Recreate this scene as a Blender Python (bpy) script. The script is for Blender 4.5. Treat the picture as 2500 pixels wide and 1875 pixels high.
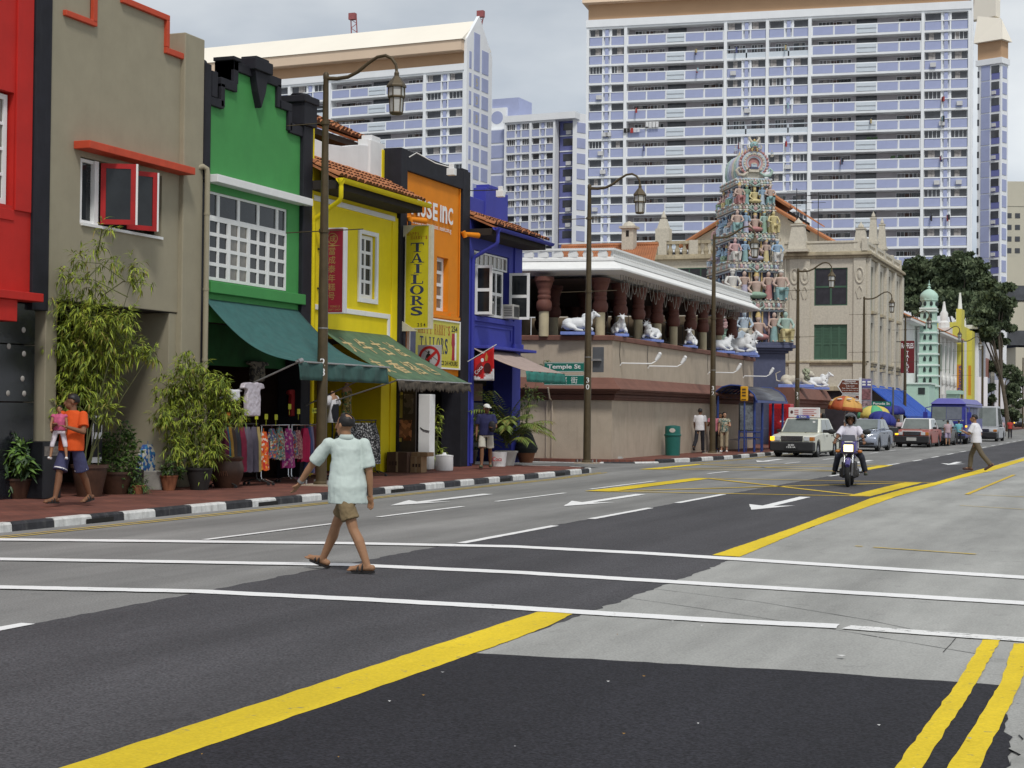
import bpy,bmesh,math,random
from mathutils import Vector,Matrix,noise
random.seed(7)
R=math.radians
S=bpy.context.scene
C=S.collection
for _o in list(bpy.data.objects): bpy.data.objects.remove(_o)

# ------------------------------------------------------------------ camera, world, sun, exposure
F,CAMH=4000.0,1.68
PITCH,ROLL,YAW=math.atan(65/F),math.atan(0.0105),math.atan2(1530,F)
FW=Vector((-math.sin(YAW)*math.cos(PITCH),math.cos(YAW)*math.cos(PITCH),math.sin(PITCH)))
_rt=Vector((math.cos(YAW),math.sin(YAW),0)); _up=_rt.cross(FW)
RT=_rt*math.cos(ROLL)+_up*math.sin(ROLL)
UP=-_rt*math.sin(ROLL)+_up*math.cos(ROLL)
CAM=Vector((0,0,CAMH))
cd=bpy.data.cameras.new('camera'); cam=bpy.data.objects.new('camera',cd); C.objects.link(cam)
cd.sensor_width=36; cd.lens=36*F/2500; cd.clip_start=.1; cd.clip_end=3000
cam.matrix_world=Matrix(((RT.x,UP.x,-FW.x,0),(RT.y,UP.y,-FW.y,0),(RT.z,UP.z,-FW.z,CAMH),(0,0,0,1)))
S.camera=cam
W=bpy.data.worlds.new('World'); S.world=W; W.use_nodes=True
nt=W.node_tree; nt.nodes.clear(); N=nt.nodes.new; L=nt.links.new
SUN_EL,SUN_AZ=R(55),R(148)          # high hazy sun behind cloud, from the right of the view
sky=N('ShaderNodeTexSky'); sky.sky_type='NISHITA'; sky.sun_disc=False
sky.sun_elevation=SUN_EL; sky.sun_rotation=SUN_AZ; sky.dust_density=3
tc=N('ShaderNodeTexCoord'); mp=N('ShaderNodeMapping'); mp.inputs['Scale'].default_value=(1,1,2.6)
nz=N('ShaderNodeTexNoise'); nz.inputs['Scale'].default_value=3.2; nz.inputs['Detail'].default_value=6; nz.inputs['Roughness'].default_value=.5
L(tc.outputs['Generated'],mp.inputs['Vector']); L(mp.outputs['Vector'],nz.inputs['Vector'])
cr=N('ShaderNodeValToRGB')            # the cloud deck: blue-grey to pale grey
cr.color_ramp.elements[0].position=.34; cr.color_ramp.elements[0].color=(3.1,3.55,4.15,1)
cr.color_ramp.elements[1].position=.66; cr.color_ramp.elements[1].color=(6.7,6.95,7.1,1)
L(nz.outputs['Fac'],cr.inputs['Fac'])
# the deck is denser (darker) overhead of the horizon band and pales towards the horizon
sp=N('ShaderNodeSeparateXYZ'); L(tc.outputs['Generated'],sp.inputs[0])
mr=N('ShaderNodeMapRange'); mr.inputs[1].default_value=0; mr.inputs[2].default_value=.30; mr.inputs[3].default_value=1.22; mr.inputs[4].default_value=.80
L(sp.outputs['Z'],mr.inputs[0])
vm=N('ShaderNodeVectorMath'); vm.operation='SCALE'; L(cr.outputs['Color'],vm.inputs[0]); L(mr.outputs[0],vm.inputs['Scale'])
mx=N('ShaderNodeMixRGB'); mx.inputs['Fac'].default_value=.93
L(sky.outputs['Color'],mx.inputs['Color1']); L(vm.outputs[0],mx.inputs['Color2'])
bg=N('ShaderNodeBackground'); bg.inputs['Strength'].default_value=.1
ow=N('ShaderNodeOutputWorld'); L(mx.outputs['Color'],bg.inputs['Color']); L(bg.outputs[0],ow.inputs['Surface'])
sd=bpy.data.lights.new('sun','SUN'); sd.energy=1.5; sd.angle=R(10); sd.color=(1,.97,.92)
sun=bpy.data.objects.new('sun',sd); C.objects.link(sun)
# light travels from azimuth SUN_AZ (clockwise from +Y) at elevation SUN_EL
_d=Vector((math.sin(SUN_AZ)*math.cos(SUN_EL),math.cos(SUN_AZ)*math.cos(SUN_EL),math.sin(SUN_EL)))
sun.rotation_euler=_d.to_track_quat('Z','Y').to_euler()
S.view_settings.view_transform='Standard'; S.view_settings.look='None'; S.view_settings.gamma=1
S.view_settings.use_curve_mapping=False; S.view_settings.exposure=0.45
S.render.engine='CYCLES'

# ------------------------------------------------------------------ measuring the photograph (2500 x 1875 px)
def ray(x,y): return FW*F+RT*(x -1250)-UP*(y -937.5)
def gp(x,y,z=0.0):                     # point of the plane of height z seen at a pixel
    d=ray(x,y); return CAM+d*((z -CAMH)/d.z)
def atX(x,y,X): d=ray(x,y); return CAM+d*(X/d.x)
def atY(x,y,Y): d=ray(x,y); return CAM+d*(Y/d.y)
def atD(x,y,D): d=ray(x,y); return CAM+d*(D/F)
def on_line(px_x,X):                    # Y of the point of the vertical plane X seen in pixel column px_x
    d=ray(px_x,1000); return X/d.x*d.y

# ------------------------------------------------------------------ materials
MATS={}
def mat(name,rgb,rough=.75,var=.1,scale=3.0,bump=0.0,bscale=60.0,metal=0.0,streak=0.0,dirt=None,spec=.4,emit=None):
    if name in MATS: return MATS[name]
    m=bpy.data.materials.new(name); m.use_nodes=True; t=m.node_tree; t.nodes.clear()
    n=t.nodes.new; l=t.links.new
    out=n('ShaderNodeOutputMaterial'); b=n('ShaderNodeBsdfPrincipled'); l(b.outputs[0],out.inputs[0])
    b.inputs['Roughness'].default_value=rough; b.inputs['Metallic'].default_value=metal
    b.inputs['Specular IOR Level'].default_value=spec
    b.inputs['Base Color'].default_value=(*rgb,1)
    if emit: b.inputs['Emission Color'].default_value=(*rgb,1); b.inputs['Emission Strength'].default_value=emit
    tcx=n('ShaderNodeTexCoord')
    src=None
    if var >0:
        z=n('ShaderNodeTexNoise'); z.inputs['Scale'].default_value=scale; z.inputs['Detail'].default_value=7; z.inputs['Roughness'].default_value=.62
        l(tcx.outputs['Object'],z.inputs['Vector'])
        r_=n('ShaderNodeMapRange'); r_.inputs[1].default_value=.3; r_.inputs[2].default_value=.7
        r_.inputs[3].default_value=1-var; r_.inputs[4].default_value=1+var; l(z.outputs['Fac'],r_.inputs[0])
        v=n('ShaderNodeVectorMath'); v.operation='SCALE'; v.inputs[0].default_value=rgb; l(r_.outputs[0],v.inputs['Scale']); src=v.outputs[0]
        l(src,b.inputs['Base Color'])
    if streak >0:                       # rain streaks and grime running down
        mpp=n('ShaderNodeMapping'); mpp.inputs['Scale'].default_value=(3.5,3.5,.28); l(tcx.outputs['Object'],mpp.inputs['Vector'])
        z2=n('ShaderNodeTexNoise'); z2.inputs['Scale'].default_value=2.2; z2.inputs['Detail'].default_value=8; z2.inputs['Roughness'].default_value=.7
        l(mpp.outputs[0],z2.inputs['Vector'])
        r2=n('ShaderNodeMapRange'); r2.inputs[1].default_value=.52; r2.inputs[2].default_value=.78; r2.inputs[3].default_value=0; r2.inputs[4].default_value=streak
        l(z2.outputs['Fac'],r2.inputs[0])
        m2=n('ShaderNodeMixRGB'); l(r2.outputs[0],m2.inputs['Fac']); l(src,m2.inputs['Color1'])
        m2.inputs['Color2'].default_value=(*(dirt or (.08,.07,.06)),1); l(m2.outputs[0],b.inputs['Base Color'])
    if bump >0:
        z3=n('ShaderNodeTexNoise'); z3.inputs['Scale'].default_value=bscale; z3.inputs['Detail'].default_value=4; l(tcx.outputs['Object'],z3.inputs['Vector'])
        bm_=n('ShaderNodeBump'); bm_.inputs['Strength'].default_value=bump; bm_.inputs['Distance'].default_value=.02
        l(z3.outputs['Fac'],bm_.inputs['Height']); l(bm_.outputs[0],b.inputs['Normal'])
    MATS[name]=m; return m

def speckle(name,base,cols,scale,rough=.7,lo=.45,hi=.6):
    """printed cloth: blotches of several colours"""
    m=mat(name,base,rough,0); t=m.node_tree; n=t.nodes.new; l=t.links.new
    b=next(x for x in t.nodes if x.type=='BSDF_PRINCIPLED')
    tcx=n('ShaderNodeTexCoord'); v=n('ShaderNodeTexVoronoi'); v.inputs['Scale'].default_value=scale
    l(tcx.outputs['Object'],v.inputs['Vector'])
    s=n('ShaderNodeSeparateColor'); l(v.outputs['Color'],s.inputs[0])
    r=n('ShaderNodeValToRGB'); r.color_ramp.interpolation='CONSTANT'
    allc=[base]+list(cols)
    r.color_ramp.elements[0].color=(*allc[0],1)
    r.color_ramp.elements[1].position=.999; r.color_ramp.elements[1].color=(*allc[-1],1)
    for i,c in enumerate(allc[1:],1):
        e=r.color_ramp.elements.new(lo+(1-lo)*(i -1)/len(cols)); e.color=(*c,1)
    l(s.outputs[0],r.inputs['Fac']); l(r.outputs[0],b.inputs['Base Color']); return m

# ------------------------------------------------------------------ mesh builder
class Fr:
    """a flat frame: origin, viewer's right, up; n points to the viewer"""
    def __init__(s,o,r=(0,1,0),u=(0,0,1)):
        s.o=Vector(o); s.r=Vector(r).normalized(); s.u=Vector(u).normalized(); s.n=s.r.cross(s.u).normalized()
    def __call__(s,x,y,d=0.0): return s.o+s.r*x+s.u*y+s.n*d
ID=Fr((0,0,0),(1,0,0),(0,1,0))
LOC={}
class MB:
    def __init__(s): s.v=[]; s.f=[]; s.mi=[]; s.k=0
    def m(s,k): s.k=k; return s
    def add(s,vs,fs):
        b=len(s.v); s.v += [tuple(v) for v in vs]
        for f in fs: s.f.append([b+i for i in f]); s.mi.append(s.k)
        return s
    def quad(s,a,b,c,d): return s.add([a,b,c,d],[(0,1,2,3)])
    def hexa(s,p): return s.add(p,[(3,2,1,0),(4,5,6,7),(0,1,5,4),(1,2,6,5),(2,3,7,6),(3,0,4,7)])
    def box(s,x0,y0,z0,x1,y1,z1):
        return s.hexa([(x0,y0,z0),(x1,y0,z0),(x1,y1,z0),(x0,y1,z0),(x0,y0,z1),(x1,y0,z1),(x1,y1,z1),(x0,y1,z1)])
    def fbox(s,fr,x0,y0,x1,y1,d0,d1):       # box on a frame, from depth d0 to d1 (towards the viewer)
        return s.hexa([fr(x0,y0,d0),fr(x1,y0,d0),fr(x1,y1,d0),fr(x0,y1,d0),fr(x0,y0,d1),fr(x1,y0,d1),fr(x1,y1,d1),fr(x0,y1,d1)])
    def prism(s,fr,poly,d0,d1):
        n=len(poly); vs=[fr(x,y,d0) for x,y in poly]+[fr(x,y,d1) for x,y in poly]
        return s.add(vs,[list(range(n))[::-1],list(range(n,2*n))]+[(i,(i+1)%n,n+(i+1)%n,n+i) for i in range(n)])
    def poly(s,pts): return s.add(pts,[list(range(len(pts)))])
    def cyl(s,p0,p1,r0,r1=None,n=10,caps=True):
        p0=Vector(p0); p1=Vector(p1); r1=r0 if r1 is None else r1
        d=(p1 -p0); d=d.normalized() if d.length >1e-9 else Vector((0,0,1))
        a=d.orthogonal().normalized(); b=d.cross(a)
        vs=[]
        for p,r in ((p0,r0),(p1,r1)):
            for i in range(n):
                t=2*math.pi*i/n; vs.append(p+(a*math.cos(t)+b*math.sin(t))*r)
        fs=[(i,(i+1)%n,n+(i+1)%n,n+i) for i in range(n)]
        if caps: fs += [list(range(n))[::-1],list(range(n,2*n))]
        return s.add(vs,fs)
    def tube(s,pts,r,n=8):
        pts=[Vector(p) for p in pts]; k=len(pts); rs=r if isinstance(r,(list,tuple)) else [r]*k
        t0=(pts[1]-pts[0]).normalized(); a=t0.orthogonal().normalized(); vs=[]
        for i,p in enumerate(pts):
            t=(pts[min(i+1,k -1)]-pts[max(i -1,0)]).normalized()
            a=(a -t*a.dot(t)); a=a.normalized() if a.length >1e-6 else t.orthogonal().normalized(); b=t.cross(a)
            for j in range(n):
                q=2*math.pi*j/n; vs.append(p+(a*math.cos(q)+b*math.sin(q))*rs[i])
        fs=[(i*n+j,i*n+(j+1)%n,(i+1)*n+(j+1)%n,(i+1)*n+j) for i in range(k -1) for j in range(n)]
        fs += [list(range(n))[::-1],list(range((k -1)*n,k*n))]
        return s.add(vs,fs)
    def lathe(s,prof,c=(0,0,0),n=14,sq=1.0):
        c=Vector(c); vs=[]; k=len(prof)
        for r,z in prof:
            for j in range(n):
                q=2*math.pi*(j+.5)/n; vs.append(c+Vector((r*math.cos(q),r*math.sin(q)*sq,z)))
        fs=[(i*n+j,i*n+(j+1)%n,(i+1)*n+(j+1)%n,(i+1)*n+j) for i in range(k -1) for j in range(n)]
        fs += [list(range(n))[::-1],list(range((k -1)*n,k*n))]
        return s.add(vs,fs)
    def loft(s,rings,n=14):
        """rings of (centre, half-vector a, half-vector b)"""
        vs=[]; k=len(rings)
        for c,a,b in rings:
            c=Vector(c); a=Vector(a); b=Vector(b)
            for j in range(n):
                q=2*math.pi*j/n; vs.append(c+a*math.cos(q)+b*math.sin(q))
        fs=[(i*n+j,i*n+(j+1)%n,(i+1)*n+(j+1)%n,(i+1)*n+j) for i in range(k -1) for j in range(n)]
        fs += [list(range(n))[::-1],list(range((k -1)*n,k*n))]
        return s.add(vs,fs)
    def ell(s,c,r,n=12,m=8,rot=None):
        c=Vector(c); r=(r,r,r) if not isinstance(r,(tuple,list)) else r; vs=[]
        for i in range(1,m):
            a=math.pi*i/m
            for j in range(n):
                q=2*math.pi*j/n
                v=Vector((r[0]*math.sin(a)*math.cos(q),r[1]*math.sin(a)*math.sin(q),r[2]*math.cos(a)))
                vs.append(c+(rot @ v if rot else v))
        t=Vector((0,0,r[2])); vs += [c+(rot @ t if rot else t),c -(rot @ t if rot else t)]
        fs=[(i*n+j,(i+1)*n+j,(i+1)*n+(j+1)%n,i*n+(j+1)%n) for i in range(m -2) for j in range(n)]
        T=(m -1)*n
        fs += [(T,j,(j+1)%n) for j in range(n)]+[(T+1,(m -2)*n+(j+1)%n,(m -2)*n+j) for j in range(n)]
        return s.add(vs,fs)
    def cap(s,p0,p1,r0,r1,n=10):              # tapered capsule
        s.cyl(p0,p1,r0,r1,n); s.ell(p0,r0,n,6); s.ell(p1,r1,n,6); return s
    def mesh(s,name,mats,smooth=None,loc=None):
        me=bpy.data.meshes.new(name)
        v=s.v if loc is None else [(x -loc[0],y -loc[1],z -loc[2]) for x,y,z in s.v]
        me.from_pydata(v,[],s.f)
        for x in (mats if isinstance(mats,(list,tuple)) else [mats]): me.materials.append(x)
        if any(s.mi): me.polygons.foreach_set('material_index',s.mi)
        bm=bmesh.new(); bm.from_mesh(me); bmesh.ops.recalc_face_normals(bm,faces=bm.faces); bm.to_mesh(me); bm.free()
        if smooth is not None:
            me.polygons.foreach_set('use_smooth',[True]*len(me.polygons)); me.set_sharp_from_angle(angle=R(smooth))
        me.update(); return me
    def split(s):
        par=list(range(len(s.v)))
        def fd(a):
            while par[a] != a: par[a]=par[par[a]]; a=par[a]
            return a
        for f in s.f:
            for q in f[1:]: par[fd(q)]=fd(f[0])
        out={}
        for f,k in zip(s.f,s.mi):
            b,mp_=out.setdefault(fd(f[0]),(MB(),{}))
            g=[]
            for q in f:
                if q not in mp_: mp_[q]=len(b.v); b.v.append(s.v[q])
                g.append(mp_[q])
            b.f.append(g); b.mi.append(k)
        return [b for b,_ in out.values()]
    def build(s,name,mats,parent=None,smooth=None,world=True,bevel=0,kind=None,split=False):
        if split: return [b.build(name,mats,parent,smooth,world,bevel,kind) for b in s.split()][0]
        loc=LOC.get(root_of(parent).name) if (parent and world) else None
        me=s.mesh(name,mats,smooth,loc)
        o=bpy.data.objects.new(name,me); C.objects.link(o); o.parent=parent
        if bevel:
            b=o.modifiers.new('edge','BEVEL'); b.width=bevel; b.segments=2; b.limit_method='ANGLE'
        if kind: o['kind']=kind
        return o
def root_of(o):
    while o.parent: o=o.parent
    return o
def tag(o,label=None,cat=None,group=None,kind=None):
    if label: o['label']=label
    if cat: o['category']=cat
    if group: o['group']=group
    if kind: o['kind']=kind
    return o
def thing(name,label,cat,loc=(0,0,0),rz=0.0,group=None):
    o=bpy.data.objects.new(name,None); C.objects.link(o); o.empty_display_size=.2
    o.location=loc; o.rotation_euler=(0,0,rz); LOC[o.name]=Vector(loc)
    return tag(o,label,cat,group)
def inst(name,me,parent,loc=(0,0,0),rot=(0,0,0),sc=(1,1,1)):
    o=bpy.data.objects.new(name,me); C.objects.link(o); o.parent=parent
    if isinstance(loc,Vector) and False: pass
    o.location=loc; o.rotation_euler=rot; o.scale=sc; return o
KIDS={}
def kids(o): return [x for x in C.objects if x.parent==o]
def dup(root,loc,rz=None,label=None,group=None):
    def rec(o,par):
        c=o.copy(); C.objects.link(c); c.parent=par
        for ch in tree.get(o.name,[]): rec(ch,c)
        return c
    tree={}
    for x in C.objects:
        if x.parent: tree.setdefault(x.parent.name,[]).append(x)
    c=rec(root,None); c.location=loc; LOC[c.name]=Vector(loc)
    if rz is not None: c.rotation_euler=(0,0,rz)
    return tag(c,label,None,group)
_fc={}
def text_mb(mb,body,fr,size,d=0.004,bold=0.0,align='CENTER',sx=1.0,thick=.006,valign='CENTER'):
    """lettering as flat raised shapes on a frame (built-in font)"""
    key=(body,bold)
    if key not in _fc:
        cu=bpy.data.curves.new('t','FONT'); cu.body=body; cu.size=1; cu.offset=bold; cu.resolution_u=3
        cu.align_x='LEFT'; ob=bpy.data.objects.new('t',cu); C.objects.link(ob)
        me=bpy.data.meshes.new_from_object(ob)
        _fc[key]=([v.co.copy() for v in me.vertices],[list(p.vertices) for p in me.polygons])
        bpy.data.objects.remove(ob); bpy.data.curves.remove(cu); bpy.data.meshes.remove(me)
    vs,fs=_fc[key]
    if not vs: return mb
    x0=min(v.x for v in vs); x1=max(v.x for v in vs); y0=min(v.y for v in vs); y1=max(v.y for v in vs)
    ox={'LEFT': x0,'CENTER': (x0+x1)/2,'RIGHT': x1}[align]; oy=(y0+y1)/2 if valign=='CENTER' else 0
    return mb.add([fr((v.x -ox)*size*sx,(v.y -oy)*size,d) for v in vs],fs)
def text_w(body,bold=0.0):
    text_mb(MB(),body,ID,1,0,bold); vs=_fc[(body,bold)][0]
    return max(v.x for v in vs)-min(v.x for v in vs),max(v.y for v in vs)-min(v.y for v in vs)
def fit_text(mb,body,fr,w,h,d=.004,bold=0.0):
    tw,th=text_w(body,bold); return text_mb(mb,body,fr,h/th,d,bold,'CENTER',(w/tw)/(h/th))

def wall_cells(mb,fr,x0,y0,x1,y1,holes,depth,back=0.0):
    """front skin with rectangular openings and their reveals; returns nothing"""
    xs=sorted({x0,x1,*[h[0] for h in holes],*[h[2] for h in holes]}); ys=sorted({y0,y1,*[h[1] for h in holes],*[h[3] for h in holes]})
    for i in range(len(xs)-1):
        for j in range(len(ys)-1):
            cx,cy=(xs[i]+xs[i+1])/2,(ys[j]+ys[j+1])/2
            if any(h[0] <cx <h[2] and h[1] <cy <h[3] for h in holes): continue
            mb.quad(fr(xs[i],ys[j],back),fr(xs[i+1],ys[j],back),fr(xs[i+1],ys[j+1],back),fr(xs[i],ys[j+1],back))
    for a,b,c,d in list(holes):
        e=back -depth
        mb.quad(fr(a,b,back),fr(a,d,back),fr(a,d,e),fr(a,b,e)); mb.quad(fr(c,b,back),fr(c,d,back),fr(c,d,e),fr(c,b,e))
        mb.quad(fr(a,b,back),fr(c,b,back),fr(c,b,e),fr(a,b,e)); mb.quad(fr(a,d,back),fr(c,d,back),fr(c,d,e),fr(a,d,e))
def window(parent,fr,x0,y0,x1,y1,cols,rows,fw,bw,d,mframe,mglass,name='window',colw=None,dep=.05,gd=-.03):
    """frame and glazing bars as one part; each pane a sub-part"""
    b=MB()
    b.fbox(fr,x0,y0,x0+fw,y1,d -dep,d); b.fbox(fr,x1 -fw,y0,x1,y1,d -dep,d)
    b.fbox(fr,x0+fw,y0,x1 -fw,y0+fw,d -dep,d); b.fbox(fr,x0+fw,y1 -fw,x1 -fw,y1,d -dep,d)
    ix0,ix1,iy0,iy1=x0+fw,x1 -fw,y0+fw,y1 -fw
    cw=(ix1 -ix0 -bw*(cols -1))/cols; rh=(iy1 -iy0 -bw*(rows -1))/rows
    for i in range(1,cols):
        a=ix0+i*cw+(i -1)*bw; b.fbox(fr,a,iy0,a+bw,iy1,d -dep*.9,d -.004)
    for j in range(1,rows):
        a=iy0+j*rh+(j -1)*bw; b.fbox(fr,ix0,a,ix1,a+bw,d -dep*.85,d -.007)
    w=b.build(name,mframe,parent)
    g=MB().fbox(fr,0,0,cw,rh,d -dep*.75,d+gd); p0=fr(0,0,0); g.v=[(x -p0.x,y -p0.y,z -p0.z) for x,y,z in g.v]
    me=g.mesh('pane',mglass)
    base=LOC.get(root_of(parent).name,Vector((0,0,0))) if parent else Vector((0,0,0))
    for i in range(cols):
        for j in range(rows):
            inst('pane',me,w,fr(ix0+i*(cw+bw),iy0+j*(rh+bw),0)-base)
    return w
# ================================================================== THE GROUND
def road_mat(name,rgb,var,grain,wear=None):
    """aggregate: fine speckle, broad stains, tyre-polished tone"""
    m=bpy.data.materials.new(name); m.use_nodes=True; t=m.node_tree; n=t.nodes.new; l=t.links.new
    b=t.nodes['Principled BSDF']; b.inputs['Roughness'].default_value=.85; b.inputs['Specular IOR Level'].default_value=.3
    tcx=n('ShaderNodeTexCoord')
    a=n('ShaderNodeTexNoise'); a.inputs['Scale'].default_value=55; a.inputs['Detail'].default_value=3; l(tcx.outputs['Object'],a.inputs['Vector'])
    mpg=n('ShaderNodeMapping'); mpg.inputs['Scale'].default_value=(1,.22,1); l(tcx.outputs['Object'],mpg.inputs['Vector'])
    c=n('ShaderNodeTexNoise'); c.inputs['Scale'].default_value=.9; c.inputs['Detail'].default_value=8; c.inputs['Roughness'].default_value=.65; l(mpg.outputs[0],c.inputs['Vector'])
    ra=n('ShaderNodeMapRange'); ra.inputs[1].default_value=.3; ra.inputs[2].default_value=.7; ra.inputs[3].default_value=1-grain; ra.inputs[4].default_value=1+grain; l(a.outputs['Fac'],ra.inputs[0])
    rc=n('ShaderNodeMapRange'); rc.inputs[1].default_value=.3; rc.inputs[2].default_value=.7; rc.inputs[3].default_value=1-var; rc.inputs[4].default_value=1+var; l(c.outputs['Fac'],rc.inputs[0])
    mu0=n('ShaderNodeMath'); mu0.operation='MULTIPLY'; l(ra.outputs[0],mu0.inputs[0]); l(rc.outputs[0],mu0.inputs[1])
    mpt=n('ShaderNodeMapping'); mpt.inputs['Scale'].default_value=(1.1,.035,1); l(tcx.outputs['Object'],mpt.inputs['Vector'])      # wheel tracks along the lanes
    tr=n('ShaderNodeTexNoise'); tr.inputs['Scale'].default_value=1.0; tr.inputs['Detail'].default_value=3; l(mpt.outputs[0],tr.inputs['Vector'])
    sp_=n('ShaderNodeTexNoise'); sp_.inputs['Scale'].default_value=2.6; sp_.inputs['Detail'].default_value=6; sp_.inputs['Roughness'].default_value=.7; l(tcx.outputs['Object'],sp_.inputs['Vector'])
    rt_=n('ShaderNodeMapRange'); rt_.inputs[1].default_value=.3; rt_.inputs[2].default_value=.7; rt_.inputs[3].default_value=1-var*.7; rt_.inputs[4].default_value=1+var*.7; l(tr.outputs['Fac'],rt_.inputs[0])
    rs_=n('ShaderNodeMapRange'); rs_.inputs[1].default_value=.60; rs_.inputs[2].default_value=.74; rs_.inputs[3].default_value=1; rs_.inputs[4].default_value=1-var*1.3; l(sp_.outputs['Fac'],rs_.inputs[0])
    mu1=n('ShaderNodeMath'); mu1.operation='MULTIPLY'; l(rt_.outputs[0],mu1.inputs[0]); l(rs_.outputs[0],mu1.inputs[1])
    mu=n('ShaderNodeMath'); mu.operation='MULTIPLY'; l(mu0.outputs[0],mu.inputs[0]); l(mu1.outputs[0],mu.inputs[1])
    v=n('ShaderNodeVectorMath'); v.operation='SCALE'; v.inputs[0].default_value=rgb; l(mu.outputs[0],v.inputs['Scale'])
    col=v.outputs[0]
    if wear:                              # paint: chips down to the road colour
        w=n('ShaderNodeTexNoise'); w.inputs['Scale'].default_value=9; w.inputs['Detail'].default_value=9; w.inputs['Roughness'].default_value=.75; l(tcx.outputs['Object'],w.inputs['Vector'])
        rw=n('ShaderNodeMapRange'); rw.inputs[1].default_value=wear[1]; rw.inputs[2].default_value=wear[1]+.05; l(w.outputs['Fac'],rw.inputs[0])
        mm=n('ShaderNodeMixRGB'); l(rw.outputs[0],mm.inputs['Fac']); l(col,mm.inputs['Color1']); mm.inputs['Color2'].default_value=(*wear[0],1); col=mm.outputs[0]
    l(col,b.inputs['Base Color'])
    bu=n('ShaderNodeBump'); bu.inputs['Strength'].default_value=.35; bu.inputs['Distance'].default_value=.01; l(a.outputs['Fac'],bu.inputs['Height']); l(bu.outputs[0],b.inputs['Normal'])
    MATS[name]=m; return m
M_LIGHT=road_mat('asphalt_light',(.215,.213,.205),.22,.28)
M_DARK=road_mat('asphalt_dark',(.066,.064,.069),.22,.5)
M_NEW=road_mat('asphalt_new',(.019,.0185,.023),.22,.75)
M_CONC=road_mat('concrete_road',(.325,.325,.307),.24,.18)
M_WHITE=road_mat('white_line',(.80,.80,.79),.05,.05,((.38,.38,.37),.61))
M_WWORN=road_mat('white_line_worn',(.74,.74,.72),.08,.08,((.33,.33,.32),.54))
M_YELL=road_mat('yellow_line_paint',(.68,.50,.02),.2,.1,((.36,.29,.09),.60))
M_YTHIN=road_mat('yellow_thin_paint',(.60,.42,.05),.12,.1,((.30,.27,.17),.66))
def sheet(name,pts,z,m,parent=None,seed=0,jag=0.0,kind='structure'):
    """flat polygon; edges broken into ragged short steps if jag"""
    rnd=random.Random(seed); out=[]
    for i,a in enumerate(pts):
        b=pts[(i+1)%len(pts)]; out.append((a[0],a[1]))
        L_=math.hypot(b[0]-a[0],b[1]-a[1]); k=min(int(L_/.12),260) if jag else 0
        for j in range(1,k):
            t=j/k; e=jag*(rnd.random()-.5)*2+jag*1.2*noise.noise(Vector((a[0]+t*9,L_*t*.8,seed)))
            nx,ny=-(b[1]-a[1])/L_,(b[0]-a[0])/L_
            out.append((a[0]+(b[0]-a[0])*t+nx*e,a[1]+(b[1]-a[1])*t+ny*e))
    bm=bmesh.new(); vs=[bm.verts.new((x,y,z)) for x,y in out]; f=bm.faces.new(vs)
    if f.normal.z <0 or True:
        f.normal_update()
        if f.normal.z <0: f.normal_flip()
    bmesh.ops.triangulate(bm,faces=bm.faces)
    me=bpy.data.meshes.new(name); bm.to_mesh(me); bm.free(); me.materials.append(m)
    o=bpy.data.objects.new(name,me); C.objects.link(o); o.parent=parent
    if kind and not parent: o['kind']=kind
    return o
def g2(*ps): return [tuple(gp(*p)[:2]) for p in ps]
def strip_pts(cl,w):
    a=[]; b=[]
    for i,p in enumerate(cl):
        p=Vector(p); q0=Vector(cl[max(i -1,0)]); q1=Vector(cl[min(i+1,len(cl)-1)]); t=(q1 -q0).normalized(); nn=Vector((-t.y,t.x))
        a.append(tuple(p+nn*w/2)); b.append(tuple(p -nn*w/2))
    return a+b[::-1]
ground=MB().quad((-900,-200,-.02),(900,-200,-.02),(900,1800,-.02),(-900,1800,-.02)).build('ground',mat('far_ground',(.16,.16,.15),.9,.15,.3),kind='structure')
sheet('road',[(-20,-10),(14,-10),(14,420),(-14.2,420),(-14.2,54),(-19,50.4),(-60,49.6),(-60,44.4),(-15.6,44.4),(-14.2,42),(-20,2)],0,M_LIGHT,seed=1)
sheet('concrete_carriageway',[(-4.45,-6),(-4.36,12.8),(-4.5,20),(-4.6,30),(-4.6,60),(-4.0,100),(-3.8,400),(10,400),(10,-6)],.003,M_CONC,seed=2)
dark_left=[(-7.93,-6),(-7.93,10.5),(-7.95,13),(-8.0,16),(-8.02,20),(-7.98,28),(-7.8,44),(-7.6,61),(-7.5,73),(-7.3,110),(-7.2,380)]
dark_right=[(-3.9,380),(-4.1,100),(-4.5,60),(-4.6,45),(-4.62,30),(-4.42,20),(-4.3,17),(-4.27,13),(-4.3,9),(-4.3,-6)]
sheet('dark_asphalt_lane',dark_left+dark_right,.005,M_DARK,seed=3,jag=.022)
sheet('new_asphalt_patch',[(-4.33,10.5),(-3.2,10.58),(-2.2,10.66),(-.77,10.62),(-.66,9.2),(-.56,8.17),(-.5,-6),(-4.33,-6)],.007,M_NEW,seed=4,jag=.02)
# ---- big yellow centre line
yn=g2((158,1875),(704,1696),(1250,1516),(1318,1494)); yr=g2((1403,1498),(1340,1530),(1250,1565),(848,1707),(362,1875))
sheet('yellow_line',[(-4.62,-5)]+yn+yr+[(-4.3,-5)],.009,M_YELL,seed=5,jag=.006)
sheet('yellow_line',[(-4.67,18.85),(-4.72,24),(-4.98,33),(-4.92,38),(-4.72,42),(-4.6,52),(-4.3,66),(-4.1,90),(-4,300),(-3.7,300),(-3.8,90),(-3.95,66),(-4.15,52),(-4.42,45),(-4.62,34),(-4.5,24),(-4.33,18.8)],.009,M_YELL,seed=6,jag=.006)
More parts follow.
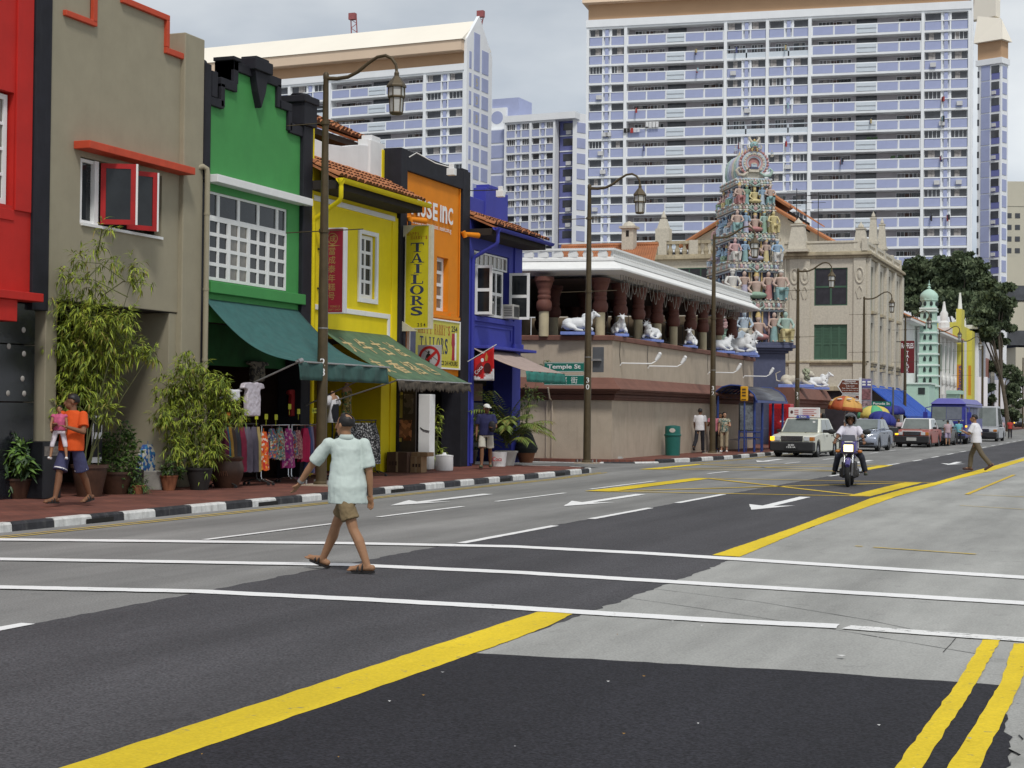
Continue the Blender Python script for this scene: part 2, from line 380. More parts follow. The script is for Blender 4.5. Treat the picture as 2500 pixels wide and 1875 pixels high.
# ---- crossing lines
l1=g2((0,1319),(396,1323),(848,1328),(1250,1336),(1583,1353),(1956,1377),(2267,1397),(2500,1412))
l2=g2((0,1367),(452,1374),(848,1381),(1250,1399),(1612,1421),(1956,1442),(2500,1475))
l3=g2((0,1436),(477,1446),(848,1464),(1250,1486),(1402,1496),(1758,1518),(2046,1532))
l3b=g2((2066,1534),(2300,1551),(2500,1565))
for i,(l_,w_,m_) in enumerate(((l1,.34,M_WHITE),(l2,.30,M_WHITE),(l3,.27,M_WHITE),(l3b,.24,M_WWORN))):
    l_=list(l_)
    if i <3: l_=[(2*l_[0][0]-l_[1][0],2*l_[0][1]-l_[1][1])]+l_
    if i != 2: l_=l_+[(2*l_[-1][0]-l_[-2][0],2*l_[-1][1]-l_[-2][1])]
    sheet('crossing_line',strip_pts(l_,w_),.012,m_,seed=10+i,jag=.008)
# ---- lane dashes
def dash(x0,y0,x1,y1,w=.11,m=M_WHITE): sheet('lane_line',strip_pts([(x0,y0),(x1,y1)],w),.010,m,seed=int(y0*7),jag=.005)
for a,b in ((8.2,10.45),(19.05,22.6),(24.3,27.6),(29.4,33.0)): dash(-7.95,a,-7.95,b,.13)
for a,b in ((44.2,46.2),(48.9,51.4),(54.9,57.2)): dash(-7.75,a,-7.66,b)
for k in range(14): dash(-7.6,60.5+5.6*k,-7.55,62.6+5.6*k)
for a,b in ((18.0,21.4),(23.05,26.3),(28.05,31.75),(33.6,38.4),(43.9,46.0),(54.4,56.6)): dash(-11.02,a,-10.95,b,.1)
for k in range(12): dash(-10.75,60+5.6*k,-10.7,62+5.6*k,.1)
def arrow(x,y,L_=4.6,w=1.0,tilt=0):
    p=[(0,0),(w*.42,1.7),(w*.1,1.35),(w*.11,L_),(-w*.11,L_),(-w*.1,1.35),(-w*.42,1.7)]
    sheet('road_arrow',[(x+a+tilt*b,y+b) for a,b in p],.010,M_WHITE,seed=int(x*y),jag=.006)
for a in ((-12.15,25.9,4.6),(-9.45,27.3,4.8),(-6.25,28.0,4.9),(-6.0,56.9,3.8),(-12.2,55.5,4),(-9.1,56.5,4)): arrow(*a)
# ---- yellow boxes
def yl(pts,w=.17): sheet('yellow_box_line',strip_pts(pts,w),.0125,M_YTHIN,seed=int(pts[0][1]*3),jag=.005)
sheet('yellow_box_line',[(-10.85,32.7),(-10.3,32.75),(-10.15,40.8),(-10.6,40.75)],.0105,M_YELL,seed=61,jag=.008)
sheet('yellow_box_line',[(-5.55,33.7),(-5.1,33.8),(-4.98,41.65),(-5.4,41.6)],.0105,M_YELL,seed=62,jag=.008)
yl([(-10.8,32.8),(-5.1,33.85)],.16); yl([(-10.5,40.75),(-4.75,41.6)],.16); yl([(-10.2,40.7),(-5.2,33.9)]); yl([(-10.3,33.0),(-5.05,41.5)])
sheet('yellow_box_line',[(-13.6,46.0),(-13.2,46.1),(-13.1,51.8),(-13.4,51.8)],.0105,M_YELL,seed=63,jag=.008)
sheet('yellow_box_line',[(-8.0,48.0),(-7.6,48.1),(-7.55,55),(-7.9,55)],.0105,M_YELL,seed=64,jag=.008)
yl([(-13.4,46.2),(-8.0,48.2)]); yl([(-13.2,51.8),(-7.7,54.9)]); yl([(-13.2,51.6),(-7.9,48.2)]); yl([(-13.3,46.4),(-7.8,54.6)])
yl(g2((2132,1338),(2383,1355)),.07); yl(g2((2088,1335),(2106,1336)),.07); yl(g2((2476,1160),(2360,1208),(2500,1214),(2600,1219)),.1); yl(g2((2343,1235),(2500,1245)),.05)
for x in (-13.55,-13.38): sheet('double_yellow_line',strip_pts([(x,6),(x,30),(x+.05,38),(x -.25,43)],.05),.009,M_YTHIN,seed=int(x*100),jag=.006)
for x in (-13.45,-13.28): sheet('double_yellow_line',strip_pts([(x -.3,52.5),(x,58),(x,80)],.05),.009,M_YTHIN,seed=int(x*100),jag=.006)
sheet('double_yellow_line',[(-1.09,5),(-1.07,8),(-1.05,10.6),(-1.08,12.7),(-.955,12.75),(-.94,10.6),(-.95,8),(-.97,5)],.010,M_YELL,seed=70,jag=.005)
sheet('double_yellow_line',[(-.85,5),(-.84,8),(-.80,10.6),(-.85,12.6),(-.71,12.65),(-.68,10.6),(-.70,8),(-.72,5)],.010,M_YELL,seed=71,jag=.005)
for pts in (g2((1507,1457),(1700,1485),(1990,1530),(2250,1575),(2380,1597)),g2((1561,1434),(1850,1470),(2120,1515),(2260,1545)),g2((2333,1560),(2303,1594))):
    sheet('road_crack',strip_pts(pts,.009),.0055,mat('crack',(.05,.05,.05),.9,0),seed=int(pts[0][0]*50),jag=.0025)
sheet('kerb_apron',[(-.52,4),(-.56,8.17),(-.58,9.0),(-.50,9.9),(-.42,10.8),(1.5,11.5),(1.5,4)],.016,mat('apron_concrete',(.30,.30,.28),.9,.25,4,.4,40),seed=72,jag=.03)
# litter specks
lit=MB(); rnd=random.Random(5)
for i in range(34):
    x=rnd.uniform(-4.2,-.5); y=rnd.uniform(6.5,13); r=rnd.uniform(.004,.014)*(2.6 if i%23==0 else 1)
    lit.m(i%3); lit.add([(x -r,y,.03),(x+r*.4,y -r,.026),(x+r,y+r*.3,.03),(x -r*.2,y+r,.028)],[(0,1,2,3)])
lit.build('street_litter',[mat('chip_white',(.6,.6,.58),.8,0),mat('chip_leaf',(.3,.16,.03),.8,0),mat('chip_grey',(.3,.3,.3),.8,0)],kind='stuff')

# ---- footpaths in red brick pavers, and the striped kerbs
def paver(name,c1,c2,mortar,sx,sy):
    m=bpy.data.materials.new(name); m.use_nodes=True; t=m.node_tree; n=t.nodes.new; l=t.links.new; b=t.nodes['Principled BSDF']
    b.inputs['Roughness'].default_value=.85; b.inputs['Specular IOR Level'].default_value=.3
    tcx=n('ShaderNodeTexCoord'); br=n('ShaderNodeTexBrick'); br.inputs['Scale'].default_value=1; br.inputs['Brick Width'].default_value=sx; br.inputs['Row Height'].default_value=sy; br.inputs['Mortar Size'].default_value=.008
    br.inputs['Color1'].default_value=(*c1,1); br.inputs['Color2'].default_value=(*c2,1); br.inputs['Mortar'].default_value=(*mortar,1); l(tcx.outputs['Object'],br.inputs['Vector'])
    z=n('ShaderNodeTexNoise'); z.inputs['Scale'].default_value=1.3; z.inputs['Detail'].default_value=8; l(tcx.outputs['Object'],z.inputs['Vector'])
    r=n('ShaderNodeMapRange'); r.inputs[1].default_value=.3; r.inputs[2].default_value=.7; r.inputs[3].default_value=.7; r.inputs[4].default_value=1.25; l(z.outputs['Fac'],r.inputs[0])
    v=n('ShaderNodeVectorMath'); v.operation='SCALE'; l(br.outputs['Color'],v.inputs[0]); l(r.outputs[0],v.inputs['Scale']); l(v.outputs[0],b.inputs['Base Color']); MATS[name]=m; return m
M_PAV=paver('brick_paving',(.21,.075,.05),(.15,.055,.042),(.10,.055,.045),.2,.1)
KX=-14.0
fp=MB(); arc=[(KX -.16,42.4)]+[(KX -.16-1.6*(1-math.cos(t)),42.4+1.6*math.sin(t)) for t in (R(25),R(50),R(70),R(90))]
fp.prism(Fr((0,0,0),(1,0,0),(0,1,0)),[(-24,6),(KX -.16,6)]+arc+[(-24,43.7)],-.02,.12)
fp.build('footpath',M_PAV,kind='structure')
arc2=[(-19,50.55),(-16.2,50.75),(-15.3,51.3),(-14.75,52.2),(-14.3,54.5),(-13.95,58),(-13.75,64),(-13.7,75),(-13.7,300)]
MB().prism(Fr((0,0,0),(1,0,0),(0,1,0)),[(x -.15,y) for x,y in arc2]+[(-40,300),(-40,51)],-.02,.12).build('footpath',M_PAV,kind='structure')
kb=bpy.data.objects.new('kerb',None); C.objects.link(kb); kb['kind']='structure'; LOC['kerb']=Vector((0,0,0))
M_KB=mat('kerb_black',(.028,.028,.032),.7,.45,9,.3,50,streak=.5,dirt=(.2,.19,.18)); M_KW=mat('kerb_white',(.62,.62,.60),.75,.2,7,.3,50,streak=.7,dirt=(.16,.15,.13))
rnd=random.Random(11)
def kerb_block(p0,p1,black,h=.125,w=.16,gap=.008,parent=kb):
    p0=Vector((*p0,0)); p1=Vector((*p1,0)); d=(p1 -p0).normalized(); nrm=Vector((d.y,-d.x,0))      # nrm towards the road (+X for d = +Y)
    a=p0+d*gap; b=p1 -d*gap; h += rnd.uniform(-.004,.004)
    q=MB().prism(Fr(a,d,(0,0,1)),[(0,-.02),((b -a).length,-.02),((b -a).length,h),(0,h)],0,-w)
    q=MB(); F_=Fr(a,-nrm,(0,0,1))           # profile across the kerb, extruded along it
    prof=[(0,-.02),(w,-.02),(w,h),(.035,h),(.008,h -.03)]
    vs=[F_(x,y,0) for x,y in prof]+[F_(x,y,0)+(b -a) for x,y in prof]; n_=len(prof)
    q.add(vs,[list(range(n_)),list(range(n_,2*n_))[::-1]]+[(i,(i+1)%n_,n_+(i+1)%n_,n_+i) for i in range(n_)])
    q.build('kerb_stone',M_KB if black else M_KW,parent)
ys=[6]
for y in (7.0,8.0,9.0,10.0,11,12,13,14.1,15.1,16.1,17.1,18.04,18.95,19.82,20.62,21.45,22.47,23.53,24.38,25.2,26.15,26.9,27.85,28.7,29.62,30.5,31.6,32.6,33.5,34.3,35.2,35.9,36.75,37.55,38.55,39.8,41.0,41.95): ys.append(y)
for i in range(len(ys)-1): kerb_block((KX,ys[i]),(KX,ys[i+1]),i%2==0)
ca=[(KX,41.95),(KX,42.6),(KX -.12,43.15),(KX -.45,43.65),(KX -.95,43.95),(KX -1.6,44.05),(KX -2.5,44.05),(KX -3.4,44.05)]
for i in range(len(ca)-1): kerb_block(ca[i],ca[i+1],i%2==0)
pts2=[]
for i in range(3,len(arc2)-1):
    a,b=Vector(arc2[i]),Vector(arc2[i+1]); k=max(1,round((b -a).length/1.1)) if i <7 else 26
    for j in range(k): pts2.append(tuple(a+(b -a)*j/k if i <7 else a+Vector((0,1.1))*j))
for i in range(len(pts2)-1): kerb_block(pts2[i],pts2[i+1],i%2==0)
ramp=[(-19,50.55),(-16.2,50.75),(-15.3,51.3),(-14.75,52.2)]
for i in range(len(ramp)-1): kerb_block(ramp[i],ramp[i+1],i==1,.05)
for x0 in (20.0,24.9,30.2,36.2,40.2):               # drain mouths under the kerb
    MB().box(KX+.004,x0 -.33,.004,KX+.012,x0+.33,.07).build('drain_mouth',mat('drain_dark',(.015,.014,.012),.9,0),kb)
# ================================================================== SHOPHOUSES (facade plane X = -17.5, facing the street)
XF=-17.5
A=Fr((XF,0,0))                       # x = distance along the street, y = height, d = towards the road
P_RED=mat('paint_red',(.50,.016,.010),.7,.10,1.5,.12,90,streak=.18,dirt=(.25,.02,.015))
P_BEIGE=mat('paint_taupe',(.33,.295,.21),.85,.06,2.0,.18,120,streak=.16,dirt=(.22,.2,.15))
P_GREEN=mat('paint_green',(.06,.285,.075),.75,.08,1.4,.15,100,streak=.16,dirt=(.04,.2,.06))
P_YELLOW=mat('paint_yellow',(.83,.66,.006),.75,.06,1.6,.12,100,streak=.14,dirt=(.55,.40,.02))
P_ORANGE=mat('paint_orange',(.74,.235,.004),.75,.07,1.6,.1,100,streak=.10,dirt=(.5,.15,.01))
P_BLUE=mat('paint_blue',(.046,.055,.36),.72,.08,1.6,.15,100,streak=.2,dirt=(.03,.035,.2))
P_BLACK=mat('paint_black',(.012,.012,.018),.75,.3,3,.1,80,streak=.25,dirt=(.05,.05,.055))
P_WHITE=mat('paint_white',(.80,.80,.79),.7,.04,3,streak=.12,dirt=(.5,.48,.44))
P_WGREY=mat('wall_white',(.78,.78,.78),.85,.05,2,.15,90,streak=.15,dirt=(.42,.41,.4))
GLASS=mat('window_glass',(.022,.025,.028),.08,.4,1.2,spec=.38)
GLASS_C=mat('window_glass_curtained',(.16,.145,.12),.12,.5,3,spec=.6)
DARK=mat('shop_dark',(.018,.014,.012),.9,.5,1.2); DARKW=mat('shop_wall_gloom',(.06,.035,.025),.9,.4,1.0)  # interior shade put into these dark wall and ceiling colours
TILE=mat('roof_tile_clay',(.40,.155,.065),.85,.38,2.2,.3,50,streak=.5,dirt=(.09,.055,.045))
METAL=mat('steel_grey',(.35,.35,.35),.45,.15,5,metal=.6); DKMET=mat('steel_dark',(.05,.05,.05),.5,.2,5,metal=.5)
BRONZE=mat('lamp_post_bronze',(.082,.060,.030),.5,.22,4,.12,60,metal=.2,streak=.22,dirt=(.05,.04,.025))

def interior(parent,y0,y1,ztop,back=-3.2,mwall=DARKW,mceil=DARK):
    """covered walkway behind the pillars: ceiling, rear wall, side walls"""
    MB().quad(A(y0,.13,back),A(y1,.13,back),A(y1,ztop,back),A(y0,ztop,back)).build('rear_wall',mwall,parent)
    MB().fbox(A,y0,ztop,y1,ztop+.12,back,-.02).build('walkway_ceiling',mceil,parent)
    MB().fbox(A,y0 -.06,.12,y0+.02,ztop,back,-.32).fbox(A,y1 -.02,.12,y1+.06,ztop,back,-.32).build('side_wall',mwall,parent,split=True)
def shell(mb,y0,y1,z0,z1,back=-9.0,front=-.02):
    """plain body behind a facade skin"""
    mb.quad(A(y0,z0,front),A(y0,z1,front),A(y0,z1,back),A(y0,z0,back)); mb.quad(A(y1,z0,front),A(y1,z1,front),A(y1,z1,back),A(y1,z0,back))
    mb.quad(A(y0,z1,front),A(y1,z1,front),A(y1,z1,back),A(y0,z1,back)); mb.quad(A(y0,z0,back),A(y1,z0,back),A(y1,z1,back),A(y0,z1,back))
def tile_mesh(w,l):
    b=MB(); n=5; r=w*.56
    for k,(y,s) in enumerate(((0,1.0),(l,.86))):
        for i in range(n+1):
            t=math.pi*i/n; b.v.append((w/2+r*s*math.cos(t),y,r*s*math.sin(t)*.8+(.03 if k==0 else 0)))
    m_=n+1
    for i in range(n): b.f.append([i,i+1,m_+i+1,m_+i]); b.mi.append(0)
    b.f.append(list(range(m_))); b.mi.append(1)
    return b.mesh('roof_tile',[TILE,mat('tile_hollow',(.10,.04,.02),.9,.2)],60)
def tiled_slope(parent,eL,eR,tL,cols,rows,seed=0):
    """barrel tiles from the eave edge eL-eR up the slope vector tL-eL; each tile its own part"""
    eL,eR,tL=Vector(eL),Vector(eR),Vector(tL); u=(eR -eL)/cols; s=(tL -eL)/rows
    un,sn=u.normalized(),s.normalized(); nn=un.cross(sn).normalized()
    me=tile_mesh(u.length,s.length*1.16); rnd=random.Random(seed); base=LOC.get(root_of(parent).name,Vector((0,0,0)))
    for i in range(cols):
        for j in range(rows):
            p=eL+u*i+s*j+nn*(.012+.012*rnd.random())+sn*rnd.uniform(-.02,.02)-base
            M=Matrix((un,sn,nn)).transposed(); o=inst('roof_tile',me,parent); e=M.to_euler(); e.z += rnd.uniform(-.02,.02); o.location=p; o.rotation_euler=e
    MB().add([eL,eR,eR+(tL -eL),tL,eL -nn*.05,eR -nn*.05,eR+(tL -eL)-nn*.05,tL -nn*.05],[(0,1,2,3),(4,5,6,7),(0,1,5,4),(1,2,6,5),(3,0,4,7)]).build('roof_deck',TILE,parent)
def gutter(parent,p0,p1,r,m,name='gutter'):
    p0,p1=Vector(p0),Vector(p1); d=(p1 -p0).normalized(); o=Vector((1,0,0)); b=MB(); n=6
    for p in (p0,p1):
        for s,rr in ((1,r),(-1,r -.012)):
            for i in (range(n+1) if s==1 else range(n,-1,-1)):
                t=math.pi+math.pi*i/n; b.v.append(tuple(p+o*(rr*math.cos(t))+Vector((0,0,rr*math.sin(t)))))
    k=2*(n+1)
    b.f=[list(range(k))[::-1],list(range(k,2*k))]+[[i,(i+1)%k,k+(i+1)%k,k+i] for i in range(k)]; b.mi=[0]*len(b.f)
    return b.build(name,m,parent,50)

# ---------------------------------------------------------------- red shophouse at the left edge
red=thing('shophouse','red shophouse with black granite base at the left end of the row','shophouse',(XF,20,0),0,'shophouses in the row')
b=MB(); wall_cells(b,A,14,3.55,22.9,12.5,[(19.0,5.0,22.42,6.88)],.28); shell(b,14,22.9,3.55,12.5)
b.fbox(A,14,3.5,22.42,3.552,-.6,.26); b.build('wall',P_RED,red)
b=MB(); b.fbox(A,22.45,4.93,22.87,12.4,.0,.035).fbox(A,14,4.75,22.44,4.93,0,.02).build('pilaster',P_RED,red,bevel=.006,split=True)
MB().fbox(A,14,3.42,22.89,3.56,-.3,.30).fbox(A,14,3.06,22.28,3.42,-.3,.24).build('beam',P_RED,red,bevel=.01)
window(red,A,19.4,5.02,22.37,6.84,6,4,.09,.05,-.10,P_WHITE,GLASS_C)
GRAN=mat('black_granite',(.012,.013,.017),.22,.5,30,spec=.6)
for i,(z0,z1) in enumerate(((.12,.62),(.62,1.735),(1.745,2.70),(2.71,3.40))):
    for y0,y1 in ((19.4,21.2),(21.21,23.10)): MB().fbox(A,y0,z0,y1 -.008,z1 -.008,-.5,-.02).build('granite_slab',GRAN,red,bevel=.004)
b=MB()
for y,z in ((22.78,2.95),(22.4,2.66),(22.8,2.55),(22.77,2.13),(22.4,1.88),(22.82,1.88)): b.ell(A(y,z,-.015),(.012,.055,.05),8,5)
b.build('mortar_dab',mat('dab',(.35,.33,.30),.9,.3),red,40)
MB().fbox(A,22.9,3.3,23.34,12.6,-.6,.06).build('party_pillar',P_BLACK,red,bevel=.015)
MB().fbox(A,22.75,.12,23.25,1.08,.07,.44).build('plinth',mat('plinth_black',(.008,.009,.012),.45,.4,3),red,bevel=.015)
MB().fbox(A,22.78,.84,23.22,1.0,.44,.452).build('stone_plaque',mat('plaque_stone',(.16,.145,.13),.8,.5,14,.3,30),red)

# ---------------------------------------------------------------- taupe shophouse with red trim
bei=thing('shophouse','taupe shophouse with stepped red coping and red open casements','shophouse',(XF,25.7,0),0,'shophouses in the row')
b=MB(); wall_cells(b,A,23.34,3.53,27.7,8.47,[(24.27,4.90,26.86,6.10)],.16)
wall_cells(b,A,23.34,8.47,25.4,9.9,[(23.75,8.58,24.5,9.6)],.5); b.quad(A(25.4,8.47),A(26.9,8.47),A(26.9,9.12),A(25.4,9.12))
shell(b,23.34,27.7,3.53,8.4); b.fbox(A,23.34,8.4,26.9,9.1,-.35,-.01); b.fbox(A,23.34,3.52,27.68,3.75,-.4,-.005)
b.build('wall',P_BEIGE,bei)
MB().fbox(A,23.7,8.5,24.55,9.7,-.52,-.5).build('vent_backing',P_WHITE,bei)
b=MB()
for q in ((24.5,8.54,24.62,9.9),(23.7,8.47,24.62,8.57),(25.4,9.1,26.96,9.21),(26.86,8.59,26.96,9.1),(26.86,8.47,27.75,8.585)): b.fbox(A,*q,-.3,.07)
b.build('coping',mat('trim_red',(.55,.07,.028),.7,.12,3,streak=.2,dirt=(.2,.04,.02)),bei,bevel=.01)
MB().fbox(A,27.46,.12,28.17,9.0,-.6,.10).build('pillar',P_BEIGE,bei,bevel=.02)
MB().fbox(A,23.36,1.06,23.68,3.53,-.45,-.003).build('pillar',P_BEIGE,bei,bevel=.012)
M_TR=MATS['trim_red']
MB().fbox(A,24.06,6.2,27.5,6.34,0,.34).build('canopy',M_TR,bei,bevel=.01)
b=MB(); b.fbox(A,24.31,4.93,24.38,6.08,-.12,-.04).fbox(A,24.70,4.93,24.82,6.08,-.12,.0).fbox(A,24.38,4.93,24.70,4.99,-.12,-.04).fbox(A,24.38,6.02,24.70,6.08,-.12,-.04).fbox(A,24.3,4.88,26.86,4.93,-.15,.05)
w=b.build('window_frame',P_WHITE,bei); MB().fbox(A,24.38,4.99,24.70,6.02,-.10,-.09).build('pane',GLASS,w)
MB().fbox(A,24.8,4.9,26.86,6.1,-.6,-.55).build('window_dark',DARK,bei)
SH=mat('shutter_red',(.40,.012,.012),.55,.15,4)
for hinge,ang,ww in ((24.86,62,.62),(25.68,30,.60),(26.42,30,.0)):
    if ww==0: continue
    f_=Fr(A(hinge,4.96,.02),(math.sin(R(ang)),math.cos(R(ang)),0))
    for k in range(1):
        b=MB(); b.fbox(f_,0,0,.09,1.10,-.02,.02).fbox(f_,ww -.09,0,ww,1.10,-.02,.02).fbox(f_,.09,0,ww -.09,.09,-.02,.02).fbox(f_,.09,1.01,ww -.09,1.10,-.02,.02)
        c=b.build('casement',SH,bei); MB().fbox(f_,.09,.09,ww -.09,1.01,-.006,.006).build('pane',GLASS,c); MB().fbox(f_,ww,0,ww+.035,1.10,-.02,.022).build('edge_strip',P_WHITE,c)
b=MB(); b.tube([A(28.02,6.42,.05),A(28.10,6.46,.14),A(28.16,6.42,.19),A(28.17,6.3,.2),A(28.17,.14,.2)],.055,10)
for z in (5.5,4.0,2.6,1.2): b.cyl(A(28.17,z,.2),A(28.17,z+.05,.2),.063,None,10)
b.build('downpipe',P_BEIGE,bei,50)
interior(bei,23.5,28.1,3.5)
MB().fbox(A,27.2,.12,27.5,3.5,-1.6,-.02).build('jamb',P_BEIGE,bei,bevel=.01)

# ---------------------------------------------------------------- green shophouse
gre=thing('shophouse','green shophouse with black stepped gable and white paned window','shophouse',(XF,30.4,0),0,'shophouses in the row')
gb=[(28.2,7.3),(32.42,7.3),(32.42,7.78),(31.82,7.78),(31.82,8.22),(31.36,8.22),(31.36,8.66),(29.36,8.66),(29.36,8.22),(28.87,8.22),(28.87,7.78),(28.2,7.78)]
b=MB(); b.prism(A,gb,-.35,0); wall_cells(b,A,28.2,3.4,32.42,7.3,[(28.56,4.25,31.82,6.05)],.12); shell(b,28.2,32.42,3.4,7.25); b.build('wall',P_GREEN,gre)
b=MB()
for q in ((31.36,8.64,29.36,8.84),(28.87,8.2,29.5,8.40),(29.36,8.38,29.54,8.84),(28.87,7.80,29.02,8.28),(28.38,7.76,28.98,7.94),(31.2,8.2,31.36,8.7),(31.3,8.2,31.86,8.38),(31.7,7.78,31.86,8.2),(31.78,7.74,32.45,7.96)):
    b.fbox(A,min(q[0],q[2]),q[1],max(q[0],q[2]),q[3],-.4,.07)
b.fbox(A,28.50,7.94,28.72,8.46,-.4,.08).fbox(A,29.3,8.84,29.62,8.92,-.4,.10)
b.build('coping',P_BLACK,gre,bevel=.012)
b=MB(); b.prism(A,[(30.06,8.78),(30.64,8.78),(30.52,8.35),(30.35,8.02),(30.20,8.35)],-.1,.16); b.fbox(A,29.98,8.78,30.72,9.02,-.25,.22); b.fbox(A,30.08,9.02,30.62,9.08,-.2,.18)
b.build('finial',P_BLACK,gre,bevel=.015)
b=MB(); b.fbox(A,32.36,.12,32.8,8.0,-.5,.10).fbox(A,32.26,8.0,32.86,8.62,-.45,.16).fbox(A,32.2,8.5,32.9,8.66,-.5,.2); b.ell(A(32.55,8.7,-.1),(.22,.3,.05),12,6); b.build('party_pillar',P_BLACK,gre,bevel=.02)
b=MB(); b.fbox(A,28.17,6.2,28.4,8.55,-.4,.13).fbox(A,28.2,.12,28.38,6.2,-.4,.06); b.ell(A(28.28,8.55,-.1),(.2,.115,.12),10,6); b.build('party_pillar',P_BLACK,gre,bevel=.02)
MB().fbox(A,28.46,6.2,32.52,6.36,-.01,.26).build('canopy',P_WHITE,gre,bevel=.01)
b=MB(); b.fbox(A,28.5,3.99,32.5,4.22,0,.12).build('ledge',P_GREEN,gre,bevel=.012)
for x0,x1,c in ((28.58,28.98,1),(28.98,31.42,3),(31.42,31.82,1)): window(gre,A,x0,5.52,x1,6.05,c,1,.05,.1,-.03,P_WHITE,GLASS)
for k in range(4): window(gre,A,28.58+.81*k,4.26,28.58+.81*(k+1),5.52,2,4,.062,.072,-.02+.004*(k%2),P_WHITE,GLASS if k != 1 else GLASS_C)
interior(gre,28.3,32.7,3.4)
MB().fbox(A,28.4,2.55,32.38,3.42,-.5,-.3).build('lintel',mat('lintel_green',(.02,.12,.035),.8,.2),gre)
CANV=mat('canvas_green',(.036,.118,.112),.8,.16,5,.15,140,streak=.35,dirt=(.10,.14,.13)); CANV2=mat('canvas_moss',(.085,.15,.085),.85,.25,3,.15,140,streak=.55,dirt=(.12,.105,.085))
def awn_fn(y0t,y1t,zt,y0b,y1b,zb,d0,d1,sag):
    def f(u,v):                          # u along the street 0..1, v from the wall 0 to the outer rail 1
        y=(y0t+(y1t -y0t)*u)*(1-v)+(y0b+(y1b -y0b)*u)*v
        z=zt+(zb -zt)*v -sag*math.sin(math.pi*v)*(1-.25*math.sin(math.pi*u))+.012*math.sin(u*23)*math.sin(v*3.1)
        return A(y,z,d0+(d1 -d0)*v)
    return f
def cloth(f,nu,nv): 
    b=MB(); b.v=[tuple(f(i/nu,j/nv)) for j in range(nv+1) for i in range(nu+1)]
    b.f=[[j*(nu+1)+i,j*(nu+1)+i+1,(j+1)*(nu+1)+i+1,(j+1)*(nu+1)+i] for j in range(nv) for i in range(nu)]; b.mi=[0]*len(b.f); return b
def solid(o,t): m_=o.modifiers.new('thick','SOLIDIFY'); m_.thickness=t; m_.offset=0; return o
fa=awn_fn(28.4,32.3,3.86,28.55,32.62,2.60,.02,2.08,.30)
aw=solid(cloth(fa,24,16).build('awning',CANV,gre,70),.012)
def val_fn(f,drop,wob,fr_=0.0,seed=1):
    rnd=random.Random(seed); rr=[rnd.random() for _ in range(200)]
    def g(u,v): p=f(u,1); return p+Vector((.02*v+wob*math.sin(u*31+2*v),0,-drop*v*(1-fr_*rr[int(u*199)])))
    return g
solid(cloth(val_fn(fa,.36,.025),40,4).build('valance',mat('canvas_green_faded',(.035,.085,.075),.85,.3,4,streak=.5,dirt=(.10,.13,.12)),aw,70),.01)
MB().tube([fa(-.02,1),fa(1.03,1)],.022,8).cyl(fa(0,1),fa(0,1)+Vector((.03,.1,.03)),.05,None,8).tube([fa(.01,1),A(28.62,1.75,.0)],.018,6).tube([fa(.99,1),A(32.6,1.75,.1)],.018,6).build('awning_arm',METAL,gre,50)

# ---------------------------------------------------------------- yellow shophouse
yel=thing('shophouse','yellow shophouse with clay tiled eave, yellow gutter and moss green awning','shophouse',(XF,35.1,0),0,'shophouses in the row')
b=MB(); wall_cells(b,A,32.8,3.3,37.5,7.15,[(35.42,4.36,36.25,5.9)],.12); shell(b,32.8,37.5,3.3,7.1); b.build('wall',P_YELLOW,yel)
b=MB(); b.fbox(A,32.72,.12,33.0,8.42,-.5,.03).fbox(A,37.2,.12,37.53,6.5,-.5,.03).fbox(A,37.4,6.5,37.56,8.25,-.62,-.38).fbox(A,36.72,.12,37.3,3.5,-3.1,-.01); b.build('party_wall',P_YELLOW,yel,bevel=.012,split=True)
b=MB(); b.fbox(A,35.3,4.25,35.42,6.0,0,.05).fbox(A,36.25,4.25,36.37,6.0,0,.05).fbox(A,35.42,5.9,36.25,6.0,0,.05).fbox(A,35.42,4.25,36.25,4.36,0,.05); b.build('window_surround',P_WHITE,yel,bevel=.006,split=True)
window(yel,A,35.43,4.37,36.24,5.89,2,4,.09,.07,-.06,P_WHITE,GLASS)
b=MB(); b.fbox(A,32.98,6.40,37.3,6.52,0,.05).fbox(A,33.0,3.93,37.1,4.05,0,.04).fbox(A,36.98,3.3,37.1,3.93,0,.04); b.build('moulding',P_WHITE,yel,bevel=.008,split=True)
eL,eR,tL=(-16.75,32.78,6.86),(-16.75,37.5,6.86),(-17.96,32.78,7.48)
tiled_slope(yel,eL,eR,tL,26,4,3)
gutter(yel,(-16.68,32.7,6.84),(-16.68,37.62,6.84),.10,P_YELLOW)
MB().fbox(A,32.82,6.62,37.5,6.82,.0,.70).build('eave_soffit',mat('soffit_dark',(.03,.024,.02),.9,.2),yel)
b=MB(); b.lathe([(.09,.12),(.09,.04),(.05,-.02),(.05,-.1)],(-16.68,32.78,6.72),10); b.tube([(-16.68,32.78,6.65),(-16.68,32.78,6.42),(-16.75,32.84,6.34),(-17.36,32.9,5.98),(-17.42,32.9,5.9),(-17.42,32.9,.2)],.055,10); b.build('downpipe',P_YELLOW,yel,50)
top=[(33.0,7.3),(33.0,8.0),(33.6,7.98),(34.6,7.95),(35.4,8.02),(36.3,8.2),(36.75,8.26),(36.75,8.42),(36.95,8.42),(36.95,8.55),(37.45,8.55),(37.45,8.42),(37.62,8.42),(37.62,7.3)]
b=MB(); b.prism(A,top,-.75,-.46); b.fbox(A,36.75,7.35,37.6,8.4,-.46,-.40); b.build('parapet_wall',P_WGREY,yel,bevel=.01)
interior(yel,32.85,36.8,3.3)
fb=awn_fn(33.35,37.0,3.52,33.3,37.55,2.34,.02,2.02,.06)
aw2=solid(cloth(fb,24,12).build('awning',CANV2,yel,70),.012)
fl=val_fn(fb,.27,.02,.38,9); solid(cloth(fl,90,3).build('fringe',mat('fringe_worn',(.075,.06,.045),.9,.55,8),aw2,60),.006)
b=MB()
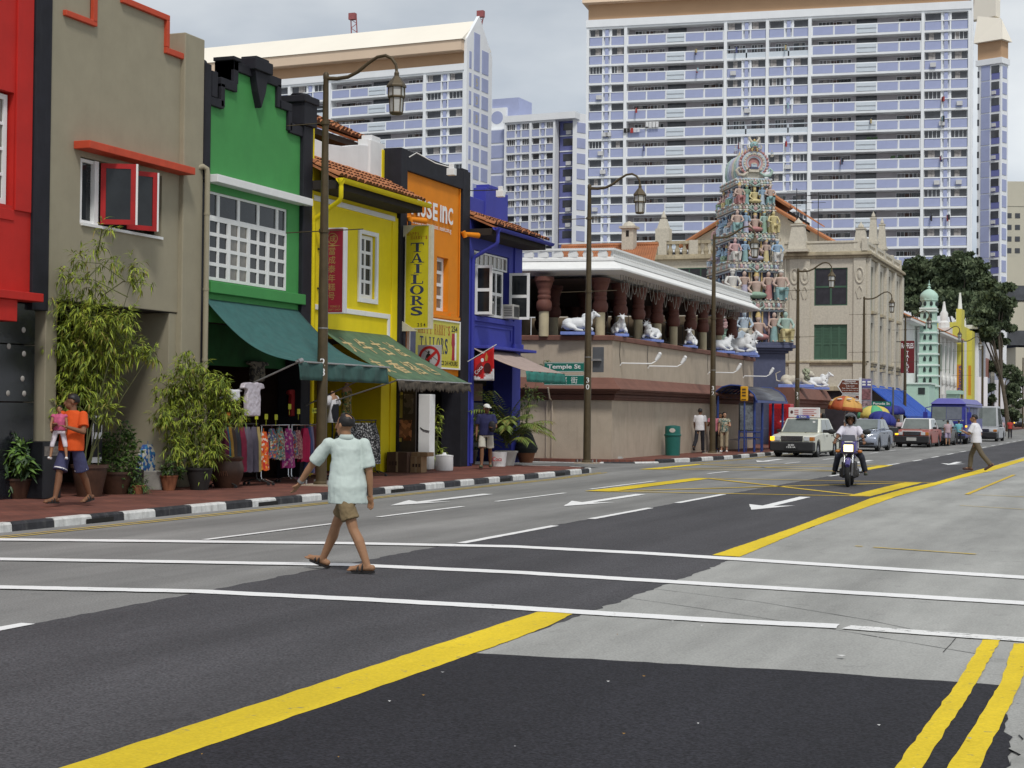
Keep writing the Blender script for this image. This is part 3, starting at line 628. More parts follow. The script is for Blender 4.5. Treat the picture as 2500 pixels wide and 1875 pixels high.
for r_,row in enumerate(('大牛古法','友香招四')):
    for i,ch in enumerate(row):
        fz=lambda x,y,d,i=i,r_=r_: fb(.10+.215*i+x/3.9,.30+.40*r_ -y/2.1)+Vector((.006,0,.014))
        text_mb(b,ch,fz,.62,0,.012,sx=.85)
b.build('lettering',mat('awning_print',(.50,.38,.19),.85,.25,12),aw2)
MB().tube([fb(-.015,1),fb(1.02,1)],.02,8).tube([fb(.01,1),A(33.5,1.75,0)],.016,6).build('awning_arm',METAL,yel,50)
# rear storey of the yellow house, set back
rear=thing('rear_house','blue rear storey with clay tiled roof behind the white parapet','house',(-20,37,0),0)
MB().box(-26,34.6,7,-19.7,40.1,8.72).build('wall',P_BLUE,rear)
tiled_slope(rear,(-19.2,34.2,8.76),(-19.2,40.0,8.76),(-20.9,34.2,9.55),26,4,4)
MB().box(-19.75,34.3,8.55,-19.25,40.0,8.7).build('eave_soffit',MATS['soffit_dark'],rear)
rear2=thing('rear_house','clay tiled roof peeping over the stepped black gable','house',(-21,29,0),0)
MB().box(-30,28.3,6.5,-21,33.0,8.4).build('wall',P_WGREY,rear2)
tiled_slope(rear2,(-20.6,28.0,8.6),(-20.6,33.3,8.6),(-24.0,28.0,10.1),24,6,5)

# ---------------------------------------------------------------- orange shophouse
ora=thing('shophouse','orange shophouse framed in black with white MUSE INC lettering','shophouse',(XF,39.8,0),0,'shophouses in the row')
b=MB(); wall_cells(b,A,37.55,2.6,42.0,8.0,[(40.05,4.33,40.83,5.78)],.26); shell(b,37.55,42.0,2.6,8.0); b.build('wall',P_ORANGE,ora)
b=MB(); b.fbox(A,37.53,.12,37.93,8.3,-.5,.09).fbox(A,37.93,7.77,41.6,8.28,-.5,.085).fbox(A,41.6,.12,42.12,8.3,-.5,.09).fbox(A,41.62,8.3,42.05,8.36,-.5,.05); b.build('black_frame',P_BLACK,ora,bevel=.012,split=True)
window(ora,A,40.05,4.33,40.83,5.78,1,4,.10,.09,-.15,P_WHITE,GLASS_C)
b=MB(); b.fbox(A,38.0,4.14,41.55,4.22,0,.06).fbox(A,40.9,4.22,41.3,4.30,0,.05); b.tube([A(41.52,8,.03),A(41.52,4.25,.03)],.018,6); b.build('cable_tray',P_ORANGE,ora,split=True)
b=MB()
[fit_text(b,c,Fr(A(y,6.93,.02)),w,.46,.03,.03) for c,y,w in (('M',38.52,.52),('U',39.0,.34),('S',39.40,.34),('E',39.79,.31),('I',40.16,.09),('n',40.43,.34),('C',40.83,.33))]; b.build('lettering',P_WHITE,ora,split=True)
b=MB(); fit_text(b,'EventMarketing and Communications . museinc.com.sg',Fr(A(39.58,6.53,.01)),2.75,.17,.006,.01); b.build('lettering',P_WHITE,ora)
b=MB()
for y in (38.0,41.62): b.cyl(A(y,6.54,.1),A(y+.55,6.54,.32),.055,.08,10); b.cyl(A(y -.02,6.6,.1),A(y+.05,6.45,.13),.07,.07,10)
b.build('rain_spout',P_ORANGE,ora,50,split=True)
b=MB(); b.tube([A(38.02,6.5,.12),A(37.9,6.2,.16),A(37.78,5.9,.12),A(37.75,3,.12)],.05,8); b.build('downpipe',P_BLACK,ora,50)
interior(ora,37.6,42.0,2.6,mwall=DARK)
for y0,z0,y1,z1,lab in ((38.0,8.12,39.2,7.92,'white floodlight on a curved arm above the orange wall'),(42.0,7.78,43.0,7.62,'white floodlight on a straight black arm beside the blue parapet')):
    t=thing('floodlight',lab,'floodlight',A(y0,z0,.09),0,'floodlights on the shopfronts')
    pts=[A(y0,z0,.09),A(y0+.1,z0+.12,.25),A(y0+.5,z0 -.1,.6),A(y0+.75,z0 -.2,.95)] if y0 <40 else [A(y0,z0,.09),A(y0+.05,z0,.5),A(y0+.1,z0,1.0)]
    MB().tube(pts,.014,6).build('arm',P_WHITE if y0 <40 else DKMET,t,50); e=pts[-1]
    MB().box(e.x -.11,e.y -.08,e.z -.2,e.x+.11,e.y+.08,e.z -.02).box(e.x -.06,e.y -.05,e.z -.02,e.x+.06,e.y+.05,e.z+.1).build('lamp_head',P_WHITE,t,bevel=.01)

# ---------------------------------------------------------------- blue shophouse
blu=thing('shophouse','blue shophouse at the street corner with clay tiled eave and open white casement','shophouse',(XF,44.3,0),0,'shophouses in the row')
b=MB(); wall_cells(b,A,42.15,3.45,46.4,7.1,[(42.6,4.36,45.42,6.22)],.2); shell(b,42.15,46.4,.12,7.05,-9); b.build('wall',P_BLUE,blu)
b=MB(); b.fbox(A,42.12,.12,42.55,7.0,-.4,.05).fbox(A,45.72,.12,46.42,3.5,-.6,.02).fbox(A,45.78,3.5,46.4,6.7,0,.05).fbox(A,45.7,3.5,46.46,3.68,0,.10).fbox(A,42.6,4.2,45.75,4.34,0,.07).fbox(A,42.62,4.06,45.72,4.12,0,.03).fbox(A,45.55,3.75,45.63,4.06,0,.03); b.build('pilaster',P_BLUE,blu,bevel=.012,split=True)
b=MB(); b.fbox(A,42.14,7.1,44.6,7.83,-.75,-.45).fbox(A,44.5,7.1,46.3,8.22,-.8,-.4).fbox(A,44.7,8.22,45.7,8.34,-.8,-.4).fbox(A,42.14,6.9,42.36,8.25,-.6,-.1); b.build('parapet_wall',P_BLUE,blu,bevel=.015)
tiled_slope(blu,(-16.72,42.2,6.80),(-16.72,46.7,6.80),(-17.94,42.2,7.32),25,4,6)
gutter(blu,(-16.65,42.1,6.76),(-16.65,46.8,6.76),.09,P_BLUE)
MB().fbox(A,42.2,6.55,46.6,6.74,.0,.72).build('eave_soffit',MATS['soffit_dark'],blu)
b=MB(); b.lathe([(.085,.1),(.085,.02),(.05,-.05),(.05,-.1)],(-16.65,42.3,6.66),10); b.tube([(-16.65,42.3,6.58),(-16.65,42.3,6.36),(-16.72,42.32,6.28),(-17.34,42.36,5.98),(-17.4,42.36,5.88),(-17.4,42.36,.2)],.055,10); b.build('downpipe',P_BLUE,blu,50)
window(blu,A,42.62,5.78,45.40,6.2,8,1,.05,.05,-.06,P_WHITE,GLASS_C)
window(blu,A,42.74,4.38,43.80,5.74,2,2,.075,.09,.02,P_WHITE,GLASS); window(blu,A,43.80,4.38,44.86,5.74,2,2,.075,.09,.024,P_WHITE,GLASS)
for hy,ang,ww in ((42.68,84,.5),(45.38,86,.62)):
    f_=Fr(A(hy,4.38,.03),(math.sin(R(ang)),math.cos(R(ang)),0)); window(blu,f_,0,0,ww,1.38,1,2,.075,.09,.02,P_WHITE,GLASS,'open_casement')
fc=awn_fn(42.4,45.7,3.44,42.3,45.6,2.78,.05,1.72,.05)
AWB=mat('canvas_faded_rose',(.40,.31,.27),.85,.12,4,streak=.3,dirt=(.3,.22,.2)); aw3=solid(cloth(fc,16,8).build('awning',AWB,blu,70),.012)
solid(cloth(val_fn(fc,.3,.02),30,3).build('valance',mat('canvas_teal',(.03,.17,.14),.85,.2,5,streak=.3,dirt=(.02,.1,.08)),aw3,70),.01)
MB().fbox(A,42.55,3.42,46.5,3.50,0,.5).build('ledge',P_BLUE,blu,bevel=.01)
MB().fbox(A,42.6,.13,45.7,3.4,-2.2,-2.1).fbox(A,42.6,2.4,45.7,3.4,-.9,-.8).build('rear_wall',DARK,blu)
MB().fbox(A,42.6,1.95,44.4,2.45,-.5,-.4).build('lintel',mat('lintel_brown',(.16,.085,.055),.8,.2),blu); MB().fbox(A,42.6,.6,44.5,1.9,-.45,-.42).build('shop_grille',mat('grille_grey',(.05,.055,.06),.6,.3,8),blu)
for y,z,w_,lab in ((42.98,4.36,.34,'small window air conditioner at the left of the blue house window'),(44.86,4.38,.50,'larger window air conditioner sticking out right of the blue house casements')):
    t=thing('air_conditioner',lab,'air conditioner',A(y,z),0,'window air conditioners on the blue house')
    MB().fbox(A,y,z,y+w_,z+.42,-.05,.36).build('housing',mat('ac_housing',(.42,.41,.38),.5,.15),t,bevel=.012)
    MB().fbox(A,y+.05,z+.06,y+w_ -.05,z+.36,.36,.366).build('grille',mat('ac_grille',(.06,.06,.06),.6,.2),t)
    b=MB()
    for k in range(6): b.fbox(Fr(A(y -.004,z+.08+.05*k,.06),(1,0,0)),0,0,.26,.02,0,.004)
    b.build('louvre',MATS['ac_grille'],t)
# ================================================================== TEMPLE (walled hall, bulls on the wall, entrance tower)
T_WALL=mat('temple_wall',(.45,.375,.29),.9,.08,2.2,.35,45,streak=.42,dirt=(.22,.165,.125))
T_BROWN=mat('temple_brown',(.185,.085,.062),.85,.15,2,.25,60,streak=.35,dirt=(.10,.06,.05))
T_MAROON=mat('temple_maroon',(.135,.050,.036),.7,.15,3,streak=.2,dirt=(.07,.03,.02))
T_CREAM=mat('temple_cream',(.50,.43,.28),.8,.1,3,streak=.3,dirt=(.3,.24,.16))
T_WHITE=mat('temple_white',(.78,.78,.76),.75,.05,2,streak=.25,dirt=(.5,.49,.46))
STAT_W=mat('statue_white',(.74,.75,.76),.6,.07,5,streak=.25,dirt=(.42,.45,.5)); STAT_B=mat('plinth_blue',(.20,.27,.62),.7,.15,5,streak=.3,dirt=(.1,.12,.3))
tem=thing('temple_hall','brown walled temple hall with white roof and maroon turned columns','temple',(-17,60,0))
CX,CY,EX,EY,SX,SY=-16.15,51.4,-16.3,73.2,-27.0,49.9
def wall_path(off,z):                   # off = outward offset from the wall plane; mitred at the street corner
    return [(SX,SY -off,z),(CX+off,CY -off,z),(EX+off,EY+off*0,z)]
def band(mb,prof):                      # profile of (off, z) swept along the wall
    P=[wall_path(o,z) for o,z in prof]
    for i in range(len(P)-1):
        for j in range(2): mb.quad(P[i][j],P[i][j+1],P[i+1][j+1],P[i+1][j])
    return mb
b=band(MB(),[(0,0),(0,2.05)]); b.build('lower_wall',T_WALL,tem)
band(MB(),[(.0,2.05),(.10,2.07),(.12,2.14),(.16,2.16),(.16,2.22),(.13,2.25),(.22,2.27),(.24,2.34),(.38,2.36),(.42,2.42)]).build('moulded_band',mat('temple_band',(.105,.045,.032),.8,.2,2),tem)
band(MB(),[(.42,2.42),(.40,2.46),(.22,2.58),(.06,2.78),(.0,2.80)]).build('sloped_eave',T_BROWN,tem)
band(MB(),[(0,2.80),(0,4.02)]).build('upper_wall',T_WALL,tem)
band(MB(),[(0,4.02),(.09,4.03),(.10,4.16),(.06,4.19),(-.55,4.19),(-.55,3.9)]).build('coping',T_BROWN,tem)
MB().add([(EX,EY,0),(EX -6,EY,0),(EX -6,EY,4.15),(EX,EY,4.15)],[(0,1,2,3)]).build('end_wall',T_WALL,tem)
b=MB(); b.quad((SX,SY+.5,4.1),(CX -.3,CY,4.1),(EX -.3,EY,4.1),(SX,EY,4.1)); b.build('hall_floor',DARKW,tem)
def roofband(mb,prof,close=True):
    for i in range(len(prof)-1):
        A0,A1=[[(SX,SY -o,z),(CX+o,CY -o,z),(EX+o,EY -.6,z)] for o,z in (prof[i],prof[i+1])]
        for j in range(2): mb.quad(A0[j],A0[j+1],A1[j+1],A1[j])
    a=prof; mb.poly([(EX+o,EY -.6,z) for o,z in a] )
    return mb
roofband(MB(),[(-1.2,6.14),(.42,6.28),(.46,6.30),(.46,6.35),(.40,6.37),(.02,6.64),(-1.2,6.64)]).build('roof_eave',T_WHITE,tem)
roofband(MB(),[(.06,6.64),(.06,6.72),(.0,6.74),(0,6.78),(-.12,6.78),(-.12,6.64)]).build('balustrade_base',T_WHITE,tem)
roofband(MB(),[(.05,6.99),(.05,7.06),(-.16,7.06),(-.16,6.99)]).build('balustrade_rail',T_WHITE,tem)
# balusters: wide posts with peepholes on the side street, small posts along the main street
pb=MB().prism(Fr((0,0,0),(1,0,0),(0,0,1)),[(-.15,0),(.15,0),(.17,.07),(.15,.14),(.10,.21),(-.10,.21),(-.15,.14),(-.17,.07)],0,-.1).mesh('baluster',T_WHITE)
n=22
for i in range(n):
    t=(i+.5)/n; inst('baluster',pb,tem,Vector((CX -.1-t*(CX -SX),CY -.03-t*(CY -SY),6.78))-LOC[tem.name])
pb2=MB().lathe([(.05,0),(.075,.05),(.05,.12),(.04,.17),(.07,.21)],(0,0,0),8).mesh('baluster',T_WHITE)
n=96
for i in range(n):
    t=(i+.5)/n; inst('baluster',pb2,tem,Vector((CX+(EX -CX)*t -.05,CY+(EY -.7-CY)*t,6.78))-LOC[tem.name])
MB().add([(SX,SY,6.6),(CX,CY,6.6),(EX,EY -.6,6.6),(SX,EY -.6,6.6)],[(0,1,2,3)]).build('roof_slab',T_WHITE,tem)
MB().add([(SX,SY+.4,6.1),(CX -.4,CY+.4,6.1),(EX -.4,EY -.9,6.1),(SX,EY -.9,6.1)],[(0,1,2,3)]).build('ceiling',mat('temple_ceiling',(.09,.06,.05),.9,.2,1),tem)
shaft=MB().lathe([(.165,0),(.165,.80),(.15,.86)],(0,0,4.15),12).mesh('shaft',T_CREAM,40)
capm=MB().lathe([(0.185,4.98),(0.238,5.03),(0.264,5.16),(0.251,5.28),(0.198,5.36),(0.224,5.42),(0.224,5.48),(0.198,5.52),(0.218,5.58),(0.218,5.64),(0.205,5.68),(0.238,5.76),(0.277,5.86),(0.29,5.94),(0.33,5.98),(0.33,6.12)],(0,0,0),14).mesh('capital',T_MAROON,40)
cols=[]
for px_ in (1463,1512,1556,1602,1642,1684,1714,1752,1786): cols.append((-16.75,on_line(px_,-16.75)))
for x in (-18.4,-20.2,-22.4): cols.append((x,51.0))
for x in (-19.3,-22.5):
    for y in (54.5,58,62,66,70): cols.append((x,y))
for x,y in cols:
    c=inst('column',shaft,tem,Vector((x,y,0))-LOC[tem.name]); inst('capital',capm,c)
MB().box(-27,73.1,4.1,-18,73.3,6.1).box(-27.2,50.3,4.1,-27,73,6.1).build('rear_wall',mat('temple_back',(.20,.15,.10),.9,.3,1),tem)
b=MB()
for i in range(24): b.cyl((-17.1,53+i*.83,4.2),(-17.1,53+i*.83,5.2),.012,None,5)
for z in (4.4,5.15): b.cyl((-17.1,53,z),(-17.1,72,z),.015,None,5)
b.build('railing',DKMET,tem)
for z0,xx in ((0.2,-18.3),):
    b=MB(); b.tube([(xx+.02,CY -.37,.14),(xx+.02,CY -.37,2.0)],.03,6).tube([(xx+.2,CY -.34,.14),(xx+.2,CY -.34,2.0),(xx+.2,CY -.6,2.1),(xx+.2,CY -.78,2.45)],.03,6).build('downpipe',T_WALL,tem,split=True)
for y in (52.3,55.6,64.2,70.5):       # lamps on bracket arms, on the wall
    t=thing('wall_lamp',{52.3: 'bracket spotlight on the temple wall, nearest the side street corner',55.6: 'bracket spotlight on the temple wall, second from the side street corner',64.2: 'bracket spotlight on the temple wall beside the bus shelter',70.5: 'bracket spotlight on the temple wall nearest the entrance tower'}[y],'wall lamp',(CX,y,3.3),0,'bracket lamps on the temple wall')
    MB().tube([(CX,y,3.22),(CX+.05,y,3.3),(CX+.9,y+.6,3.3),(CX+1.05,y+.7,3.4)],.022,6).build('arm',P_WHITE,t,50)
    MB().cyl((CX+1.02,y+.7,3.4),(CX+1.12,y+.78,3.58),.05,.08,8).ell((CX+1.14,y+.79,3.63),.07,8,6).build('lamp_head',mat('lamp_frost',(.7,.7,.7),.4,.05),t,50)
    MB().tube([(CX+.012,y -.05,4.0),(CX+.012,y -.1,3.6),(CX+.012,y,3.24)],.01,5).build('cable',DKMET,t)
fes=MB(); rnd=random.Random(3)
y=51.9
while y <71:
    w_=rnd.uniform(.5,.8); dd=rnd.uniform(.35,.75)
    fes.tube([(-16.05,y+w_*k/8,6.22-dd*math.sin(math.pi*k/8)) for k in range(9)],.011,4); y += w_*rnd.uniform(.45,.8)
tag(fes.build('light_string',mat('wire_pale',(.22,.2,.17),.7,.2)),'looped string lights hanging under the temple eave','string lights')

def sculpt(mb,name,m,parent,vox,smooth_it=4,world=False,fold=0.0,fscale=.12):
    """closed pieces fused into one continuous skin"""
    o=mb.build(name,m,parent,None,world)
    r=o.modifiers.new('fuse','REMESH'); r.mode='VOXEL'; r.voxel_size=vox; r.use_smooth_shade=True
    if smooth_it: s_=o.modifiers.new('soft','SMOOTH'); s_.factor=.5; s_.iterations=smooth_it
    if fold:
        t=bpy.data.textures.get('folds%s'%fscale) or bpy.data.textures.new('folds%s'%fscale,'CLOUDS'); t.noise_scale=fscale; t.noise_depth=2
        d=o.modifiers.new('folds','DISPLACE'); d.texture=t; d.strength=fold; d.mid_level=.5; d.texture_coords='LOCAL'
    return o
def bull(mb):
    """lying humped bull, head towards +X, length about 1.25"""
    mb.ell((0,0,.34),(.52,.24,.24)); mb.ell((-.36,0,.32),(.26,.25,.24)); mb.ell((.30,0,.38),(.26,.22,.25)); mb.ell((.26,0,.62),(.13,.10,.12))
    mb.cap((.38,0,.48),(.60,0,.70),.15,.10); mb.cap((.60,0,.72),(.80,0,.64),.10,.055); mb.ell((.60,0,.74),(.11,.09,.09)); mb.ell((.8,0,.63),(.055,.06,.05))
    for s in (-1,1):
        mb.cap((.62,.06*s,.78),(.62,.21*s,.76),.035,.02); mb.cap((.58,.05*s,.80),(.56,.12*s,.92),.022,.01)
        mb.cap((.28,.17*s,.26),(.52,.20*s,.14),.09,.06); mb.cap((.52,.20*s,.12),(.30,.26*s,.08),.055,.05)
        mb.cap((-.34,.20*s,.24),(-.08,.27*s,.14),.13,.07); mb.cap((-.08,.27*s,.10),(.18,.28*s,.07),.06,.045)
    mb.cap((-.58,0,.42),(-.64,.06,.16),.03,.022); mb.ell((.46,0,.42),(.10,.05,.2)); return mb
bull_me=None
def place_bull(x,y,z,rz,sc,label):
    global bull_me
    t=thing('bull_statue',label,'statue',(x,y,z),rz,'bull statues on the temple walls')
    t.scale=(sc,sc,sc)
    if bull_me is None:
        o=sculpt(bull(MB()),'body',STAT_W,t,.022,3); bull_me=o.data
    else:
        o=inst('body',bull_me,t)
        r=o.modifiers.new('fuse','REMESH'); r.mode='VOXEL'; r.voxel_size=.022; r.use_smooth_shade=True
    o.location=(0,0,.1)
    MB().box(-.66,-.30,0,.62,.30,.12).build('plinth',STAT_B,t,None,False,.015)
    MB().tube([(.47,.16,.62),(.50,.0,.50),(.47,-.16,.62)],.018,6).tube([(.42,.21,.5),(.46,0,.32),(.42,-.21,.5)],.02,6).build('garland',mat('garland_grey',(.28,.28,.26),.7,.2),t,None,False)
    b=MB()
    for s in (-1,1): b.ell((.70,.062*s,.81),.014,6,4)
    b.build('eye',DKMET,t,None,False,split=True)
    return t
def rf6(x,y): return (1250+x*.3616,550+y*.3616)
p=gp(*rf6(425,742),z=4.19); place_bull(p.x+.12,51.15,4.19,R(14),.86,'white bull statue on the temple wall facing the side street, seen side on')
for (ax,ay,rz,lab) in ((745,752,-62,'white bull statue at the temple wall corner facing the road, behind lamp post number 30'),(962,785,-100,'white bull statue on the temple wall, first past the wall corner'),(1222,825,-82,'white bull statue on the temple wall halfway along, head towards the viewer')):
    p=gp(*rf6(ax,ay),z=4.19); place_bull(-16.3,atX(*rf6(ax,ay),-16.2).y,4.19,R(rz),.78,lab)
for (ax,ay,rz,sc,lab) in ((1435,850,60,.85,'white bull statue with its back turned, near the entrance tower'),(1555,840,4,1.2,'large white bull statue facing right before the entrance tower'),(1612,870,-45,.85,'white bull statue at the far end of the temple wall')):
    q=atX(*rf6(ax,ay),-16.3); place_bull(-16.4,min(q.y,72.6),4.19,R(rz),sc,lab)

# ---------------------------------------------------------------- entrance tower
GP=gp(1856,1085,.12)
vd=Vector((-GP.x,-GP.y,0)).normalized(); GN=Matrix.Rotation(R(17),3,'Z') @ vd       # front normal
gop=thing('temple_tower','tall temple entrance tower crowded with painted statues','temple tower',(GP.x -.95,GP.y+1.8,0),math.atan2(GN.y,GN.x)+math.pi/2)
gop.scale=(1.13,1.13,1.05)
# local: front faces -Y, width along X, depth along Y
PAL=dict(teal=(.16,.36,.36),lblue=(.40,.50,.60),cream=(.56,.50,.38),pink=(.52,.28,.27),slate=(.085,.095,.16),mint=(.30,.45,.38),red=(.40,.10,.09),yellow=(.58,.47,.16),lilac=(.40,.37,.52),white=(.62,.60,.55),skin=(.50,.33,.25),green=(.16,.32,.20),blueskin=(.22,.38,.55),dark=(.03,.03,.05),gold=(.55,.36,.06))
PAL={k: (v if k in ('slate','dark') else tuple(c*.74+.26*.52 for c in v)) for k,v in PAL.items()}
GM={k: mat('stucco_'+k,v,.75,.14,8,streak=.25,dirt=tuple(c*.45 for c in v)) for k,v in PAL.items()}
def L_(name,mb,mats,par=gop,smooth=None,**k): return mb.build(name,mats,par,smooth,False,**k)
b=MB(); b.box(-1.35,-1.0,0,1.35,3.2,4.6); b.box(-1.5,-1.15,0,1.5,3.35,.9); L_('base_shaft',b,GM['slate'],bevel=.03)
b=MB()
for i,(e,z0,z1) in enumerate(((.10,4.5,4.62),(.25,4.62,4.74),(.38,4.74,4.9),(.28,4.9,5.02))): b.box(-1.35-e,-1.0-e,z0,1.35+e,3.2+e,z1)
L_('cornice',b,GM['slate'],bevel=.02)
tiers=[(5.02,7.05,1.32,1.0,3.2),(7.05,8.9,1.20,.86,3.0),(8.9,10.32,1.06,.72,2.75),(10.32,11.72,.92,.58,2.5),(11.72,12.95,.80,.46,2.3)]
rnd=random.Random(21)
def figure(kind,garment,skin,crown):
    """small stucco figure, about 1 unit tall, facing -Y"""
    m=MB(); G,K,C_=0,1,2
    if kind=='stand':
        m.m(G).cyl((0,0,0),(0,0,.52),.15,.11,10).m(K).cyl((0,0,.52),(0,0,.76),.10,.14,10).ell((0,0,.76),(.16,.08,.05))
        for s in (-1,1): m.m(K).cap((.15*s,0,.76),(.21*s,-.03,.56),.04,.035,8).cap((.21*s,-.03,.56),(.13*s,-.12,.48+.1*(s >0)),.035,.03,8).cap((.07*s,-.05,.05),(.07*s,-.13,.02),.04,.03,6)
        top=.88
    elif kind=='seat':
        m.m(K).cyl((0,0,.34),(0,0,.70),.12,.16,10).ell((0,0,.70),(.18,.09,.06)).m(G).ell((0,-.02,.32),(.19,.17,.12))
        for s in (-1,1):
            m.m(G).cap((.09*s,-.05,.32),(.16*s,-.28,.34),.085,.07,8).cap((.16*s,-.28,.34),(.13*s,-.27,.04),.07,.05,8).m(K).cap((.13*s,-.27,.04),(.13*s,-.36,.02),.04,.03,6)
            m.m(K).cap((.17*s,0,.70),(.26*s,-.06,.52),.05,.04,8).cap((.26*s,-.06,.52),(.17*s,-.24,.44),.04,.035,8)
        m.m(G).box(-.22,-.1,0,.22,.2,.26); top=.83
    else:                                  # cross-legged
        m.m(G).ell((0,-.06,.12),(.33,.22,.11)).m(K).cyl((0,0,.14),(0,0,.5),.12,.16,10).ell((0,0,.5),(.18,.09,.06))
        for s in (-1,1): m.m(K).cap((.17*s,0,.5),(.27*s,-.05,.32),.05,.04,8).cap((.27*s,-.05,.32),(.2*s,-.2,.4 if s >0 else .2),.04,.035,8)
        top=.64
    m.m(K).cyl((0,0,top -.1),(0,0,top),.04,None,8).ell((0,-.01,top+.03),(.075,.08,.095))
    if crown=='turban': m.m(C_).ell((0,0,top+.09),(.10,.10,.06))
    elif crown=='crown': m.m(C_).lathe([(.085,0),(.09,.04),(.07,.06),(.075,.1),(.04,.17),(.012,.22)],(0,0,top+.06),8)
    else: m.m(C_).ell((0,.025,top+.06),(.085,.085,.085))
    hair={'turban': 'white','crown': 'gold','hair': 'dark'}[crown]
    return m.mesh('statue',[GM[garment],GM[skin],GM[hair]],50)
FIG={}
def statue(x,y,z,s,rz,kind,g,k,c):
    key=(kind,g,k,c)
    if key not in FIG: FIG[key]=figure(*key)
    inst('statue',FIG[key],gop,(x,y,z),(0,0,rz),(s*.92,s*.95,s))
rows=[[('seat','cream','lblue','turban'),('cross','red','skin','crown'),('stand','teal','skin','hair'),('seat','yellow','mint','hair')],
        [('seat','cream','white','turban'),('stand','lilac','skin','hair'),('cross','green','skin','crown'),('stand','red','skin','hair'),('seat','teal','skin','turban')],
        [('seat','white','pink','hair'),('stand','teal','blueskin','crown'),('cross','lilac','skin','crown'),('stand','yellow','skin','crown'),('seat','white','blueskin','turban')],
        [('seat','teal','skin','hair'),('stand','lilac','blueskin','crown'),('cross','red','skin','crown'),('stand','green','mint','crown'),('seat','yellow','yellow','hair')],
        [('seat','red','skin','crown'),('stand','teal','green','crown'),('cross','yellow','yellow','crown'),('stand','lblue','blueskin','crown'),('seat','teal','skin','hair')]]
gar=['red','teal','green','yellow','pink','lilac','white','lblue']
for ti,(z0,z1,hw,fd,bd) in enumerate(tiers):
    h=z1 -z0; ch=h*.26
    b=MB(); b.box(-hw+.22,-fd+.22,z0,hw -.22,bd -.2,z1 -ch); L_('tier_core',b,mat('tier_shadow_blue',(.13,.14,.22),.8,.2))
    b=MB()                                                    # niche panels and little pillars
    for k in range(6): x=-hw+.3+(2*hw -.6)*k/5; b.m(k%3).cyl((x,-fd+.17,z0),(x,-fd+.17,z1 -ch),.055,.045,8)
    for k in range(8): y=-fd+.4+(bd+fd -.6)*k/7; b.m(k%3).cyl((-hw+.17,y,z0),(-hw+.17,y,z1 -ch),.055,.045,8)
    L_('pilaster',b,[GM['lblue'],GM['pink'],GM['cream']],smooth=50,split=True)
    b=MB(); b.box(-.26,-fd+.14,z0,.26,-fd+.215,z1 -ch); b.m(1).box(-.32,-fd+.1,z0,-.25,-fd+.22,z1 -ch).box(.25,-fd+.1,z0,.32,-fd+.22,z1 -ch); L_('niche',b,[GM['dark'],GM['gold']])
    c0=z1 -ch                                                # cornice: roll, frieze, lip
    b=MB(); b.m(0).box(-hw+.05,-fd+.05,c0,hw -.05,bd,c0+ch*.22).m(1).box(-hw -.06,-fd -.06,c0+ch*.22,hw+.06,bd+.05,c0+ch*.36)
    b.m(2).box(-hw+.02,-fd+.02,c0+ch*.36,hw -.02,bd,c0+ch*.78).m(3).box(-hw -.02,-fd -.02,c0+ch*.78,hw+.02,bd+.03,z1); L_('cornice',b,[GM['lblue'],GM['cream'],GM[('pink','lilac','lblue','mint','cream')[ti]],GM['cream']],bevel=.012)
    b=MB(); n_=12                                           # scrolls, beads and leaves on the cornice
    for k in range(n_):
        x=-hw+(2*hw)*(k+.5)/n_; b.m(k%5).ell((x,-fd -.02,c0+ch*.57),(.075,.06,ch*.22),7,5)
        b.m((k+2)%5).ell((x,-fd -.06,c0+ch*.2),(.05,.05,.05),6,4).ell((x+.05,-fd -.04,z1+.015),(.04,.05,.05),6,4)
    for k in range(20):
        y=-fd+(bd+fd)*(k+.5)/20; b.m(k%5).ell((-hw -.02,y,c0+ch*.57),(.06,.075,ch*.22),7,5).m((k+1)%5).ell((-hw -.05,y,z1+.015),(.05,.05,.06),6,4)
    L_('cornice_ornament',b,[GM['lblue'],GM['cream'],GM['pink'],GM['white'],GM['mint']],smooth=60,kind='stuff')
    b=MB(); w_=.30-.02*ti                                # central crest scrolls
    for s in (-1,1):
        b.m(0).tube([(0,-fd -.08,c0),(.12*s,-fd -.1,c0+ch*.2),(w_*s,-fd -.09,c0+ch*.45),(w_*.75*s,-fd -.09,c0+ch*.85),(w_*.4*s,-fd -.09,c0+ch*.75),(w_*.5*s,-fd -.1,c0+ch*.5)],[.03,.045,.05,.045,.035,.02],6)
    b.m(1).ell((0,-fd -.1,c0+ch*.5),(.09,.05,ch*.3),8,6).m(2).ell((0,-fd -.13,c0+ch*.75),(.05,.04,.06),6,4); L_('crest',b,[GM['mint'],GM['pink'],GM['cream']],smooth=60)
    fig=rows[ti]; n_=len(fig)
    for k,(kd,g,s_,c_) in enumerate(fig):
        x=-hw+.08+(2*hw -.16)*k/(n_ -1) if n_ >4 else (-.55,0.05,.72,1.18)[k]*hw/1.2; big=kd=='seat' and k in (0,n_ -1)
        sc=h*{'stand': .70,'seat': .76,'cross': .80}[kd]*(1.06 if ti else 1.0)
        statue(x,-fd -(.06 if big else .0),z0+(.03 if kd != 'cross' else .06),sc,rnd.uniform(-.25,.25),kd,g,s_,c_)
    for k in range(6):                                           # long side
        y=-fd+.35+(bd+fd -.5)*k/5
        statue(-hw -.02,y,z0+.02,h*rnd.uniform(.55,.72),-math.pi/2+rnd.uniform(-.3,.3),('stand','seat')[k%2],rnd.choice(gar),rnd.choice(('skin','blueskin','pink')),rnd.choice(('hair','crown','turban')))
    for k in range(3): statue(hw+.02,-fd+.5+k*1.1,z0+.02,h*.68,math.pi/2,('stand','seat')[k%2],rnd.choice(gar),'skin','crown')
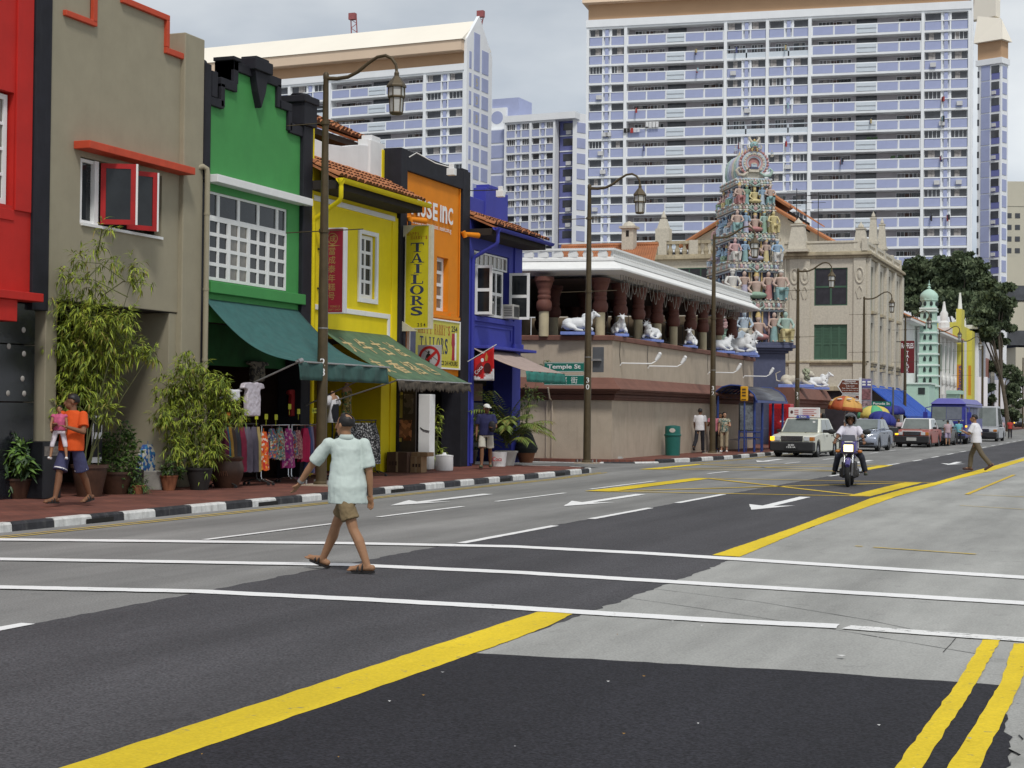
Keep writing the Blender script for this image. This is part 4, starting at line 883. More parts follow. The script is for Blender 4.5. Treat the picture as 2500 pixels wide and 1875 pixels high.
# barrel vault with horseshoe gable
VZ=12.95; VC=VZ+.84
b=MB(); prof=[(-.48,VZ),(.48,VZ)]+[(.50*math.cos(t),VC+.60*math.sin(t)) for t in [R(a) for a in range(-20,201,20)]]
b.prism(Fr((0,2.1,0),(1,0,0),(0,0,1)),prof,0,2.35); L_('vault',b,GM['cream'])
b=MB(); b.box(-.84,-.40,VZ -.02,.84,2.2,VZ+.10); L_('vault_base',b,GM['lblue'],bevel=.02)
FV=Fr((0,-.28,VC),(1,0,0),(0,0,1))
for (r0,r1,d0,d1,g) in ((.58,.67,0,.06,'pink'),(.50,.58,.02,.10,'lblue'),(.41,.50,.03,.14,'cream'),(.33,.41,.02,.11,'pink'),(.27,.33,0,.08,'lblue')):
    an=[R(a) for a in range(-52,233,12)]
    L_('horseshoe_arch',MB().prism(FV,[(r1*math.cos(t),r1*math.sin(t)) for t in an]+[(r0*math.cos(t),r0*math.sin(t)) for t in an[::-1]],d0,d1),GM[g])
b=MB()
for k in range(21):
    t=R(-50+k*14); b.m(k%2).ell(FV(.64*math.cos(t),.64*math.sin(t),.07),(.075,.06,.075),6,5)
for k in range(17):
    t=R(-45+k*16.8); b.m(2+k%2).ell(FV(.455*math.cos(t),.455*math.sin(t),.14),(.04,.03,.04),6,4)
L_('arch_bead',b,[GM['pink'],GM['red'],GM['cream'],GM['lblue']],smooth=60,kind='stuff')
L_('niche',MB().prism(FV,[(.33*math.cos(R(a)),.33*math.sin(R(a))) for a in range(-50,231,20)],-.2,.01),GM['red'])
b=MB(); b.m(0).box(-.24,-.40,VC -.44,.24,-.28,VC -.30).m(1).box(-.18,-.42,VC -.30,.18,-.28,VC -.2).m(2).box(-.13,-.41,VC -.2,.13,-.28,VC -.06).m(0).ell((0,-.36,VC -.04),(.14,.08,.05),8,5); L_('shrine',b,[GM['cream'],GM['slate'],GM['lblue']])
for s in (-1,1):
    b=MB(); b.tube([(.28*s,-.36,VC -.46),(.5*s,-.42,VC -.62),(.74*s,-.42,VC -.6),(.84*s,-.42,VC -.38),(.72*s,-.42,VC -.26),(.63*s,-.42,VC -.4)],[.05,.07,.08,.075,.06,.03],7); L_('scroll',b,GM['mint' if s >0 else 'cream'],smooth=60)
# guardian face over the arch
VC -= .12; b=MB(); b.m(0).ell((0,-.36,VC+.98),(.21,.17,.20),12,8)
for s in (-1,1):
    b.m(1).tube([(.10*s,-.36,VC+1.12),(.20*s,-.38,VC+1.25),(.24*s,-.36,VC+1.36),(.17*s,-.36,VC+1.40)],[.07,.06,.04,.02],7).m(2).ell((.08*s,-.51,VC+1.03),(.05,.03,.035),8,5).m(3).ell((.08*s,-.535,VC+1.03),(.02,.01,.02),6,4).m(1).tube([(.18*s,-.4,VC+.85),(.3*s,-.42,VC+.8),(.34*s,-.4,VC+.92),(.28*s,-.4,VC+1.0)],[.05,.05,.04,.02],6).m(4).tube([(.06*s,-.45,VC+.85),(.14*s,-.46,VC+.74),(.1*s,-.46,VC+.66)],[.04,.05,.03],6)
b.m(0).ell((0,-.53,VC+.96),(.05,.05,.06),8,5).m(5).ell((0,-.5,VC+.88),(.11,.05,.03),8,4).m(4).ell((0,-.4,VC+1.2),(.06,.06,.09),8,5); L_('guardian_face',b,[GM['teal'],GM['cream'],GM['white'],GM['dark'],GM['gold'],GM['red']],smooth=60)
for k in range(5):
    y=.1+k*.48; b=MB(); b.lathe([(.03,0),(.10,.04),(.12,.14),(.05,.22),(.07,.28),(.03,.36),(.01,.50)],(0,y,VC+.58),8); L_('finial',b,GM['gold'],smooth=50)
for k in range(7):                                              # fins along the long side of the vault
    y=-.1+k*.36; b=MB(); b.tube([(-.52,y,VZ+.1),(-.60,y,VZ+.45),(-.57,y,VC+.2),(-.46,y,VC+.48),(-.32,y,VC+.68)],[.06,.08,.08,.07,.03],6); L_('vault_fin',b,GM[('lilac','lblue','mint','cream')[k%4]],smooth=60)
for (x,y,z,s,g) in ((-.85,-.3,VC+.55,.35,'lilac'),(.85,-.3,VC+.45,.3,'cream')): statue(x,y,z,s,0,'seat',g,'lblue','crown')
# lotus lamp niche with lions left of the tower base, awning roof over the gate, low wall after the tower
b=MB(); b.m(0).box(-1.15,-1.75,4.19,-.55,-1.2,4.3).m(1).prism(Fr((-.85,-1.3,4.3),(1,0,0),(0,0,1)),[(-.3,0),(.3,0),(.3,.8),(.2,1.1),(0,1.25),(-.2,1.1),(-.3,.8)],0,.3); L_('blue_niche',b,[GM['cream'],GM['lblue']],bevel=.02)
low=thing('temple_wall','low brown temple wall beyond the entrance tower, topped with a lion and a bull','wall',(-16.2,82,0))
Y0=on_line(1903,-16.2)+1; Y1=on_line(2025,-15.6)
b=MB(); pr=[(0,0),(0,1.95),(.12,2.0),(.14,2.15),(.24,2.2),(.26,2.3),(.40,2.4),(.05,2.95),(-.8,2.95),(-.8,0)]
b.prism(Fr((-15.85,0,0),(1,0,0),(0,0,1)),pr,-Y0,-Y1); b.build('wall',[T_WALL],low)
b=MB(); b.prism(Fr((-15.85,0,0),(1,0,0),(0,0,1)),[(.01,1.95),(.13,2.0),(.15,2.15),(.25,2.2),(.27,2.3),(.41,2.4),(.06,2.96),(-.8,2.96),(-.8,1.95)],-Y0+.02,-Y1 -.02); b.build('eave',T_BROWN,low)
place_bull(-15.95,on_line(1998,-15.95)-.3,2.97,R(8),1.0,'large white bull statue with garlands on the low wall by the orange umbrella')
ln=thing('lion_statue','cream lion statue with curled mane on the low wall beyond the tower','statue',(-16.0,on_line(1940,-16.0),2.97),R(8))
b=MB(); b.ell((0,0,.38),(.55,.24,.24)); b.ell((-.42,0,.38),(.3,.27,.28)); b.ell((.42,0,.48),(.27,.26,.3))
for s in (-1,1): b.cap((.45,.17*s,.3),(.85,.18*s,.1),.1,.07).cap((-.4,.2*s,.25),(-.1,.28*s,.1),.14,.07)
b.tube([(-.68,0,.3),(-.9,.1,.35),(-.95,.1,.7),(-.7,0,.82)],[.05,.045,.04,.03],7); b.ell((.72,0,.68),(.2,.17,.18)); b.ell((.88,0,.62),(.1,.11,.09))
sculpt(b,'body',GM['cream'],ln,.03,3)
b=MB(); rnd=random.Random(8)
for k in range(46): t=rnd.uniform(0,6.28); u=rnd.uniform(-1,1); b.ell((.56+.14*u,.30*math.cos(t)*(1-.3*abs(u)),.64+.30*math.sin(t)*(1-.3*abs(u))),.075,6,5)
L_('mane',b,mat('mane_green_grey',(.30,.32,.22),.8,.3,6),ln,60)
L_('plinth',MB().box(-.8,-.35,-.0,.95,.35,.16),STAT_B,ln,bevel=.02)
# ================================================================== CREAM CORNER BUILDING AND THE ROOFS BEHIND THE TEMPLE
CRM=mat('stucco_cream',(.68,.58,.40),.88,.08,.9,.2,30,streak=.34,dirt=(.27,.22,.15)); CRM_D=mat('stucco_stained',(.42,.36,.25),.9,.3,1.4,.2,30,streak=.8,dirt=(.10,.085,.065))
TILE_O=mat('roof_tile_orange',(.40,.165,.075),.85,.28,.8,streak=.5,dirt=(.16,.07,.04)); SHUT_G=mat('shutter_green',(.055,.115,.075),.7,.15,1)
def part(name,mb,m,par,**k): return mb.build(name,m,par,**k)
def ribs(mb,a,b,c,d,n,r=.07):       # tile ridges running up a slope a-b (eave) to d-c (ridge)
    a,b,c,d=map(Vector,(a,b,c,d)); mb.quad(a,b,c,d); nn=(b -a).cross(d -a).normalized()
    if nn.z <0: nn=-nn
    for i in range(n):
        t=(i+.5)/n; p=a+(b -a)*t; q=d+(c -d)*t; w=(b -a)/n*.28
        mb.add([p -w,p+nn*r,p+w,q -w,q+nn*r,q+w],[(0,1,4,3),(1,2,5,4),(0,2,1)])
    return mb
CY0=108.0; xr=-16.6; xl=atY(1902,800,CY0).x
cre=thing('corner_building','cream stucco corner building with green shutters and obelisk finials','building',((xl+xr)/2,CY0+8,0))
Ff=Fr((0,CY0,0),(1,0,0),(0,0,1)); YE=on_line(2196,xr); Fs=Fr((xr,CY0,0),(0,1,0),(0,0,1))
def zf(px_,py,Y=CY0): return atY(px_,py,Y).z
wx0,wx1=atY(1988,700,CY0).x,atY(2069,700,CY0).x; z1t,z1b,z2t,z2b=zf(2028,654),zf(2028,746),zf(2028,792),zf(2028,878)
zc=zf(2028,629); zp=zf(2028,588); zs=zf(2028,884)
b=MB(); wall_cells(b,Ff,xl -1,0,xr,zc,[(wx0,z1b,wx1,z1t),(wx0,z2b,wx1,z2t)],.25)
nb=4; bw=(YE -CY0)/nb; holes=[]
for k in range(nb): holes += [(bw*k+bw*.34,z1b -.3,bw*k+bw*.68,z1t+.2),(bw*k+bw*.34,z2b -.5,bw*k+bw*.68,z2t+.2)]
wall_cells(b,Fs,0,0,YE -CY0,zc,holes,.3); b.quad((xl -1,CY0,zc),(xr,CY0,zc),(xr,YE,zc),(xl -1,YE,zc)); part('wall',b,CRM,cre)
WDK=mat('window_dark_louvre',(.030,.028,.036),.5,.3,3)
b=MB().fbox(Ff,wx0,z1b,wx1,z1t,-.26,-.2)
window(cre,Ff,wx0,z1b,wx1,z1t,2,2,.07,.12,-.05,SHUT_G,WDK)
w=MB().fbox(Ff,wx0,z2b,wx1,z2t,-.22,-.14).build('shutter',SHUT_G,cre)
b=MB(); sw=(wx1 -wx0)/4
for k in range(4):
    x=wx0+sw*k; b.fbox(Ff,x+.01,z2b,x+.07,z2t,-.14,-.10).fbox(Ff,x+sw -.07,z2b,x+sw -.01,z2t,-.14,-.10)
    for z in (z2b,z2b+1.0,z2t -.12): b.fbox(Ff,x+.07,z,x+sw -.07,z+.1,-.14,-.104)
    for j in range(11): b.fbox(Ff,x+.07,z2b+1.14+j*.10,x+sw -.07,z2b+1.19+j*.10,-.14,-.12)
b.build('slat',mat('shutter_green_edge',(.075,.15,.10),.7,.15,2),w,kind='stuff')
for h in holes: window(cre,Fs,*h,2,3,.08,.08,-.10,SHUT_G,WDK)
for f_,L0,L1 in ((Ff,xl -1,xr),(Fs,0,YE -CY0)):
    o_=.0 if f_ is Ff else .004
    b=MB(); b.fbox(f_,L0,zc -.05,L1+.3,zc+.12,-.1,.16+o_).fbox(f_,L0,zc+.12,L1+.36,zc+.3,-.1,.34+o_).fbox(f_,L0,zc+.3,L1+.3,zc+.38,-.1,.24+o_); part('cornice',b,CRM_D,cre,bevel=.03)
    b=MB(); b.fbox(f_,L0,zs -.2,L1,zs -.05,-.05,.08+o_).fbox(f_,L0,zs -.05,L1,zs+.08,-.05,.18+o_); part('string_course',b,CRM_D,cre,bevel=.02)
    b=MB(); b.fbox(f_,L0,3.2,L1,3.5,-.05,.25+o_); part('string_course',b,CRM_D,cre,bevel=.02)
# parapet: solid on the front, open balustrade on the side street
b=MB(); b.fbox(Ff,xl+.3,zc+.38,xr -.6,zp -.15,-.25,.02).fbox(Ff,xl+.3,zp -.15,xr -.6,zp,-.3,.08); part('parapet',b,CRM,cre,bevel=.02)
b=MB()
for k in range(nb+1): b.fbox(Fs,bw*k -.3,zc+.38,bw*k+.3,zp+.1,-.3,.06)
part('parapet_pier',b,CRM,cre,bevel=.02,split=True)
part('parapet_rail',MB().fbox(Fs,0,zp -.22,YE -CY0,zp -.02,-.22,.0),CRM,cre)
balm=MB().lathe([(.10,0),(.16,.18),(.09,.5),(.13,.7)],(0,0,0),8).mesh('baluster',CRM)
for k in range(nb*5): inst('baluster',balm,cre,Vector((xr -.12,CY0+.5+(YE -CY0 -.6)*k/(nb*5),zc+.38))-LOC[cre.name],(0,0,0),(1,1,(zp -zc -.6)/.7))
def obelisk(x,y,z,h,w):
    b=MB(); b.box(x -w,y -w,z,x+w,y+w,z+.18); b.hexa([(x -w*.8,y -w*.8,z+.18),(x+w*.8,y -w*.8,z+.18),(x+w*.8,y+w*.8,z+.18),(x -w*.8,y+w*.8,z+.18),(x -w*.5,y -w*.5,z+h*.72),(x+w*.5,y -w*.5,z+h*.72),(x+w*.5,y+w*.5,z+h*.72),(x -w*.5,y+w*.5,z+h*.72)])
    b.box(x -w*.6,y -w*.6,z+h*.72,x+w*.6,y+w*.6,z+h*.76); b.lathe([(w*.2,0),(w*.38,.08),(w*.34,.2),(w*.1,.34),(.01,.46)],(x,y,z+h*.76),8); part('finial',b,CRM,cre,smooth=40)
ox=atY(1950,580,CY0).x; obelisk(ox,CY0 -.1,zc+.38,zf(1950,523)-zc -.5,.75); obelisk(xr -.45,CY0+.35,zc+.38,zf(2100,530)-zc -.6,.55)
for k in (1,2): obelisk(xr -.2,CY0+bw*k,zp+.1,2.4,.36)
# pilasters with relief roundels
M_REL=CRM
for x0,x1 in ((atY(1928,700,CY0).x,atY(1978,700,CY0).x),(atY(2084,700,CY0).x,xr -.05)):
    part('pilaster',MB().fbox(Ff,x0,3.5,x1,zc -.06,0,.12),CRM,cre,bevel=.02)
    cols_=2 if x1 -x0 >1.2 else 1
    for i in range(cols_):
        cx=x0+(x1 -x0)*(i+.5)/cols_; b=MB()
        an=[R(a) for a in range(0,360,24)]
        b.tube([Ff(cx+.26*math.cos(t),zc -1.2+.5*math.sin(t),.14) for t in an+[an[0]]],.06,6)
        for s in (-1,1): b.tube([Ff(cx+.05*s,zc -1.9,.14),Ff(cx+.2*s,zc -2.2,.15),Ff(cx+.08*s,zc -2.7,.14)],.05,5)
        b.ell(Ff(cx,zc -1.2,.14),(.12,.05,.3),8,5); part('relief',b,CRM,cre,smooth=50)
for k in range(nb+1): part('pilaster',MB().fbox(Fs,bw*k -.4+(.4 if k==0 else 0),3.5,bw*k+.45,zc -.06,0,.22),CRM,cre,bevel=.02)
for k in range(nb):                       # aprons under the windows
    for zb in (z1b -.3,z2b -.5): part('sill',MB().fbox(Fs,bw*(k+.3),zb -.2,bw*(k+.72),zb,0,.28),CRM_D,cre,bevel=.02)
part('shopfront',MB().fbox(Fs,.4,.1,YE -CY0 -.4,3.2,-.5,-.4).fbox(Ff,xl -1,.1,xr -.4,3.2,-.0,.01),mat('shop_gloom',(.03,.025,.03),.9,.6,1),cre)
p0_=Ff(wx0 -3.6,4.3,0); part('downpipe',MB().cyl(Ff(atY(1918,700,CY0).x,3.6,.1),Ff(atY(1918,700,CY0).x,zc,.1),.06,None,8),CRM,cre)
# ---- left wing with balustrade and chimney, tiled hip in front
WY=112.0; wl=atY(1200,700,WY).x; wr=xl -.8
win=thing('rear_building','cream wing with stained balustrade standing behind the white temple roof','building',((wl+wr)/2,WY+5,0))
Fw=Fr((0,WY,0),(1,0,0),(0,0,1)); zw=lambda px_,py: atY(px_,py,WY).z
zb0,zb1=zw(1650,622),zw(1650,588); xw0=atY(1592,600,WY).x
b=MB(); b.fbox(Fw,xw0,0,wr,zb0 -.1,-8,0); part('wall',b,CRM,win)
b=MB(); b.fbox(Fw,xw0 -.3,zb0 -.35,wr,zb0 -.1,-.4,.3).fbox(Fw,xw0 -.3,zb0 -.1,wr,zb0,-.4,.15); part('cornice',b,CRM_D,win,bevel=.03)
part('balustrade_rail',MB().fbox(Fw,xw0,zb1 -.22,wr,zb1,-.25,.05),CRM_D,win)
for px_ in (1617,1694,1760,1880): 
    x=atY(px_,600,WY).x; part('balustrade_pier',MB().fbox(Fw,x -.32,zb0,x+.32,zb1+.02,-.3,.1),CRM,win,bevel=.02)
bl2=MB().lathe([(.13,0),(.20,.25),(.10,.6),(.16,.8)],(0,0,0),8).mesh('baluster',CRM_D)
nbal=int((wr -xw0)/.52)
for k in range(nbal): inst('baluster',bl2,win,Vector((xw0+(k+.5)*.52,WY+.12,zb0))-LOC[win.name],(0,0,0),(1,1,(zb1 -zb0 -.2)/.8))
x=atY(1617,600,WY).x; part('pier_finial',MB().box(x -.5,WY -.1,zb1,x+.5,WY+.7,zb1+.9).hexa([(x -.42,WY,zb1+.9),(x+.42,WY,zb1+.9),(x+.42,WY+.6,zb1+.9),(x -.42,WY+.6,zb1+.9),(x -.22,WY+.15,zb1+1.6),(x+.22,WY+.15,zb1+1.6),(x+.22,WY+.45,zb1+1.6),(x -.22,WY+.45,zb1+1.6)]).lathe([(.1,0),(.2,.1),(.15,.25),(.02,.6)],(x,WY+.3,zb1+1.6),8),CRM,win)
wlz=zw(1700,654); window(win,Fw,atY(1655,650,WY).x,wlz -2.0,atY(1740,650,WY).x,wlz,3,1,.06,.08,.06,SHUT_G,WDK)
HY=98.0                                  # low tiled building between temple and wing
hip=thing('rear_building','low house with broad clay tiled roof behind the white temple roof','building',(atY(1480,600,HY).x,HY+5,0))
h0=atY(1330,650,HY); h1=atY(1592,652,HY); r0=atY(1372,592,HY+7); r1=atY(1600,598,HY+7)
b=ribs(MB(),(h0.x,HY,h0.z -.2),(h1.x,HY,h1.z -.2),(r1.x+.2,HY+7,r1.z),(r0.x,HY+7,r1.z),44,.09); ribs(b,(h0.x -2.4,HY+14,h0.z -.2),(h0.x,HY,h0.z -.2),(r0.x,HY+7,r1.z),(r0.x -.1,HY+7.1,r1.z),18,.09); part('roof',b,TILE_O,hip)
part('ridge_tile',MB().cyl((r0.x,HY+7,r1.z+.05),(r1.x+.2,HY+7,r1.z+.05),.16,None,8),TILE_O,hip)
part('wall',MB().box(h0.x,HY+.3,0,h1.x,HY+13,h1.z -.25),CRM,hip)
c_=atY(1536,590,HY+6); b=MB(); b.box(c_.x -.4,HY+5.6,c_.z -.6,c_.x+.4,HY+6.4,c_.z+.85).box(c_.x -.55,HY+5.45,c_.z+.85,c_.x+.55,HY+6.55,c_.z+1.0); b.lathe([(.5,0),(.3,.25),(.05,.35)],(c_.x,HY+6,c_.z+1.0),6); ch=part('chimney',b,CRM,hip); part('flue',MB().box(c_.x -.1,HY+5.58,c_.z+.3,c_.x+.1,HY+5.6,c_.z+.7),DARK,ch)
GY=119.0                                 # gabled hall behind the tower
gh=thing('rear_building','cream gabled hall with two tiered orange tiled roof behind the temple tower','building',(atY(1860,520,GY).x,GY+8,0))
q=lambda px_,py,Y=GY: atY(px_,py,Y)
pk=q(1852,486); e0=q(1680,596); e1=q(2032,590); m0=q(1790,530); m1=q(1925,526)
part('gable_wall',MB().prism(Fr((0,GY,0),(1,0,0),(0,0,1)),[(e0.x,0),(e1.x,0),(e1.x,e1.z),(pk.x,pk.z -.2),(e0.x,e0.z)],-12,0),CRM,gh)
b=MB()
for (p,r_,s) in ((e0,pk,-1),(e1,pk,1)):
    a=Vector((p.x+.5*s,GY -.7,p.z -.25)); d=Vector((r_.x,GY -.7,r_.z)); ribs(b,a,a+Vector((0,14,0)),d+Vector((0,14,0)),d,26,.1)
    b.tube([a,d],.16,6)
    a2=a*.42+d*.58+Vector((0,0,.75)); d2=d+Vector((0,0,.95)); ribs(b,a2,a2+Vector((0,14,0)),d2+Vector((0,14,0)),d2,26,.1); b.tube([a2,d2],.16,6)
part('roof',b,TILE_O,gh)
part('vent_opening',MB().prism(Fr((0,GY -.02,0),(1,0,0),(0,0,1)),[(pk.x+2.2,pk.z -1.6),(pk.x+3.8,pk.z -2.6),(pk.x+3.8,pk.z -1.9),(pk.x+2.2,pk.z -.9)],0,.05),DARK,gh)
ant=thing('roof_aerial','thin television aerial mast standing on the cream corner building roof','aerial',(q(1968,560).x,CY0+4,zc))
for px_ in (1945,1968,1998): 
    x=atY(px_,500,CY0+4).x; zt=atY(px_,470 if px_ != 1945 else 460,CY0+4).z; b=MB(); b.cyl((x,CY0+4,zc),(x,CY0+4,zt),.03,None,5)
    for k in range(3): b.cyl((x -.7+.2*k,CY0+4,zt -.2-.5*k),(x+.7-.2*k,CY0+4,zt -.2-.5*k),.02,None,4)
    part('mast',b,DKMET,ant)

# ================================================================== APARTMENT BLOCKS
H_W=mat('block_white',(.84,.86,.88),.85,.04,.4,streak=.15,dirt=(.5,.52,.55)); H_B=mat('block_blue',(.37,.41,.61),.85,.06,.5); H_BD=mat('block_blue_dark',(.16,.175,.40),.85,.06,.5)
H_BACK=mat('block_corridor',(.42,.39,.41),.9,.15,.3); H_TAN=mat('block_tan',(.50,.32,.19),.85,.05,.2); H_CREAM=mat('block_roof_cream',(.86,.80,.69),.8,.03,.1)
H_GL=mat('block_glass',(.05,.053,.062),.12,.5,.6,spec=.6); H_CUR=mat('block_curtain',(.30,.28,.27),.8,.5,2.5); H_DOOR=mat('block_door',(.10,.06,.05),.8,.4,1); H_LV=mat('block_louvre',(.62,.68,.74),.8,.05,1)
H_PLANT=mat('balcony_plant',(.03,.06,.025),.9,.5,3)
def win_variants(w,h,prefix):
    out=[]; rnd=random.Random(int(w*100))
    for v in range(5):
        m=MB(); m.m(0).box(0,0,0,w,.06,h); m.m(1).box(0,-.05,0,w,0,.05).box(0,-.05,h -.05,w,0,h).box(0,-.05,.05,.05,0,h -.05).box(w -.05,-.05,.05,w,0,h -.05)
        n=4
        if v in (1,2):
            for k in range(1,n): m.box(w*k/n -.03,-.045,.05,w*k/n+.03,0,h -.05)
        if v in (2,3,4):
            a=rnd.uniform(.05,.5)*w; m.m(2).box(a,-.03,.06,a+w*(.3 if v <4 else .42),-.004,h -.06)
        out.append(m.mesh(prefix,[H_GL,H_W,H_CUR]))
    return out
LP=Vector
def block(name,label,pa,pb,top_z,fl_h,floors,bays,phase_rows=(),top='flat',depth=14,seed=1,roofh=4.0,group='tall white and blue apartment blocks'):
    """pa, pb: left and right front corners; bays: list of (kind, width); local x along the front, -y to the viewer"""
    pa,pb=Vector((pa[0],pa[1],0)),Vector((pb[0],pb[1],0)); d=pb -pa
    t=thing(name,label,'apartment block',pa,math.atan2(d.y,d.x),group); rnd=random.Random(seed); Wt=d.length
    sc=Wt/sum(w for _,w in bays); bays=[(k,w*sc) for k,w in bays]
    B=lambda nm,mb,m,par=t,**k: mb.build(nm,m,par,None,False,**k)
    z_bot=top_z -floors*fl_h
    B('core',MB().box(0,1.6,0,Wt,depth,top_z+.5),H_BACK)
    slab=MB().box(-.15,-.18,0,Wt+.15,1.65,.30).mesh('floor_slab',H_W)
    for f in range(floors+1): inst('floor_slab',slab,t,(0,0,top_z -f*fl_h -.30))
    B('podium',MB().box(0,.05,0,Wt,1.6,z_bot -.4),H_W)
    xs=[0]
    for k,w in bays: xs.append(xs[-1]+w)
    for i,x in enumerate(xs):
        B('column',MB().box(x -.22,-.30,z_bot,x+.22,1.6,top_z -.31) if 0 <i <len(xs)-1 else MB().box(x -.2,-.24,z_bot,x+.2,1.6,top_z -.31),H_W)
    ph=fl_h*.50; wh=fl_h -ph -.30
    def cached(c={},**k): pass
    meshes={}
    def M_(key,fn):
        if key not in meshes: meshes[key]=fn()
        return meshes[key]
    for i,(kind,w) in enumerate(bays):
        x0,x1=xs[i]+.22,xs[i+1]-.22; iw=x1 -x0
        for f in range(floors):
            zb=top_z -(f+1)*fl_h; zt=zb+fl_h -.3
            if kind=='A' and not (i in phase_rows and (f%4)==1):
                pw=(iw -1.5)/2; me=M_(('ap',round(pw,2)),lambda: MB().m(0).box(0,-.06,.06,pw,.2,ph -.1).mesh('parapet_panel',H_B)); mn=M_('an',lambda: MB().box(0,-.04,.06,.5,.2,fl_h -.42).mesh('strip_panel',H_B))
                inst('parapet_panel',me,t,(x0+.05,0,zb)); inst('parapet_panel',me,t,(x1 -pw -.05,0,zb)); inst('strip_panel',mn,t,(x0+iw/2-.25,0,zb))
                wv=M_(('aw',round(pw,2)),lambda: win_variants(pw,wh,'window')); v=rnd.choice((0,0,1,2,3,4))
                for xx in (x0+.05,x1 -pw -.05): inst('window',wv[v if rnd.random() <.7 else rnd.randrange(5)],t,(xx,.25,zb+ph))
                fm=M_(('af',round(iw,2)),lambda: MB().box(0,.22,0,iw,.4,ph).box(pw+.05,.05,ph,pw+.3,.4,fl_h -.3).box(iw -pw -.3,.05,ph,iw -pw -.05,.4,fl_h -.3).box(pw+.3,.16,ph,iw -pw -.3,.38,fl_h -.3).box(0,-.12,ph -.14,iw,.3,ph -.02).box(pw+.07,-.1,0,pw+.27,.21,ph -.15).box(iw -pw -.27,-.1,0,iw -pw -.07,.21,ph -.15).mesh('parapet',H_W))
                inst('parapet',fm,t,(x0,0,zb))
            elif kind=='A':             # access corridor floor: white rail, doors behind
                fm=M_(('ac',round(iw,2)),lambda: MB().box(0,-.1,0,iw,.1,ph*.55).box(0,-.12,ph -.12,iw,.08,ph).box(iw/2-.1,-.1,0,iw/2+.1,.1,ph).mesh('parapet',H_LV)); inst('parapet',fm,t,(x0,0,zb))
                dv=M_('acd',lambda: win_variants(1.7,1.5,'window'))
                for k in range(2): inst('window',rnd.choice(dv),t,(x0+.8+k*2.6,1.58,zb+.75))
            else:
                lw=iw*.19; pw=(iw -lw -.5)/4
                pm=M_(('bp',round(pw,2)),lambda: MB().box(0,-.08,.08,pw -.14,.1,ph -.18).mesh('parapet_panel',H_B))
                fm=M_(('bf',round(iw,2)),lambda: (lambda m: ([m.box(x,-.14,0,x+.2,.08,ph) for x in (0,pw+.1,2*pw+.22,2*pw+.22+lw,3*pw+lw+.36,iw -.2)],m.box(0,-.15,ph -.15,iw,.09,ph+.02),m)[-1])(MB().box(0,-.04,0,iw,.06,ph)).mesh('parapet',H_W))
                inst('parapet',fm,t,(x0,0,zb))
                for k,x in enumerate((.17,pw+.28,2*pw+.40+lw,3*pw+lw+.52)): inst('parapet_panel',pm,t,(x0+x,-.05,zb))
                lm=M_(('bl',round(lw,2)),lambda: MB().box(.0,-.18,ph*.05,lw -.2,-.05,ph*.4).box(0,-.17,ph*.55,lw -.2,-.05,ph*.9).mesh('louvre',H_LV)); inst('louvre',lm,t,(x0+2*pw+.43,-.06,zb))
                wv=M_('bw',lambda: win_variants(iw*.15,1.35,'window')); dm=M_('bd',lambda: MB().box(0,-.04,0,.95,.06,2.1).mesh('door',H_DOOR)); gm=M_(('bg',round(lw,2)),lambda: MB().box(0,-.03,0,lw,.05,fl_h -.45).mesh('lobby_opening',H_GL))
                inst('lobby_opening',gm,t,(x0+2*pw+.3,1.58,zb+.1))
                for x in (.3,1.15,3.05,3.65): inst('window',rnd.choice(wv),t,(x0+pw*x+(lw if x >2 else 0)+rnd.uniform(-.1,.1),1.6,zb+.95))
                for x in (.95,3.45): inst('door',dm,t,(x0+pw*x+(lw if x >2 else 0),1.6,zb+.02))
                if rnd.random() <.16:
                    g=MB(); xx=x0+rnd.uniform(.2,iw -2)
                    for k in range(9): g.ell((xx+rnd.uniform(0,1.8),.2+rnd.uniform(-.2,.2),zb+ph+rnd.uniform(0,.35)),rnd.uniform(.1,.25),6,4)
                    B('balcony_plant',g,H_PLANT,kind='stuff')
    return t,Wt,xs,B
def corners(xl_,xr_,y,D0,D1): a=atD(xl_,y,D0); b=atD(xr_,y,D1); return a,b
# big block on the right
a,b_=corners(1434,2366,300,246,232); ztop=atD(1434,66,246).z; ztop=(ztop+atD(2366,22,232).z)/2
AB=[('A',97),('B',251),('A',103),('A',103),('B',268),('A',108)]
T1,W1,xs1,B1=block('apartment_block','large white and blue apartment block filling the upper right behind the temple',a,b_,ztop,2.80,15,AB,(2,3),seed=5)
B1('top_band',MB().box(-.3,-.35,ztop,W1+.3,14,ztop+1.1),H_W); B1('attic',MB().box(-.1,.5,ztop+1.1,W1+.1,14,ztop+3.6),H_TAN)
B1('roof',MB().hexa([(-.8,-.9,ztop+3.6),(W1+.8,-.9,ztop+3.6),(W1+.8,15,ztop+3.6),(-.8,15,ztop+3.6),(-.8,-.7,ztop+4.4),(W1+.8,-.7,ztop+4.4),(W1+.5,7,ztop+12),(-.5,7,ztop+12)]),mat('block_tan_lit',(.74,.57,.42),.85,.04,.2))  # lit roof edge: lighter copy of the tan, light put into the colour
B1('end_wall',MB().box(W1+.21,-.25,0,W1+.5,14,ztop+10),H_W)
ep=MB().box(.5,0,0,.56,3.0,1.7).mesh('end_panel',H_B)
for f in range(15):
    for y in (2,7): inst('end_panel',ep,T1,(W1,y,ztop -(f+1)*2.8+.3))
cl=B1('laundry',MB().box(0,0,0,.01,.01,.01),H_W); rnd=random.Random(4)
